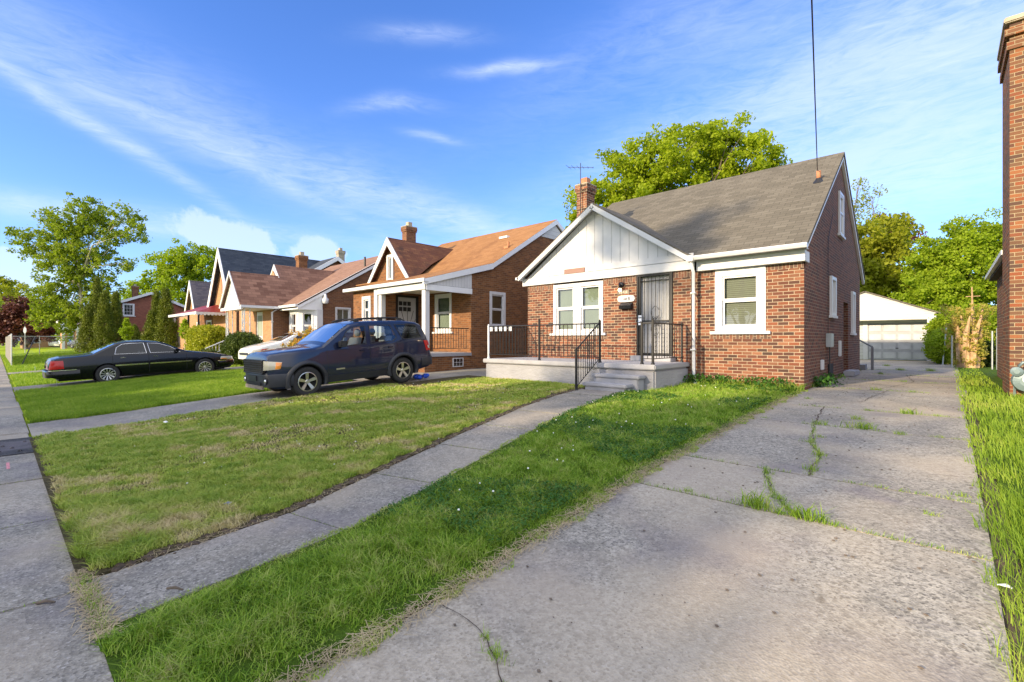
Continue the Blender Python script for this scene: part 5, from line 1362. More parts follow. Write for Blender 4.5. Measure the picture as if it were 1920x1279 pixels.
for wx, wz in P['wheels']:
    for s in (-1, 1):
        q = MB(); prev = None
        for k in range(25):
            a = -.30 + (PI + .6) * k / 24; ca, sa = math.cos(a), math.sin(a); ring = []
            for (r_, o_) in ((.395, -.03), (.400, .032), (.43, .04), (.485, .024), (.50, -.01)):
                x_, z_ = wx + r_ * ca, max(.24, wz + r_ * sa); ring.append(q.P((x_, s * (yw(x_, max(z_, .45)) + o_), z_)))
            if prev:
                for j in range(4): q.f.append([prev[j], prev[j + 1], ring[j + 1], ring[j]])
            prev = ring
        q.build('fender_flare', M['suv_clad'], suv, smooth=True, **LQ)
def end_strip(x_in, z0, z1, off, n=14, sgn=-1, xl=0.0):
    """wrap-around bumper band following the plan curve of the nose (sgn -1) or tail (+1)"""
    q = MB(); prev = None; L = P['L']
    path = []
    for i in range(n + 1):
        f = i / n; path.append((lerp(x_in, 0.0, f) if sgn < 0 else lerp(L - x_in, L, f)))
    pts = []
    for x in path: pts.append((x, -(yw(x, (z0 + z1) / 2) + off)))
    x_e = -off if sgn < 0 else L + off
    ye = pts[-1][1]
    for i in range(1, 12): pts.append((x_e - (0.05 if sgn < 0 else -.05) * math.sin(PI * i / 12), ye + (-2 * ye) * i / 12))
    for x in path[::-1]: pts.append((x, yw(x, (z0 + z1) / 2) + off))
    for (x, y) in pts:
        r_ = [q.P((x, y * .985, z0)), q.P((x, y, lerp(z0, z1, .2))), q.P((x, y, lerp(z0, z1, .8))), q.P((x, y * .97, z1)), q.P((x * .97 + (.05 if sgn < 0 else L * .03 - .05), y * .85, z1))]
        if prev:
            for j in range(4): q.f.append([prev[j], prev[j + 1], r_[j + 1], r_[j]])
        prev = r_
    return q
end_strip(.48, .30, .62, .018).build('front_bumper', M['suv_clad'], suv, smooth=True, **LQ)
end_strip(.42, .42, .68, .018, sgn=1).build('rear_bumper', M['suv_clad'], suv, smooth=True, **LQ)
q = MB(); q.prism([(-.060, -.55, .62), (-.060, .55, .62), (-.038, .58, .90), (-.038, -.58, .90)], (.05, 0, 0)); gr = q.build('radiator_grille', M['plastic_dust'], suv, **LQ)
q = MB()
for k in range(5): q.box(-.078, -.055, -.55, .55, .655 + k * .05, .667 + k * .05)
q.build('grille_slats', M['plastic'], gr, **LQ)
q = MB(); q.box(-.085, -.055, -.22, .22, .43, .55); q.build('plate_holder', M['plastic'], suv, bevel=.006, **LQ)
q = MB(); q.box(-.07, -.03, -.42, .42, .34, .41); q.build('lower_intake', M['hub_dark'], suv, **LQ)
for s in (-1, 1):
    q = MB(); q.tube([(1.30, s * .12, 1.20), (1.42, s * .3, 1.30), (1.62, s * .62, 1.40)], .007, 5); q.build('wiper', M['plastic'], suv, **LQ)
q = MB(); q.tube([(-.066, -.56, .61), (-.066, .56, .61), (-.042, .59, .905), (-.042, -.59, .905), (-.066, -.56, .61)], .016, 6); q.build('grille_frame', M['plastic'], gr, **LQ)
q = MB(); q.box(-.075, -.02, -.50, .50, .25, .33); q.build('skid_plate', plain('dented bare bumper', (.30, .24, .19), .6, .3, var=.5), suv, **LQ)
for s in (-1, 1):
    hl = lamp('headlight', 'lens_clear', ((.0, .685), (.22, .695), (.27, .85), (.0, .885)), s, suv, wrap=((-.050, .58, .68), (-.040, .60, .892)))
    lamp('turn_signal', 'lens_amber', ((.13, .70), (.23, .71), (.265, .84), (.15, .855)), s, hl, off=.018, th=.008)
    q = MB(); q.lathe([(.075, -.02), (.07, -.045), (.05, -.03), (.001, -.03)], 'x', (-.03 + .03, s * .62, .44), 14); fg = q.build('fog_lamp', M['plastic'], suv, **LQ)
    q = MB(); q.lathe([(.045, -.035), (.03, -.055), (.001, -.06)], 'x', (0, s * .62, .44), 12); q.build('fog_lens', M['chrome'], fg, **LQ)
    tl = lamp('tail_light', 'lens_red', ((4.43, .84), (4.20, .84), (4.13, 1.13), (4.33, 1.12)), s, suv, wrap=((4.455, .66, .84), (4.39, .62, 1.10)))
    lamp('reverse_lamp', 'lens_clear', ((4.36, .90), (4.27, .90), (4.25, .99), (4.34, .99)), s, tl, off=.02, th=.006)
    q = MB(); y_ = yw(1.62, 1.1) ; q.box(1.58, 1.72, s * (y_ + .03), s * (y_ + .20), 1.10, 1.25); q.tube([(1.66, s * (y_ - .02), 1.12), (1.66, s * (y_ + .1), 1.14)], .025, 6); q.build('side_mirror', M['plastic'], suv, bevel=.03, **LQ)
    q = MB(); pts = [(2.15, s * .50, 1.725), (2.35, s * .51, 1.785), (3.0, s * .51, 1.80), (3.55, s * .50, 1.785), (3.80, s * .49, 1.70)]; q.tube(pts, [.018, .022, .02, .022, .018], 8)
    for x_ in (2.3, 3.0, 3.6): q.box(x_ - .06, x_ + .06, s * .47, s * .54, 1.66, 1.78)
    q.build('roof_rail', M['plastic'], suv, **LQ)
    q = MB(); q.prism([side(x, z, s, .003) for x, z in ((1.50, .555), (1.72, .56), (1.72, .595), (1.50, .59))], (0, s * .004, 0)); q.build('badge', M['alloy'], suv, **LQ)
q = MB(); q.tube([(2.0, -.25, 1.69), (2.0, -.25, 1.72), (1.92, -.25, 1.95)], .004, 5)
for x_ in (2.5, 3.35): q.tube([(x_, -.5, 1.79), (x_, .5, 1.79)], .012, 6)
q.build('roof_bar', M['plastic'], suv, **LQ)
q = MB(); q.box(1.5, 4.1, -.66, .66, .45, .62); q.build('cabin_floor', M['dark'], suv, **LQ)
q = MB(); q.prism([(1.15, -.68, 1.0), (1.55, -.68, 1.06), (1.6, -.68, .9), (1.2, -.68, .8)], (0, 1.36, 0)); q.build('dashboard', M['plastic'], suv, **LQ)
for xx_, yy_ in ((2.15, -.38), (2.15, .38), (3.05, -.4), (3.05, .4)):
    q = MB(); q.prism([(xx_ - .05, yy_ - .24, .8), (xx_ + .1, yy_ - .24, .8), (xx_ + .27, yy_ - .20, 1.30), (xx_ + .15, yy_ - .20, 1.30)], (0, .46, 0)); q.box(xx_ - .5, xx_ + .05, yy_ - .24, yy_ + .24, .62, .82)
    q.sphere((xx_ + .25, yy_, 1.42), .12, 8, (.6, 1.15, .85)); q.build('seat', M['seat'], suv, bevel=.02, **LQ)
q = MB(); q.lathe([(.17, 0), (.185, .02), (.17, .04), (.155, .02), (.17, 0)], 'x', (1.68, -.38 if False else .38, 1.05), 16, cap=False); q.build('steering_wheel', M['plastic'], suv, **LQ)
# blue plastic by its rear wheel
bb = MB(); 
for k in range(7): bb.sphere((-11.2 + random.uniform(-.12, .12), 8.35 + random.uniform(-.14, .14), gz(8.4) + .07 + random.uniform(0, .07)), random.uniform(.06, .11), 5, (1.2, 1, .8))
tag(bb.build('plastic_bag', M['blue_plastic']), 'crumpled blue plastic bag behind the rear wheel of the dark blue car', 'bag')

# --- long black sedan (front towards the house)
P = dict(L=5.39, W=1.98, tumble=.36, paint='black_paint', fn=.13, rn=.13, round=(.6, .5, 0), glass='car_glass_dark', wglass='car_glass', winframe='chrome', fw=.012,
    top=[(0, .62), (.05, .70), (.25, .77), (.7, .86), (1.35, .955), (1.60, 1.0), (1.85, 1.12), (2.25, 1.33), (2.45, 1.385), (2.9, 1.43), (3.35, 1.425), (3.65, 1.375), (3.85, 1.28), (4.28, 1.05), (4.45, 1.015), (5.1, .975), (5.3, .92), (5.37, .80), (5.39, .70)],
    belt=[(0, .60), (.3, .74), (1.4, .91), (2.4, .955), (4.2, .985), (5.2, .93), (5.39, .70)],
    bot=[(0, .36), (.15, .25), (.8, .22), (1.6, .21), (4.2, .22), (5.1, .26), (5.39, .36)],
    wheels=[(1.02, .335), (3.93, .335)], arch=.385, tyre=.335, rim=.212, spokes=11, spw=(.006, .026),
    win=[[(1.80, .985), (2.72, 1.00), (2.78, 1.36), (2.46, 1.34), (2.1, 1.20)], [(2.82, 1.00), (3.72, 1.01), (3.66, 1.24), (3.50, 1.35), (3.3, 1.375), (2.88, 1.37)]],
    glass_top=[(1.64, 2.36), (3.70, 4.26)], doors=[1.62, 2.77, 3.78], doorz=(.32, .95), handles=[(2.56, .875), (3.50, .88)], handle_mat='chrome')
sed, side, topp, yw, top, belt, bot, body = make_car('parked_car', 'long black sedan with red tail lamps parked nose towards the houses', 'car', (-22.27, 6.58, gz(4) + .02), R(-90), P, -.045)
for s in (-1, 1):
    q = MB()
    for a, b in ((1.45, 2.74), (2.80, 3.72)):
        q.prism([side(a, .60, s, .004), side(b, .60, s, .004), side(b, .645, s, .004), side(a, .645, s, .004)], (0, s * .014, 0))
    q.build('side_moulding', M['chrome'], sed, **LQ)
    hl = lamp('headlight', 'lens_clear', ((.0, .575), (.50, .61), (.46, .72), (.03, .70)), s, sed, wrap=((-.03, .42, .56), (-.005, .42, .69)))
    lamp('turn_signal', 'lens_amber', ((.24, .60), (.48, .615), (.46, .66), (.24, .64)), s, hl, off=.016, th=.006)
    lamp('tail_light', 'lens_red', ((5.385, .61), (5.02, .62), (5.03, .885), (5.32, .885)), s, sed, wrap=((5.42, .36, .62), (5.37, .36, .87)))
    q = MB(); y_ = yw(1.9, 1.0); q.box(1.86, 1.98, s * (y_ + .02), s * (y_ + .20), .99, 1.11); q.build('side_mirror', M['black_paint'], sed, bevel=.025, **LQ)
end_strip(.55, .38, .56, .05).build('front_bumper', M['black_paint'], sed, smooth=True, **LQ)
end_strip(.75, .34, .57, .05, sgn=1).build('rear_bumper', M['black_paint'], sed, smooth=True, **LQ)
for s in (-1, 1):
    q = MB(); n = 8
    for i in range(n):
        a, b = lerp(4.72, 5.39, i / n), lerp(4.72, 5.39, (i + 1) / n); q.prism([side(a, .56, s, .055), side(b, .56, s, .055), side(b, .585, s, .055), side(a, .585, s, .055)], (0, s * .006, 0))
        a, b = lerp(0, .6, i / n), lerp(0, .6, (i + 1) / n); q.prism([side(a, .545, s, .055), side(b, .545, s, .055), side(b, .565, s, .055), side(a, .565, s, .055)], (0, s * .006, 0))
    q.build('bumper_trim', M['chrome'], sed, **LQ)
q = MB(); q.prism([(-.06, -.36, .54), (-.06, .36, .54), (-.01, .36, .70), (-.01, -.36, .70)], (.05, 0, 0)); q.build('radiator_grille', M['chrome'], sed, **LQ)
q = MB(); q.box(1.8, 4.2, -.7, .7, .40, .55); q.build('cabin_floor', M['dark'], sed, **LQ)
for xx_, yy_ in ((2.6, -.38), (2.6, .38), (3.45, 0)):
    q = MB(); ww = .26 if yy_ else .62; q.prism([(xx_, yy_ - ww, .6), (xx_ + .15, yy_ - ww, .6), (xx_ + .25, yy_ - ww * .9, 1.12), (xx_ + .15, yy_ - ww * .9, 1.12)], (0, ww * 1.9, 0)); q.build('seat', M['seat'], sed, bevel=.02, **LQ)

# --- white small car between
P = dict(L=4.2, W=1.76, tumble=.34, paint='white_paint', fn=.20, rn=.12, round=(.8, .4, 0),
    top=[(0, .66), (.06, .76), (.3, .86), (.9, 1.0), (1.15, 1.06), (1.9, 1.42), (2.3, 1.49), (3.2, 1.47), (3.8, 1.30), (4.05, 1.02), (4.2, .8)],
    belt=[(0, .64), (.4, .80), (1.2, .95), (4.0, 1.0), (4.2, .8)], bot=[(0, .32), (.3, .22), (3.9, .24), (4.2, .4)],
    wheels=[(.82, .31), (3.4, .31)], arch=.36, tyre=.31, rim=.2, spokes=7, spw=(.012, .024),
    win=[[(1.55, .99), (2.4, 1.01), (2.4, 1.40), (2.0, 1.37)], [(2.48, 1.01), (3.5, 1.04), (3.3, 1.38), (2.48, 1.41)]], glass_top=[(1.18, 1.86), (3.82, 4.03)], doors=[1.4, 2.44, 3.4], doorz=(.3, .95), handles=[(2.25, .87)], handle_mat='white_paint', glass='car_glass_dark', NX=80)
wc, side, topp, yw, top, belt, bot, body = make_car('parked_car', 'white compact car partly hidden behind the dark blue four wheel drive', 'car', (-22.3, 7.25, gz(8) + .03), R(90), P, .0)
for s in (-1, 1):
    hl = lamp('headlight', 'lens_clear', ((.03, .60), (.40, .64), (.70, .80), (.12, .73)), s, wc)
    lamp('turn_signal', 'lens_red', ((.38, .66), (.60, .74), (.66, .79), (.42, .76)), s, hl, off=.018, th=.006)
    q = MB(); y_ = yw(1.6, .98); q.box(1.52, 1.64, s * (y_ + .02), s * (y_ + .2), .98, 1.1); q.build('side_mirror', M['white_paint'], wc, bevel=.025, **LQ)
q = MB(); q.box(-.02, .04, -.5, .5, .50, .60); q.build('radiator_grille', M['plastic'], wc, **LQ)
q = MB(); q.box(1.4, 3.9, -.6, .6, .40, .55); q.build('cabin_floor', M['dark'], wc, **LQ)

# --- distant cars beyond the chain link fence
def small_car(label, px, d, rz, paint, suvlike):
    P = dict(L=4.6, W=1.85, tumble=.3, paint=paint, round=(.6, .4, 0), NX=40,
        top=[(0, .7), (.1, .85), (1.1, 1.0), (1.9, 1.5 if not suvlike else 1.65), (2.6, 1.55 if not suvlike else 1.75), (3.3, 1.45 if not suvlike else 1.74), (4.0, 1.0 if not suvlike else 1.68), (4.5, .95 if not suvlike else 1.1), (4.6, .7)],
        belt=[(0, .68), (1.1, .92), (4.4, .95 if not suvlike else 1.05), (4.6, .7)], bot=[(0, .35), (.3, .25), (4.3, .25), (4.6, .4)], wheels=[(.9, .33), (3.6, .33)], arch=.38, tyre=.33, rim=.2, spokes=5, spw=(.02, .03),
        win=[[(1.7, .98), (2.5, 1.0), (2.5, 1.42 if not suvlike else 1.62), (2.05, 1.38 if not suvlike else 1.55)], [(2.58, 1.0), (3.4, 1.02), (3.3, 1.32 if not suvlike else 1.62), (2.58, 1.42 if not suvlike else 1.62)]], glass_top=[(1.15, 1.85), (3.45, 3.95) if not suvlike else (4.05, 4.4)], doors=[], doorz=(.3, .9), glass='car_glass_dark')
    p = at(px, 650, d); make_car('distant_car', label, 'car', (p.x, p.y, gz(p.y) + .0), rz, P)
small_car('distant dark grey sport utility vehicle behind the fence, nearest of the far cars', 140, 70, R(25), 'grey_paint', True)
small_car('distant white sedan behind the chain link fence', 88, 84, R(40), 'white_paint', False)
small_car('distant dark blue sedan left of the distant white one', 55, 88, R(35), 'suv_paint', False)

# ------------------------------------------------------------------ trees: tapered trunk and limbs, crowns of many leaf sized faces
def leaf_cloud(centres, radii, nper, size, flat=.75, seed=0, droop=0.0):
    r = np.random.default_rng(seed); n = len(centres) * nper
    C = np.repeat(centres, nper, 0); Rr = np.repeat(radii, nper)
    v = r.normal(0, 1, (n, 3)); v /= np.linalg.norm(v, axis=1)[:, None]; v *= (r.uniform(0, 1, n) ** .45)[:, None]
    v[:, 2] *= flat; p = C + v * Rr[:, None]; p[:, 2] -= droop * r.uniform(0, 1, n) * Rr
    a = r.normal(0, 1, (n, 3)); a /= np.linalg.norm(a, axis=1)[:, None]
    b = np.cross(a, r.normal(0, 1, (n, 3))); b /= np.linalg.norm(b, axis=1)[:, None]
    s = size * r.uniform(.6, 1.3, n)[:, None]
    V = np.stack([p - a * s * .55, p - b * s * .36, p + a * s * .55, p + b * s * .36], 1).reshape(-1, 3)
    return V, np.arange(n * 4).reshape(-1, 4), np.repeat(np.clip(np.repeat(r.uniform(0, 1, len(centres)), nper) * .5 + r.uniform(0, 1, n) * .5, 0, 1), 4)
def make_tree(name, label, cat, base, trunk_h, trunk_r, blobs, leaf, size, nclump, nper, cl_r=(.35, .7), group=None, bark='bark', seed=0, shell=.55, limbs=True, lean=(0, 0), droop=0.0, twigs=0):
    """blobs: (x, y, z, rx, ry, rz) in world space; clumps fill them unevenly, denser towards the outside"""
    r = np.random.default_rng(seed + 100); base = Vector(base); root = thing(name, label, cat, base, group)
    m = MB(); topc = np.mean([b[:3] for b in blobs], 0)
    fork = Vector((base.x + lean[0], base.y + lean[1], base.z + trunk_h))
    mid = base.lerp(fork, .5) + Vector((r.normal(0, .03), r.normal(0, .03), 0)) * trunk_h
    m.tube([base - Vector((0, 0, .3)), base + Vector((0, 0, trunk_h * .08)), mid, fork], [trunk_r * 1.5, trunk_r * 1.05, trunk_r * .85, trunk_r * .7], 9)
    if limbs:
        for b in blobs:
            c = Vector(b[:3]); k1 = fork.lerp(c, .5) + Vector((r.normal(0, .08), r.normal(0, .08), .06)) * (c - fork).length
            m.tube([fork - Vector((0, 0, .2)), k1, c], [trunk_r * .5, trunk_r * .28, trunk_r * .08], 6)
            for q_ in range(4):
                dv = Vector(r.normal(0, 1, 3)); dv.normalize(); e = c + Vector((dv.x * b[3], dv.y * b[4], dv.z * b[5])) * .8
                st = k1.lerp(c, r.uniform(.2, .9)); m.tube([st, st.lerp(e, .55) + Vector((0, 0, .1)), e], [trunk_r * .14, trunk_r * .07, trunk_r * .02], 5)
    m.build('trunk', M[bark], root)
    vol = np.array([b[3] * b[4] * b[5] for b in blobs]) ** .75; cnt = np.maximum(3, (vol / vol.sum() * nclump)).astype(int)
    cs, rs = [], []
    for b, n in zip(blobs, cnt):
        v = r.normal(0, 1, (n, 3)); v /= np.linalg.norm(v, axis=1)[:, None]; q_ = r.uniform(0, 1, n); q_ = np.where(r.uniform(0, 1, n) < shell, .72 + .36 * q_, q_ ** .5 * .8)
        cs.append(np.array(b[:3]) + v * q_[:, None] * np.array(b[3:6])); rs.append(r.uniform(cl_r[0], cl_r[1], n))
    cs = np.concatenate(cs); rs = np.concatenate(rs)
    V, F, rr_ = leaf_cloud(cs, rs, nper, size, seed=seed, droop=droop)
    npmesh('crown', V, F, LG[leaf], root, rr_)
    return root
def B(px, py, d, rpx, fy=1.0, fd=1.0, dd=0.0):
    """crown lobe about a picture direction at a true distance d, radius given in photo pixels at that distance"""
    p = at(px, py, d + dd); r_ = rpx * (d + dd) / 889; return (p.x, p.y, p.z, r_, r_ * fd, r_ * fy)
d = 31
make_tree('maple_tree', 'big sunlit spring green tree behind the near house roof', 'tree', at(1265, 690, d)[:2] + (0,) if False else (at(1265, 638, d).x, at(1265, 638, d).y, 0), 4.5, .35,
    [B(1110, 385, d, 42), B(1160, 345, d, 60, dd=1), B(1220, 310, d, 62), B(1265, 285, d, 52, dd=-1), B(1315, 300, d, 68, dd=1), B(1375, 275, d, 55), B(1410, 300, d, 50, dd=-1), B(1440, 345, d, 45), B(1480, 330, d, 18, .7), B(1300, 370, d, 90, dd=1), B(1190, 400, d, 70), B(1400, 380, d, 70), B(1100, 430, d, 35)],
    'maple', .19, 680, 105, (.34, .80), seed=1, shell=.6)
d = 44
make_tree('maple_tree', 'olive green tree with red brown patches behind the white garage', 'tree', (at(1660, 638, d).x, at(1660, 638, d).y, 0), 3, .3,
    [B(1640, 450, d, 50), B(1680, 440, d, 38, dd=1), B(1610, 480, d, 45), B(1660, 510, d, 65), B(1700, 530, d, 48), B(1640, 570, d, 60), B(1590, 540, d, 50), B(1700, 590, d, 50)], 'olive', .30, 420, 60, (.5, 1.0), seed=2)
make_tree('maple_tree', 'thin reddish leaved tree showing through behind the olive green one', 'tree', (at(1680, 638, 50).x, at(1680, 638, 50).y, 0), 3, .25, [B(1668, 425, 50, 30), B(1690, 450, 50, 35), B(1680, 600, 50, 40)], 'maroon', .28, 90, 40, (.5, .9), seed=22)
d = 36
make_tree('maple_tree', 'broad lime green tree filling the gap left of the tall brick chimney', 'tree', (at(1830, 638, d).x, at(1830, 638, d).y, 0), 2.5, .3,
    [B(1790, 462, d, 50), B(1835, 452, d, 50), B(1870, 470, d, 45), B(1760, 490, d, 45), B(1800, 520, d, 75), B(1740, 550, d, 48), B(1850, 540, d, 60), B(1780, 600, d, 60), B(1730, 620, d, 38), B(1860, 620, d, 50)], 'lime', .19, 760, 85, (.32, .72), seed=3, shell=.6)
make_tree('bare_tree', 'thin sparse tall tree right of the roof gable', 'tree', (at(1600, 638, 52).x, at(1600, 638, 52).y, 0), 9, .22, [B(1612, 345, 52, 14), B(1635, 370, 52, 16), B(1610, 385, 52, 20), B(1640, 400, 52, 14), B(1600, 430, 52, 30)], 'olive', .22, 60, 26, (.5, 1.1), seed=4)
make_tree('tree', 'dark leafy tree further back between the garage and lime green tree', 'tree', (at(1735, 638, 62).x, at(1735, 638, 62).y, 0), 3, .3, [B(1730, 540, 62, 40), B(1760, 580, 62, 50), B(1690, 600, 62, 50), B(1640, 620, 62, 40)], 'olive', .4, 160, 50, (.7, 1.2), seed=5)
# left side
d = 50
make_tree('birch_tree', 'tall airy birch at the left with open spreading crown and pale trunk', 'tree', (at(150, 638, d).x, at(150, 638, d).y, gz(5)), 8.0, .20,
    [B(60, 445, d, 33, .6), B(110, 425, d, 34), B(150, 405, d, 42), B(185, 420, d, 34), B(235, 405, d, 24), B(258, 430, d, 22, 1.2), B(225, 450, d, 24), B(140, 450, d, 42), B(90, 475, d, 38, .8), B(170, 490, d, 44), B(130, 520, d, 48), B(190, 540, d, 30), B(95, 560, d, 40), B(150, 580, d, 40), B(115, 605, d, 30), B(240, 495, d, 22, .6), B(75, 590, d, 22), B(45, 470, d, 18)],
    'birch', .22, 900, 42, (.25, .65), bark='bark_pale', seed=6, shell=.45, droop=.6)
d = 62
make_tree('maple_tree', 'bright green tree with feathery top left of the blue roofed house', 'tree', (at(330, 638, d).x, at(330, 638, d).y, 0), 4, .35,
    [B(340, 490, d, 38), B(375, 490, d, 34), B(400, 500, d, 26), B(305, 505, d, 30), B(355, 530, d, 48), B(290, 545, d, 36), B(265, 560, d, 28), B(330, 570, d, 45), B(395, 550, d, 34), B(240, 575, d, 26)], 'lime', .28, 460, 62, (.5, 1.0), seed=7)
d = 74
make_tree('maroon_tree', 'wide dark maroon leaved tree at the far left', 'tree', (at(50, 638, d).x, at(50, 638, d).y, gz(0)), 2.0, .4,
    [B(20, 600, d, 32), B(50, 585, d, 30), B(80, 605, d, 26), B(45, 615, d, 30), B(92, 620, d, 18), B(8, 625, d, 22), B(-15, 610, d, 30)], 'maroon', .36, 330, 60, (.5, 1.0), seed=8)
for (px, py, dd_, sz, lf, lab, sd) in ((25, 560, 115, 32, 'olive', 'distant olive tree above the maroon one', 9), (110, 590, 120, 30, 'lime', 'distant lime green tree right of the maroon one', 10), (-20, 580, 105, 42, 'birch', 'distant green tree at the far left edge', 12), (200, 585, 100, 34, 'olive', 'distant olive tree behind the two conifer groups', 13), (5, 540, 130, 24, 'olive', 'thin distant tree top rising at the far left', 14)):
    make_tree('distant_tree', lab, 'tree', (at(px, 638, dd_).x, at(px, 638, dd_).y, -.5), 3, .3, [B(px, py, dd_, sz), B(px - sz * .7, py + 18, dd_, sz * .7), B(px + sz * .7, py + 15, dd_, sz * .75), B(px, py + 35, dd_, sz * .9)], lf, .55, 110, 40, (.8, 1.6), seed=sd, group='distant trees at the end of the street')
# treeline far behind the yards so that the sky does not reach the ground
for i, (px, dd_, sz) in enumerate(((640, 95, 22), (900, 85, 20), (1030, 80, 24), (1560, 80, 30), (1720, 85, 30), (1900, 70, 50))):
    pass

# conifers
def conifer(label, px, dist, zt, rad, base_z, seed, leaf='arbor', group=None):
    r = np.random.default_rng(seed); p = at(px, 638, dist); base = Vector((p.x, p.y, base_z)); root = thing('conifer', label, 'conifer', base, group)
    m = MB(); m.tube([base, base + Vector((0, 0, zt - base_z - .4))], [.09, .02], 7); m.build('trunk', M['bark'], root)
    n = 420; f = r.uniform(0, 1, n) ** .8; zz = base_z + .1 + f * (zt - base_z - .1); prof = rad * .92 * np.minimum(1, ((1 - f) * 1.12) ** .85 + .02) * np.where(f < .08, .85, 1); a = r.uniform(0, 2 * PI, n); q_ = r.uniform(.55, 1.0, n)
    cs = np.stack([p.x + np.cos(a) * prof * q_, p.y + np.sin(a) * prof * q_, zz], 1)
    V, F, rr_ = leaf_cloud(cs, r.uniform(.16, .34, n) * (rad / 1.0), 46, .095, flat=1.5, seed=seed)
    npmesh('foliage', V, F, LG[leaf], root, rr_)
g1 = 'dark conifers left of the red brick gable'
conifer('leftmost sunlit conifer of the left group, beside the pale birch trunk', 168, 46, 4.3, 1.15, gz(6), 31, group=g1)
conifer('tallest conifer of the left group, narrow top', 182, 47.5, 7.1, 1.0, gz(6), 32, group=g1)
conifer('broad conifer in the middle of the left group', 196, 45.5, 5.6, 1.15, gz(6), 33, group=g1)
conifer('dark conifer on the right of the left group', 217, 47, 5.7, 1.0, gz(7), 34, group=g1)
g2 = 'dark conifers right of the red brick gable'
conifer('low wide conifer on the left of the right hand group', 286, 44, 3.6, 1.05, gz(8), 35, group=g2)
conifer('tall twin topped conifer in the middle of the right hand group', 294, 45, 5.6, .95, gz(8), 36, group=g2)
conifer('tallest dark conifer on the right of the right hand group', 311, 44, 5.7, 1.15, gz(8), 37, group=g2)
conifer('small dark conifer bush under the red brick wall', 252, 46, 2.3, .9, gz(8), 38)
# shrubs and hedges
def shrub(name, label, cat, c, rad, leaf, n=260, size=.07, seed=0, box=False, nper=45, clr=(.08, .2), core=.8, spiky=0, group=None):
    r = np.random.default_rng(seed); z0 = gz(c[1]); root = thing(name, label, cat, (c[0], c[1], z0), group)
    m = MB()
    m.tube([(c[0], c[1], z0 - .05), (c[0], c[1], z0 + rad[2])], [.05, .03], 6)
    for k in range(6): a = k * PI / 3; m.tube([(c[0], c[1], z0 + .05), (c[0] + rad[0] * .6 * math.cos(a), c[1] + rad[1] * .6 * math.sin(a), z0 + rad[2] * 1.4)], [.03, .012], 5)
    m.build('stems', M['bark'], root)
    v = r.normal(0, 1, (n, 3)); v /= np.linalg.norm(v, axis=1)[:, None]
    if box: v /= (np.abs(v) ** 5).sum(1)[:, None] ** (1 / 5)
    q_ = np.where(r.uniform(0, 1, n) < .75, r.uniform(.86, 1.0, n), r.uniform(.3, .9, n)) + spiky * r.exponential(.15, n) * (v[:, 2] > 0)
    cs = np.array([c[0], c[1], z0 + rad[2]]) + v * q_[:, None] * np.array(rad)
    V, F, rr_ = leaf_cloud(cs, r.uniform(*clr, n), nper, size, seed=seed, flat=1.0)
    npmesh('foliage', V, F, LG[leaf], root, rr_)
    return root
shrub('hedge', 'rounded dark green clipped bush left of the white compact car', 'bush', (-24.7, 8.0), (1.22, .8, .76), 'hedge', 900, .07, 41, nper=45, box=False)
shrub('hedge', 'square yellow green clipped hedge in front of the red awning porch', 'hedge', (-31.4, 8.3), (1.9, .75, .95), 'gold', 1100, .08, 42, box=True, nper=45, clr=(.1, .22))
shrub('hedge', 'low dark bush at the nose of the black sedan', 'bush', (-26.7, 7.1), (.6, .5, .34), 'hedge', 200, .06, 43)
shrub('shrub', 'orange and yellow tipped shrub behind the dark blue car bonnet', 'shrub', (-17.3, 7.9), (.72, .6, .66), 'orange', 300, .06, 44, spiky=1.3, nper=42, clr=(.07, .2))
shrub('shrub', 'low green shrub beside the orange tipped one', 'shrub', (-18.2, 7.7), (.55, .5, .42), 'gold', 200, .05, 45, spiky=1.0, nper=35)
shrub('shrub', 'small pale shrub on the stone rockery left of the black sedan nose', 'shrub', (-33.5, 8.6), (.5, .5, .3), 'lime', 90, .07, 46)
def sapling(label, x, y, h, r_, seed):
    root = thing('sapling', label, 'sapling', (x, y, gz(y))); m = MB(); m.tube([(x, y, gz(y)), (x, y, gz(y) + h * .8)], [.04, .015], 6); m.build('trunk', M['bark_pale'], root)
    r = np.random.default_rng(seed); n = 90; f = r.uniform(0, 1, n); a = r.uniform(0, 2 * PI, n); zz = gz(y) + h * (.5 + .5 * f); pr_ = r_ * np.sin(np.clip((f * .9 + .12), 0, 1) * PI) * r.uniform(.3, 1, n)
    V, F, rr_ = leaf_cloud(np.stack([x + np.cos(a) * pr_, y + np.sin(a) * pr_, zz], 1), r.uniform(.08, .16, n), 26, .09, seed=seed); npmesh('crown', V, F, LG['lime'], root, rr_)
sapling('young pale green sapling behind the black sedan roof', -40, 5.9, 2.65, .42, 51)
sapling('young sapling in front of the red awning house corner', -38, 8.7, 2.5, .33, 52)
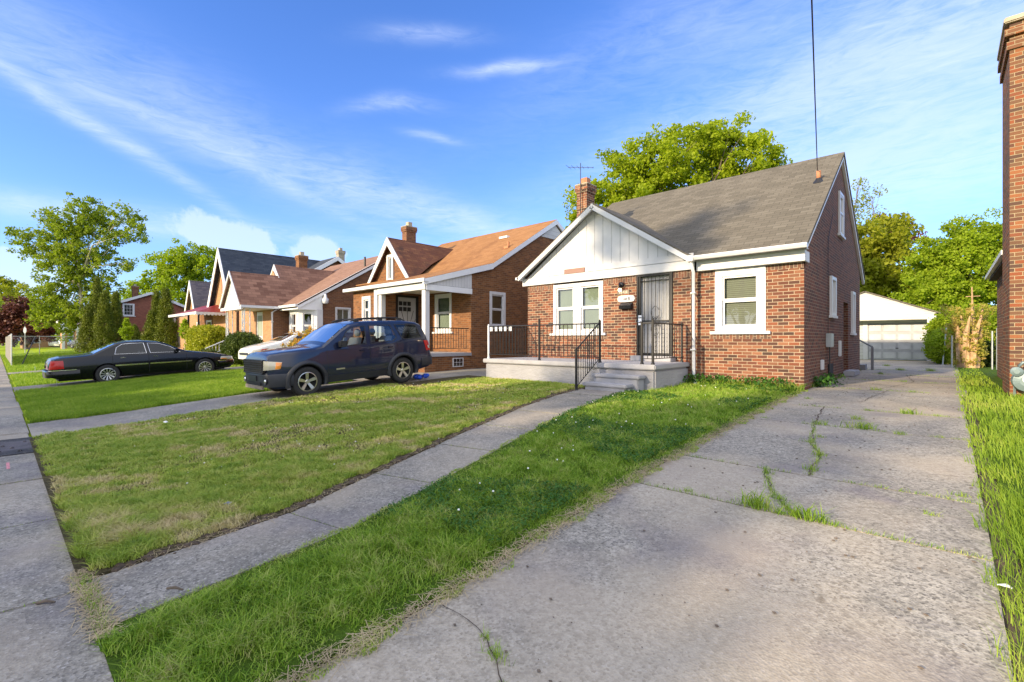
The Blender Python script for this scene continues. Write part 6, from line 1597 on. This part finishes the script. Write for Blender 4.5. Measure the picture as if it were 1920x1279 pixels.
# vine covered stump near the garage
VS = thing('tree_stump', 'broken tree stump overgrown with orange and green vines right of the garage', 'tree stump', (.62, 25.3, 0))
m = MB(); r = np.random.default_rng(5)
for k in range(7):
    a = k * .9; m.tube([(.6 + .18 * math.cos(a), 25.3 + .18 * math.sin(a), -.1), (.6 + .3 * math.cos(a), 25.3 + .3 * math.sin(a), 1.2), (.62 + .42 * math.cos(a + .3), 25.3 + .4 * math.sin(a), 2.1 + .5 * r.uniform(-1, 1))], [.15, .10, .02], 6)
m.tube([(.75, 25.3, 1.2), (.72, 25.3, 3.1)], [.05, .02], 5); m.tube([(.55, 25.3, 2.75), (.95, 25.3, 2.75)], .015, 5)
m.build('stem', plain('dead pale wood', (.50, .33, .19), .9, var=.4, vscale=5, bumps=.5), VS)
n = 200; f = r.uniform(0, 1, n); a = r.uniform(0, 2 * PI, n); pr_ = (.42 + .35 * f) * r.uniform(.5, 1.05, n)
V, F, rr_ = leaf_cloud(np.stack([.62 + np.cos(a) * pr_, 25.3 + np.sin(a) * pr_ * .8, .1 + f * 2.3], 1), r.uniform(.08, .22, n), 30, .075, seed=8); npmesh('vine', V, F, LG['vine'], VS, rr_)
shrub('shrub', 'overgrown green bush between the garage and the vine covered stump', 'bush', (-.02, 29.0), (.62, 1.6, .75), 'lime', 420, .09, 47, nper=42, clr=(.12, .3))
shrub('shrub', 'tall green undergrowth behind the vine covered stump', 'bush', (.9, 31.5), (1.6, 1.2, 1.3), 'lime', 620, .11, 48, nper=40, clr=(.2, .4))
shrub('shrub', 'green bush beside the white fence post at the far verge', 'bush', (1.05, 26.6), (.5, .5, .5), 'hedge', 160, .07, 49)

# ------------------------------------------------------------------ fences
m = MB(); F1 = thing('chain_link_fence', 'chain link fence with slatted end panel beside the far left sidewalk', 'fence', (-43, .7, -.5))
def chain(p0, p1, z0, z1, parent, slats=False, step=.11, posts=3):
    p0 = Vector(p0); p1 = Vector(p1); L = (p1 - p0).length; q = MB()
    n = int(L / step); dv = (p1 - p0) / max(1, n); h = z1 - z0; t_ = .004
    for k in range(n):
        a = p0 + dv * k
        mh = int(h / step); 
        # diagonals of the mesh: two families, each a thin flat wire
        b = a + dv * min(mh, n - k); hz_ = step * min(mh, n - k)
        q.poly([(a.x, a.y, z0), (a.x, a.y, z0 + t_ * 2), (b.x, b.y, z0 + hz_ + t_ * 2), (b.x, b.y, z0 + hz_)])
        q.poly([(a.x, a.y, z1), (a.x, a.y, z1 - t_ * 2), (b.x, b.y, z1 - hz_ - t_ * 2), (b.x, b.y, z1 - hz_)])
    q.build('mesh_panel', M['galv'], parent, recalc=False)
    q = MB(); q.tube([(p0.x, p0.y, z1), (p1.x, p1.y, z1)], .022, 6); q.build('top_rail', M['galv'], parent)
    for k in range(posts):
        a = p0.lerp(p1, k / (posts - 1)); q = MB(); q.tube([(a.x, a.y, -.6), (a.x, a.y, z1 + .06)], .035, 8); q.build('post', M['galv'], parent)
chain((-66, 3.0), (-66, 9.0), -.5, 1.45, F1, posts=3)
chain((-66, 3.0), (-66, .9), -.5, 1.45, F1, posts=2)
chain((-66, .9), (-43.2, .72), -.5, 1.42, F1, posts=5, step=.2)
m = MB(); 
for k in range(60):
    x_ = -43.4 - k * .38; m.box(x_ - .17, x_ + .13, .70, .705, -.45, 1.38)
m.build('privacy_slats', plain('pale fence slats', (.24, .22, .19), .7), F1)
m = MB(); m.tube([(-44.0, 1.2, -.5), (-46.5, 1.9, 1.3)], .03, 6); m.build('brace', M['plastic'], F1)
WF = thing('wooden_fence', 'weathered brown board fence behind the black sedan', 'fence', (-52, 9, 0))
a_, b_ = at(255, 638, 50), at(352, 638, 43); n = 64
m = MB()
for k in range(n):
    f = k / n; x_, y_ = lerp(a_.x, b_.x, f), lerp(a_.y, b_.y, f); hh_ = 1.72 + random.uniform(-.05, .05); dx, dy = (b_.x - a_.x) / n * .9, (b_.y - a_.y) / n * .9
    m.prism([(x_, y_, -.3), (x_ + dx, y_ + dy, -.3), (x_ + dx, y_ + dy, hh_), (x_ + dx * .5, y_ + dy * .5, hh_ + .03), (x_, y_, hh_)], (.02, -.02, 0))
m.build('boards', plain('weathered grey brown boards', (.20, .15, .125), .9, var=.4, vscale=4), WF)
for f in (0, .25, .5, .75, 1):
    m = MB(); x_, y_ = lerp(a_.x, b_.x, f), lerp(a_.y, b_.y, f); m.box(x_ - .05, x_ + .05, y_ - .06, y_ + .0, -.4, 1.85); m.build('post', M['bark'], WF)
F2_ = thing('chain_link_fence', 'short chain link fence with white posts beyond the vine covered stump', 'fence', (1, 26, 0))
for (x_, y_, c_, h_) in ((.16, 24.9, 'galv', 1.25), (1.22, 24.4, 'galv', 1.4), (1.34, 24.3, 'galv', 1.5), (-.12, 27.5, 'galv', 1.6)):
    m = MB(); m.tube([(x_, y_, 0), (x_ + (.12 if c_ == 'galv' and h_ > 1.5 else 0), y_, h_)], .026, 8); m.build('post', M[c_], F2_)

# stop sign seen from behind, poles, cable
SG = thing('road_sign', 'back of an octagonal road sign on a thin pole at the far left', 'road sign', tuple(at(47, 638, 54)[:2]) + (-.5,))
p = at(47, 638, 54); m = MB(); m.tube([(p.x, p.y, -.6), (p.x, p.y, 2.7)], .035, 6); m.build('pole', M['galv'], SG)
m = MB(); m.prism([(p.x - .05 + .36 * math.cos(PI * (k + .5) / 4), p.y + .12 * math.cos(PI * (k + .5) / 4), 2.2 + .38 * math.sin(PI * (k + .5) / 4)) for k in range(8)], (.01, -.02, 0)); o = m.build('sign_plate', M['galv'], SG)
m = MB(); m.prism([(p.x - .052 + .37 * math.cos(PI * (k + .5) / 4), p.y + .03 + .13 * math.cos(PI * (k + .5) / 4), 2.2 + .39 * math.sin(PI * (k + .5) / 4)) for k in range(8)], (-.005, .01, 0)); m.build('sign_face', M['lens_red'], SG)
UP = thing('utility_pole', 'wooden utility pole across the street that carries the house cable', 'pole', (2.6, -14, -.55))
m = MB(); m.tube([(2.6, -14, -.6), (2.6, -14, 9.2)], [.17, .11], 10); m.build('pole', M['bark'], UP); m = MB(); m.box(1.4, 3.8, -14.06, -13.94, 8.6, 8.75); m.build('crossarm', M['bark'], UP)
lo, hi = 5., 30.
for _ in range(50):
    mid = (lo + hi) / 2; q = at(1531, 326, mid)
    if q.z > ZE + (q.y - 11.4) * SL: lo = mid
    else: hi = mid
S0 = at(1533, 330, lo); S1 = at(1522, 0, 6.3); e = Vector((2.6, -14, 8.7)); pts = [S0, S1]
t_ = (S1 - S0); far = S0 + t_ * 4.2
cab = MB(); cab.tube([tuple(S0 - Vector((0, 0, .02))), tuple(S0.lerp(S1, .5)), tuple(S1), tuple(S1.lerp(far, .5)), tuple(far)], .011, 6)
tag(cab.build('overhead_cable', M['plastic'], smooth=True), 'thin dark service cable running up from the near roof into the sky', 'cable')
UP.location = (far.x, far.y, -.55)
for ch_ in UP.children:
    ch_.location = (0, 0, 0)
UPz = far.z
sc_k = 1.0
# litter on the lawn
def litter(name, label, p, size, mat, seed, cat='litter'):
    m = MB(); r = random.Random(seed); z = gz(p[1]) + .035; n = 7; pts = [(p[0] + size * (1 + .5 * r.uniform(-1, 1)) * math.cos(2 * PI * k / n), p[1] + size * .7 * (1 + .5 * r.uniform(-1, 1)) * math.sin(2 * PI * k / n), z + size * .5 * r.random()) for k in range(n)]
    c = (p[0], p[1], z + size * .7)
    for k in range(n): m.poly([pts[k], pts[(k + 1) % n], c])
    o = m.build(name, M[mat]); md = o.modifiers.new('t', 'SOLIDIFY'); md.thickness = .003; tag(o, label, cat)
litter('crumpled_paper', 'crumpled white paper scrap near the top left of the front lawn', (-10.2, 2.05), .07, 'paper', 1)
litter('foil_wrapper', 'small blue wrapper in the dry grass left of the front walk', (-4.9, 1.46), .035, 'blue_plastic', 2)
litter('paper_scrap', 'tiny white scrap at the right edge of the driveway', (.24, 3.70), .03, 'paper', 3)
for (a, b, L_, an, nm, lb) in ((-3.55, .72, .11, .6, 'twig', 'brown twig lying in the grass beside the start of the front walk'), (-4.05, .17, .10, .9, 'twig', 'short twig on the sidewalk slab by the front walk')):
    m = MB(); z = gz(b) + (.06 if b > .5 else .022); m.tube([(a, b, z), (a + L_ * math.cos(an) * .5, b + L_ * math.sin(an) * .5, z + .01), (a + L_ * math.cos(an), b + L_ * math.sin(an), z)], [.008, .010, .005], 6); tag(m.build(nm, M['bark']), lb, 'twig')
for i, (px_, py_, lb) in enumerate(((-21.9, 1.4, 'small blue utility flag in the lawn left of the sedan tail lamps'), (-30.7, 1.25, 'tiny blue utility flag in the grass further along the sidewalk'))):
    fl_ = thing('utility_flag', lb, 'flag', (px_, py_, gz(py_)), 'small blue utility flags'); m = MB(); m.tube([(px_, py_, gz(py_)), (px_, py_, gz(py_) + .36)], .004, 5); m.build('wire', M['galv'], fl_); m = MB(); m.box(px_ - .1, px_, py_ - .003, py_ + .003, gz(py_) + .24, gz(py_) + .36); m.build('pennant', M['blue_plastic'], fl_)
rk = thing('rockery', 'pale stones in front of the red awning porch', 'rockery', (-34, 7.8, 0))
m = MB()
for k in range(26): m.sphere((-35.6 + k * .13, 7.6 + random.uniform(-.25, .25), gz(7.6) + random.uniform(.05, .3)), random.uniform(.10, .2), 6, (1.2, 1, .8))
m.build('stones', plain('pale peach stones', (.50, .40, .31), .9, var=.25), rk)
m = MB(); 
for k in range(12): m.sphere((-25.4 + random.uniform(-.5, .9), 6.9 + random.uniform(-.3, .3), gz(7) + .04), random.uniform(.04, .1), 5)
tag(m.build('border_stones', plain('grey border stones', (.4, .38, .37), .9)), 'grey stones around the foot of the rounded dark bush', 'stones')
m = MB(); 
for k in range(700):
    a = random.choice([0, 1]); x_ = random.uniform(DL + .05, DR); y_ = random.uniform(.9, 20); m.sphere((x_, y_, gz(y_) + .021), random.choice([.003, .004, .005, .009]), 4, (1.4, 1, .5))
stuff(m.build('pebbles', M['bark']), 'tiny pebbles and dry bits scattered over the driveway', 'pebbles')
# the trees and houses across the street that shade the front yards
def street_tree(label, x, y, zt, rad, seed, n=260, zl=3.0, nper=60):
    c = (zt + zl) / 2; h = (zt - zl) / 2
    make_tree('street_tree', label, 'tree', (x, y, -.55), max(1.5, zl - .5), .28, [(x, y, c, rad * .9, rad * .9, h * .85), (x - rad * .5, y + .4, c - h * .15, rad * .55, rad * .55, h * .6), (x + rad * .5, y - .3, c - h * .1, rad * .55, rad * .55, h * .65), (x, y, zt - h * .35, rad * .5, rad * .5, h * .42)], 'maple', .34, n, nper, (.55, 1.05), seed=seed, group='shade trees across the street')
for i, (x_, y_, zt, rd, zl, lb, nn_) in enumerate(SHADE):
    street_tree(lb, x_, y_, zt, rd, 60 + i, zl=zl, n=nn_)
# ------------------------------------------------------------------ grass and weeds (nobody could count them)
def blades(x, y, z, h, wd, lean=.35, wind=None, curl=.5):
    """curved two-part blades; returns V,F,rnd"""
    n = len(x); a = rng.uniform(0, 2 * PI, n); la = rng.uniform(0, 2 * PI, n)
    if wind is not None: la = rng.normal(wind, 1.0, n)
    ln = rng.uniform(.1, 1, n) * lean * h
    dx, dy = np.cos(a) * wd / 2, np.sin(a) * wd / 2
    lx, ly = np.cos(la) * ln, np.sin(la) * ln
    base = np.stack([x, y, z], 1); D = np.stack([dx, dy, np.zeros(n)], 1)
    mid = base + np.stack([lx * .35, ly * .35, h * .58], 1)
    tip = base + np.stack([lx * (1 + curl), ly * (1 + curl), h * rng.uniform(.8, 1.05, n)], 1)
    V = np.stack([base - D, base + D, mid + D * .8, mid - D * .8, tip], 1).reshape(-1, 3)
    k = np.arange(n)[:, None] * 5
    F = np.concatenate([k + np.array([0, 1, 2]), k + np.array([0, 2, 3]), k + np.array([3, 2, 4])], 0)
    return V, F, np.repeat(rng.uniform(0, 1, n), 5)
def vgz(y): return np.interp(y, KY, KZ)
def scatter(n, x0, x1, y0, y1, inside, dref, cap=1.0, pmin=0.0):
    """more points near the camera: kept with probability (dref/d)^2"""
    x = rng.uniform(x0, x1, n); y = rng.uniform(y0, y1, n)
    d = -SY * x + CY * y; u = CY * x + SY * y
    vis = (d > .8) & (np.abs(u) < d * 1.16 + .4)
    pr = np.clip((dref / np.maximum(d, .5)) ** 2, pmin, cap)
    ok = inside(x, y) & vis & (rng.uniform(0, 1, n) < pr)
    return x[ok], y[ok], d[ok]
def pnoise(x, y, s, seed):
    r = np.random.default_rng(seed); v = 0
    for k in range(5):
        a = r.uniform(0, 2 * PI); f = s * r.uniform(.6, 1.6); v = v + np.sin((x * math.cos(a) + y * math.sin(a)) * f + r.uniform(0, 6))
    return v / 5
vwl = lambda y: np.interp(y, WLy, WLx); vwr = lambda y: np.interp(y, WRy, WRx)
def jag(y, s=9, seed=1, a=.04): return a * (np.sin(y * s + seed) + np.sin(y * s * 2.3 + seed * 2) + .6 * np.sin(y * s * 5.1 + seed))
# lush strip between walk and driveway
x, y, d = scatter(560000, -5.3, -2.05, .3, 11.6, lambda x, y: (x > np.where(y < 9.04, vwr(y) - .03 + jag(y, 5, 2, .02), -4.62)) & (x < DL + .05 + jag(y, 6, 1, .03)) & (y > .385 + jag(x, 7, 3, .02)), 4.2, 1.0)
edge = np.minimum(x - np.where(y < 9.04, vwr(y), -5.5), DL - x); e = np.clip(edge / .25, .35, 1)
cl = pnoise(x, y, 9, 15) + .7 * pnoise(x, y, 21, 16); kp = rng.uniform(0, 1, len(x)) < np.clip(.62 + .55 * cl, .12, 1); x, y, d, e, edge, cl = x[kp], y[kp], d[kp], e[kp], edge[kp], cl[kp]
hh = rng.uniform(.035, .092, len(x)) * e * (1 + .35 * pnoise(x, y, 3.2, 5) + .35 * cl) * np.where(y > 8, 1.1, 1)
V, F, r_ = blades(x, y, vgz(y) + .01, hh, .0052 * np.maximum(1, d / 4), 1.1)
r_ = np.clip(r_ + np.repeat(np.where(edge < .10, .35, 0) + .30 * pnoise(x, y, 5.5, 8) + .12 * cl, 5), 0, 1)
stuff(npmesh('lush_grass', V, F, LG['grass_lush'], rnd=r_), 'long dark green grass between the front walk and driveway', 'grass')
# straw clippings lying along the edges
def clippings(n, fx, fy, dz=.02):
    x, y = fx(n), fy(n); a = rng.uniform(0, PI, n); L = rng.uniform(.02, .06, n)
    dx, dy = np.cos(a) * L, np.sin(a) * L; wv = .0016
    z = vgz(y) + dz + rng.uniform(0, .012, n)
    nx, ny = -np.sin(a) * wv, np.cos(a) * wv
    V = np.stack([np.stack([x - dx - nx, y - dy - ny, z], 1), np.stack([x + dx - nx, y + dy - ny, z + .004], 1), np.stack([x + dx + nx, y + dy + ny, z + .004], 1), np.stack([x - dx + nx, y - dy + ny, z], 1)], 1).reshape(-1, 3)
    F = np.arange(n * 4).reshape(-1, 4); return V, F
yy = rng.uniform(.6, 10.5, 4600)
A = clippings(3400, lambda n: DL + rng.normal(.0, .05, n), lambda n: yy[:3400])
B = clippings(1800, lambda n: vwl(yy[:1800]) + rng.normal(-.05, .04, n), lambda n: yy[:1800])
C_ = clippings(700, lambda n: rng.uniform(-4.4, -3.3, n), lambda n: rng.normal(.40, .04, n))
VV, FF, k = [], [], 0
for V, F in (A, B, C_): VV.append(V); FF.append(F + k); k += len(V)
stuff(npmesh('dry_clippings', np.concatenate(VV), np.concatenate(FF), M['straw']), 'dry straw clippings along the edges of the paving', 'clippings')
# mown front lawn, patchy and dry
def in_lawn(x, y): return (x < vwl(y) - .10 + jag(y, 8, 4, .025)) & (x > np.where(y > 7.2, -9.98, -10.9) + jag(y, 4, 2, .03)) & (y > .44 + jag(x, 8, 5, .035)) & ((y < 9.62) | (x < -9.95))
x, y, d = scatter(1500000, -11, -4.1, .4, 9.9, in_lawn, 4.6, 1.0, .0)
pn = pnoise(x, y, 2.3, 21) + .6 * pnoise(x, y, 6.1, 22)
pn = pn + .55 * pnoise(x, y, 17, 23) + .4 * pnoise(x, y, 33, 24); keep = rng.uniform(0, 1, len(x)) < np.clip(.60 + .45 * pn, .22, 1); x, y, d, pn = x[keep], y[keep], d[keep], pn[keep]
hh = rng.uniform(.018, .062, len(x)) * (1 + .5 * np.clip(pn, -.5, 1)); hh[y < .8] *= 1.4
V, F, r_ = blades(x, y, vgz(y) + .024, hh, .0058 * np.maximum(1, d / 4.4), 1.3)
dry = np.clip(-pn * 1.1 + .06, 0, 1) * (rng.uniform(0, 1, len(x)) < .8)
r_ = np.clip(r_ * .62 + np.repeat(dry, 5) * .8, 0, 1)
r_ = np.clip(r_ * .35 + np.repeat(.30 + .24 * pnoise(x, y, 15, 27) + np.clip(-.9 * pnoise(x, y, 3.6, 28) + .8 * pnoise(x, y, 11, 29) - .10, 0, 1) * .8, 5), 0, 1)
stuff(npmesh('mown_grass', V, F, LG['grass_dry'], rnd=r_), 'short patchy mown grass of the front lawn', 'grass')
# verge right of the driveway
x, y, d = scatter(420000, .12, 4.5, 1.2, 30, lambda x, y: (x > DR - .0 + jag(y, 7, 3, .03)) & ((x < .86) | (y < 12.9)) & ((x < 1.3) | (y < 14)), 3.6, 1.0, .012)
kp = rng.uniform(0, 1, len(x)) < np.clip(.7 + .5 * pnoise(x, y, 6, 51) + .4 * pnoise(x, y, 15, 52), .2, 1); x, y, d = x[kp], y[kp], d[kp]
hh = rng.uniform(.04, .16, len(x)) * np.clip(1.25 - y / 26, .35, 1) * (1 + .55 * pnoise(x, y, 3.1, 53))
V, F, r_ = blades(x, y, vgz(y) + .01, hh, .0042 * np.maximum(1, d / 3.0), .75, wind=PI * .85)
r_ = np.clip(r_ * .75 + np.repeat(.12 + .38 * pnoise(x, y, 2.2, 54) + .2 * pnoise(x, y, 9, 55), 5), 0, 1)
stuff(npmesh('verge_grass', V, F, LG['grass_right'], rnd=r_), 'long sunlit grass right of the driveway', 'grass')
# second and third lawns, coarser with distance
x, y, d = scatter(600000, -21.1, -12.8, .42, 10.0, lambda x, y: (x < -12.85 + jag(y, 3, 3, .04)) & (y > .46 + jag(x, 4, 5, .04)) & ((y < 7.15) | (x < -13.65)), 9, 1.0, 0)
V, F, r_ = blades(x, y, vgz(y), rng.uniform(.06, .12, len(x)), .0036 * np.maximum(1, d / 5), .6)
stuff(npmesh('neighbour_grass', V, F, LG['grass_right'], rnd=r_), 'bright long grass beyond the second driveway', 'grass')
x, y, d = scatter(500000, -75, -23.4, .45, 12, lambda x, y: ((x > -32.3) | (x < -34.0)) & (y > .5), 12, 1.0, .15)
V, F, r_ = blades(x, y, vgz(y) - .02, rng.uniform(.05, .13, len(x)), .004 * np.maximum(1, d / 5), .6)
stuff(npmesh('far_grass', V, F, LG['grass_right'], rnd=r_), 'bright grass of the farther front yards', 'grass')
# clover leaves and weeds
def leaves_flat(x, y, z, s_, tilt=.5):
    n = len(x); a = rng.uniform(0, 2 * PI, n); t1 = rng.normal(0, tilt, n); t2 = rng.normal(0, tilt, n)
    u = np.stack([np.cos(a), np.sin(a), t1], 1) * (s_ / 2)[:, None]; v = np.stack([-np.sin(a), np.cos(a), t2], 1) * (s_ / 2)[:, None]
    c = np.stack([x, y, z], 1)
    V = np.stack([c - u - v * .5, c + u * .2 - v, c + u + v * .4, c - u * .3 + v], 1).reshape(-1, 3)
    return V, np.arange(n * 4).reshape(-1, 4), np.repeat(rng.uniform(0, 1, n), 4)
x, y, d = scatter(150000, -5.2, -2.3, 1.5, 11.4, lambda x, y: (x > vwr(y) + .05) & (x < DL - .15) & (pnoise(x, y, 1.8, 33) > .02), 5.5)
V, F, r_ = leaves_flat(x, y, vgz(y) + rng.uniform(.03, .085, len(x)), rng.uniform(.010, .022, len(x)) * np.maximum(1, d / 6))
stuff(npmesh('clover_leaves', V, F, LG['clover'], rnd=r_), 'dark clover leaves in the lush grass strip', 'clover')
m = MB()
fl = [(random.uniform(-4.3, -2.9), random.uniform(2.2, 6.4)) for k in range(26)] + [(random.uniform(-10.4, -4.6), random.uniform(1, 9.4)) for k in range(210)] + [(random.uniform(-4.6, -2.6), random.uniform(6, 10.8)) for k in range(16)]
for (a, b) in fl:
    if a > wl(b) - .08 and a < wr(b) + .04: continue
    lawn = a < wl(b)
    m.sphere((a, b, gz(b) + (.05 if lawn else random.uniform(.07, .11))), random.uniform(.006, .011) if lawn else random.uniform(.008, .012), 5, (1, 1, .8))
stuff(m.build('clover_flowers', M['flower']), 'tiny white clover flowers dotted through the lawn', 'flowers')
# tufts in joints
tu = [(-1.11, 4.11, 1.5), (-.77, 4.09, 1.3), (-.95, 4.08, .6), (-.62, 4.08, .7), (-.83, 7.75, 1.3), (-.95, 8.4, .9), (-.43, 9.3, 1.2), (-1.21, 6.56, .7), (-1.16, 6.9, .6), (-1.01, 6.0, .7), (-.97, 5.4, .7), (-.42, 7.61, .7),
      (.1, 5.32, .6), (-.08, 4.7, .5), (-1.03, 4.39, .6), (-1.67, 4.12, .5), (-1.27, 5.04, .6), (-1.3, 7.75, .9), (-1.73, 1.70, .45), (-1.6, 1.64, .7), (-1.42, 1.52, .5), (-2.0, 7.8, .5), (-1.9, 10.2, .6), (-1.1, 12.6, .9), (-.5, 12.6, .7), (-.8, 15.6, .8), (-1.5, 18.6, 1.0),
      (-1.2, 21.5, 1.2), (-.4, 21.6, 1.4), (-1.8, 24.6, 1.2), (-.9, 9.3, .6), (-.1, 9.3, .5)]
XX, YYs, HH = [], [], []
for (a, b, s_) in tu:
    n = int(80 * s_ ** 1.5) + 12; XX.append(rng.normal(a, .055 * s_, n)); YYs.append(rng.normal(b, .022 * s_, n)); HH.append(rng.uniform(.02, .10, n) * s_)
for yj in jy[2:10]:
    n = 420; xx = rng.uniform(DL, DR, n); ok = pnoise(xx, xx * 0 + yj, 7, int(yj * 10)) > -.25; XX.append(xx[ok]); YYs.append(rng.normal(yj, .009, ok.sum())); HH.append(rng.uniform(.010, .045, ok.sum()))
for pts in ([(-1.36, 7.68), (-1.16, 6.46), (-1.0, 6.02), (-.96, 5.18)], [(-1.34, 5.18), (-1.15, 4.63), (-.93, 4.2), (-.81, 4.07)]):
    for a, b in zip(pts[:-1], pts[1:]):
        f = rng.uniform(0, 1, 130); XX.append(a[0] + (b[0] - a[0]) * f + rng.normal(0, .02, 130)); YYs.append(a[1] + (b[1] - a[1]) * f); HH.append(rng.uniform(.01, .07, 130))
for (ya, yb) in wj[1:-1]:
    n = 60; f = rng.uniform(0, 1, n); Ym = ya + (yb - ya) * f; XX.append(vwl(Ym) * (1 - f) + vwr(Ym) * f); YYs.append(Ym + rng.normal(0, .006, n)); HH.append(rng.uniform(.006, .022, n))
n = 700; XX.append(rng.uniform(-4.3, -3.4, n)); YYs.append(rng.normal(.40, .025, n)); HH.append(rng.uniform(.01, .05, n))
for jx in joints[3:]:
    n = 40; XX.append(rng.normal(jx, .008, n)); YYs.append(rng.uniform(-.3, .4, n)); HH.append(rng.uniform(.005, .02, n))
n = 900; XX.append(rng.uniform(-4.6, -2.2, n)); YYs.append(rng.uniform(11.2, 11.6, n)); HH.append(rng.uniform(.08, .22, n))
n = 350; f = rng.uniform(0, 1, n); XX.append(-2.23 + np.abs(rng.normal(.03, .04, n))); YYs.append(11.7 + f * 8); HH.append(rng.uniform(.03, .12, n) * (pnoise(f * 8, f, 3, 3) > -.1))
x = np.concatenate(XX); y = np.concatenate(YYs); h = np.concatenate(HH)
V, F, r_ = blades(x, y, vgz(y) + .012, h, np.maximum(.0035, h * .07), 1.1)
stuff(npmesh('joint_weeds', V, F, LG['grass_lush'], rnd=r_), 'grass and weeds growing in the paving joints and along walls', 'weeds')
x = rng.normal(0, 1, 1400); k = rng.integers(0, 6, 1400); cx = np.array([-4.45, -3.9, -3.2, -2.7, -2.12, -2.1])[k]; cy_ = np.array([11.3, 11.35, 11.3, 11.3, 12.6, 13.6])[k]
V, F, r_ = leaves_flat(cx + rng.normal(0, .16, 1400), cy_ + rng.normal(0, .10, 1400), rng.uniform(.02, .26, 1400), rng.uniform(.03, .06, 1400), .7)
stuff(npmesh('wall_weeds', V, F, LG['clover'], rnd=r_), 'broad leaved weeds along the foot of the brick wall', 'weeds')
# turned soil along the walk edge
m = MB()
for k in range(420):
    yk = random.uniform(.55, 8.8); xk = wl(yk) + random.gauss(-.06, .03); m.sphere((xk, yk, gz(yk) + .02), random.uniform(.012, .035), 5, (1.2, 1, .6))
stuff(m.build('soil_crumbs', M['soil']), 'crumbled dark soil along the left edge of the front walk', 'soil')
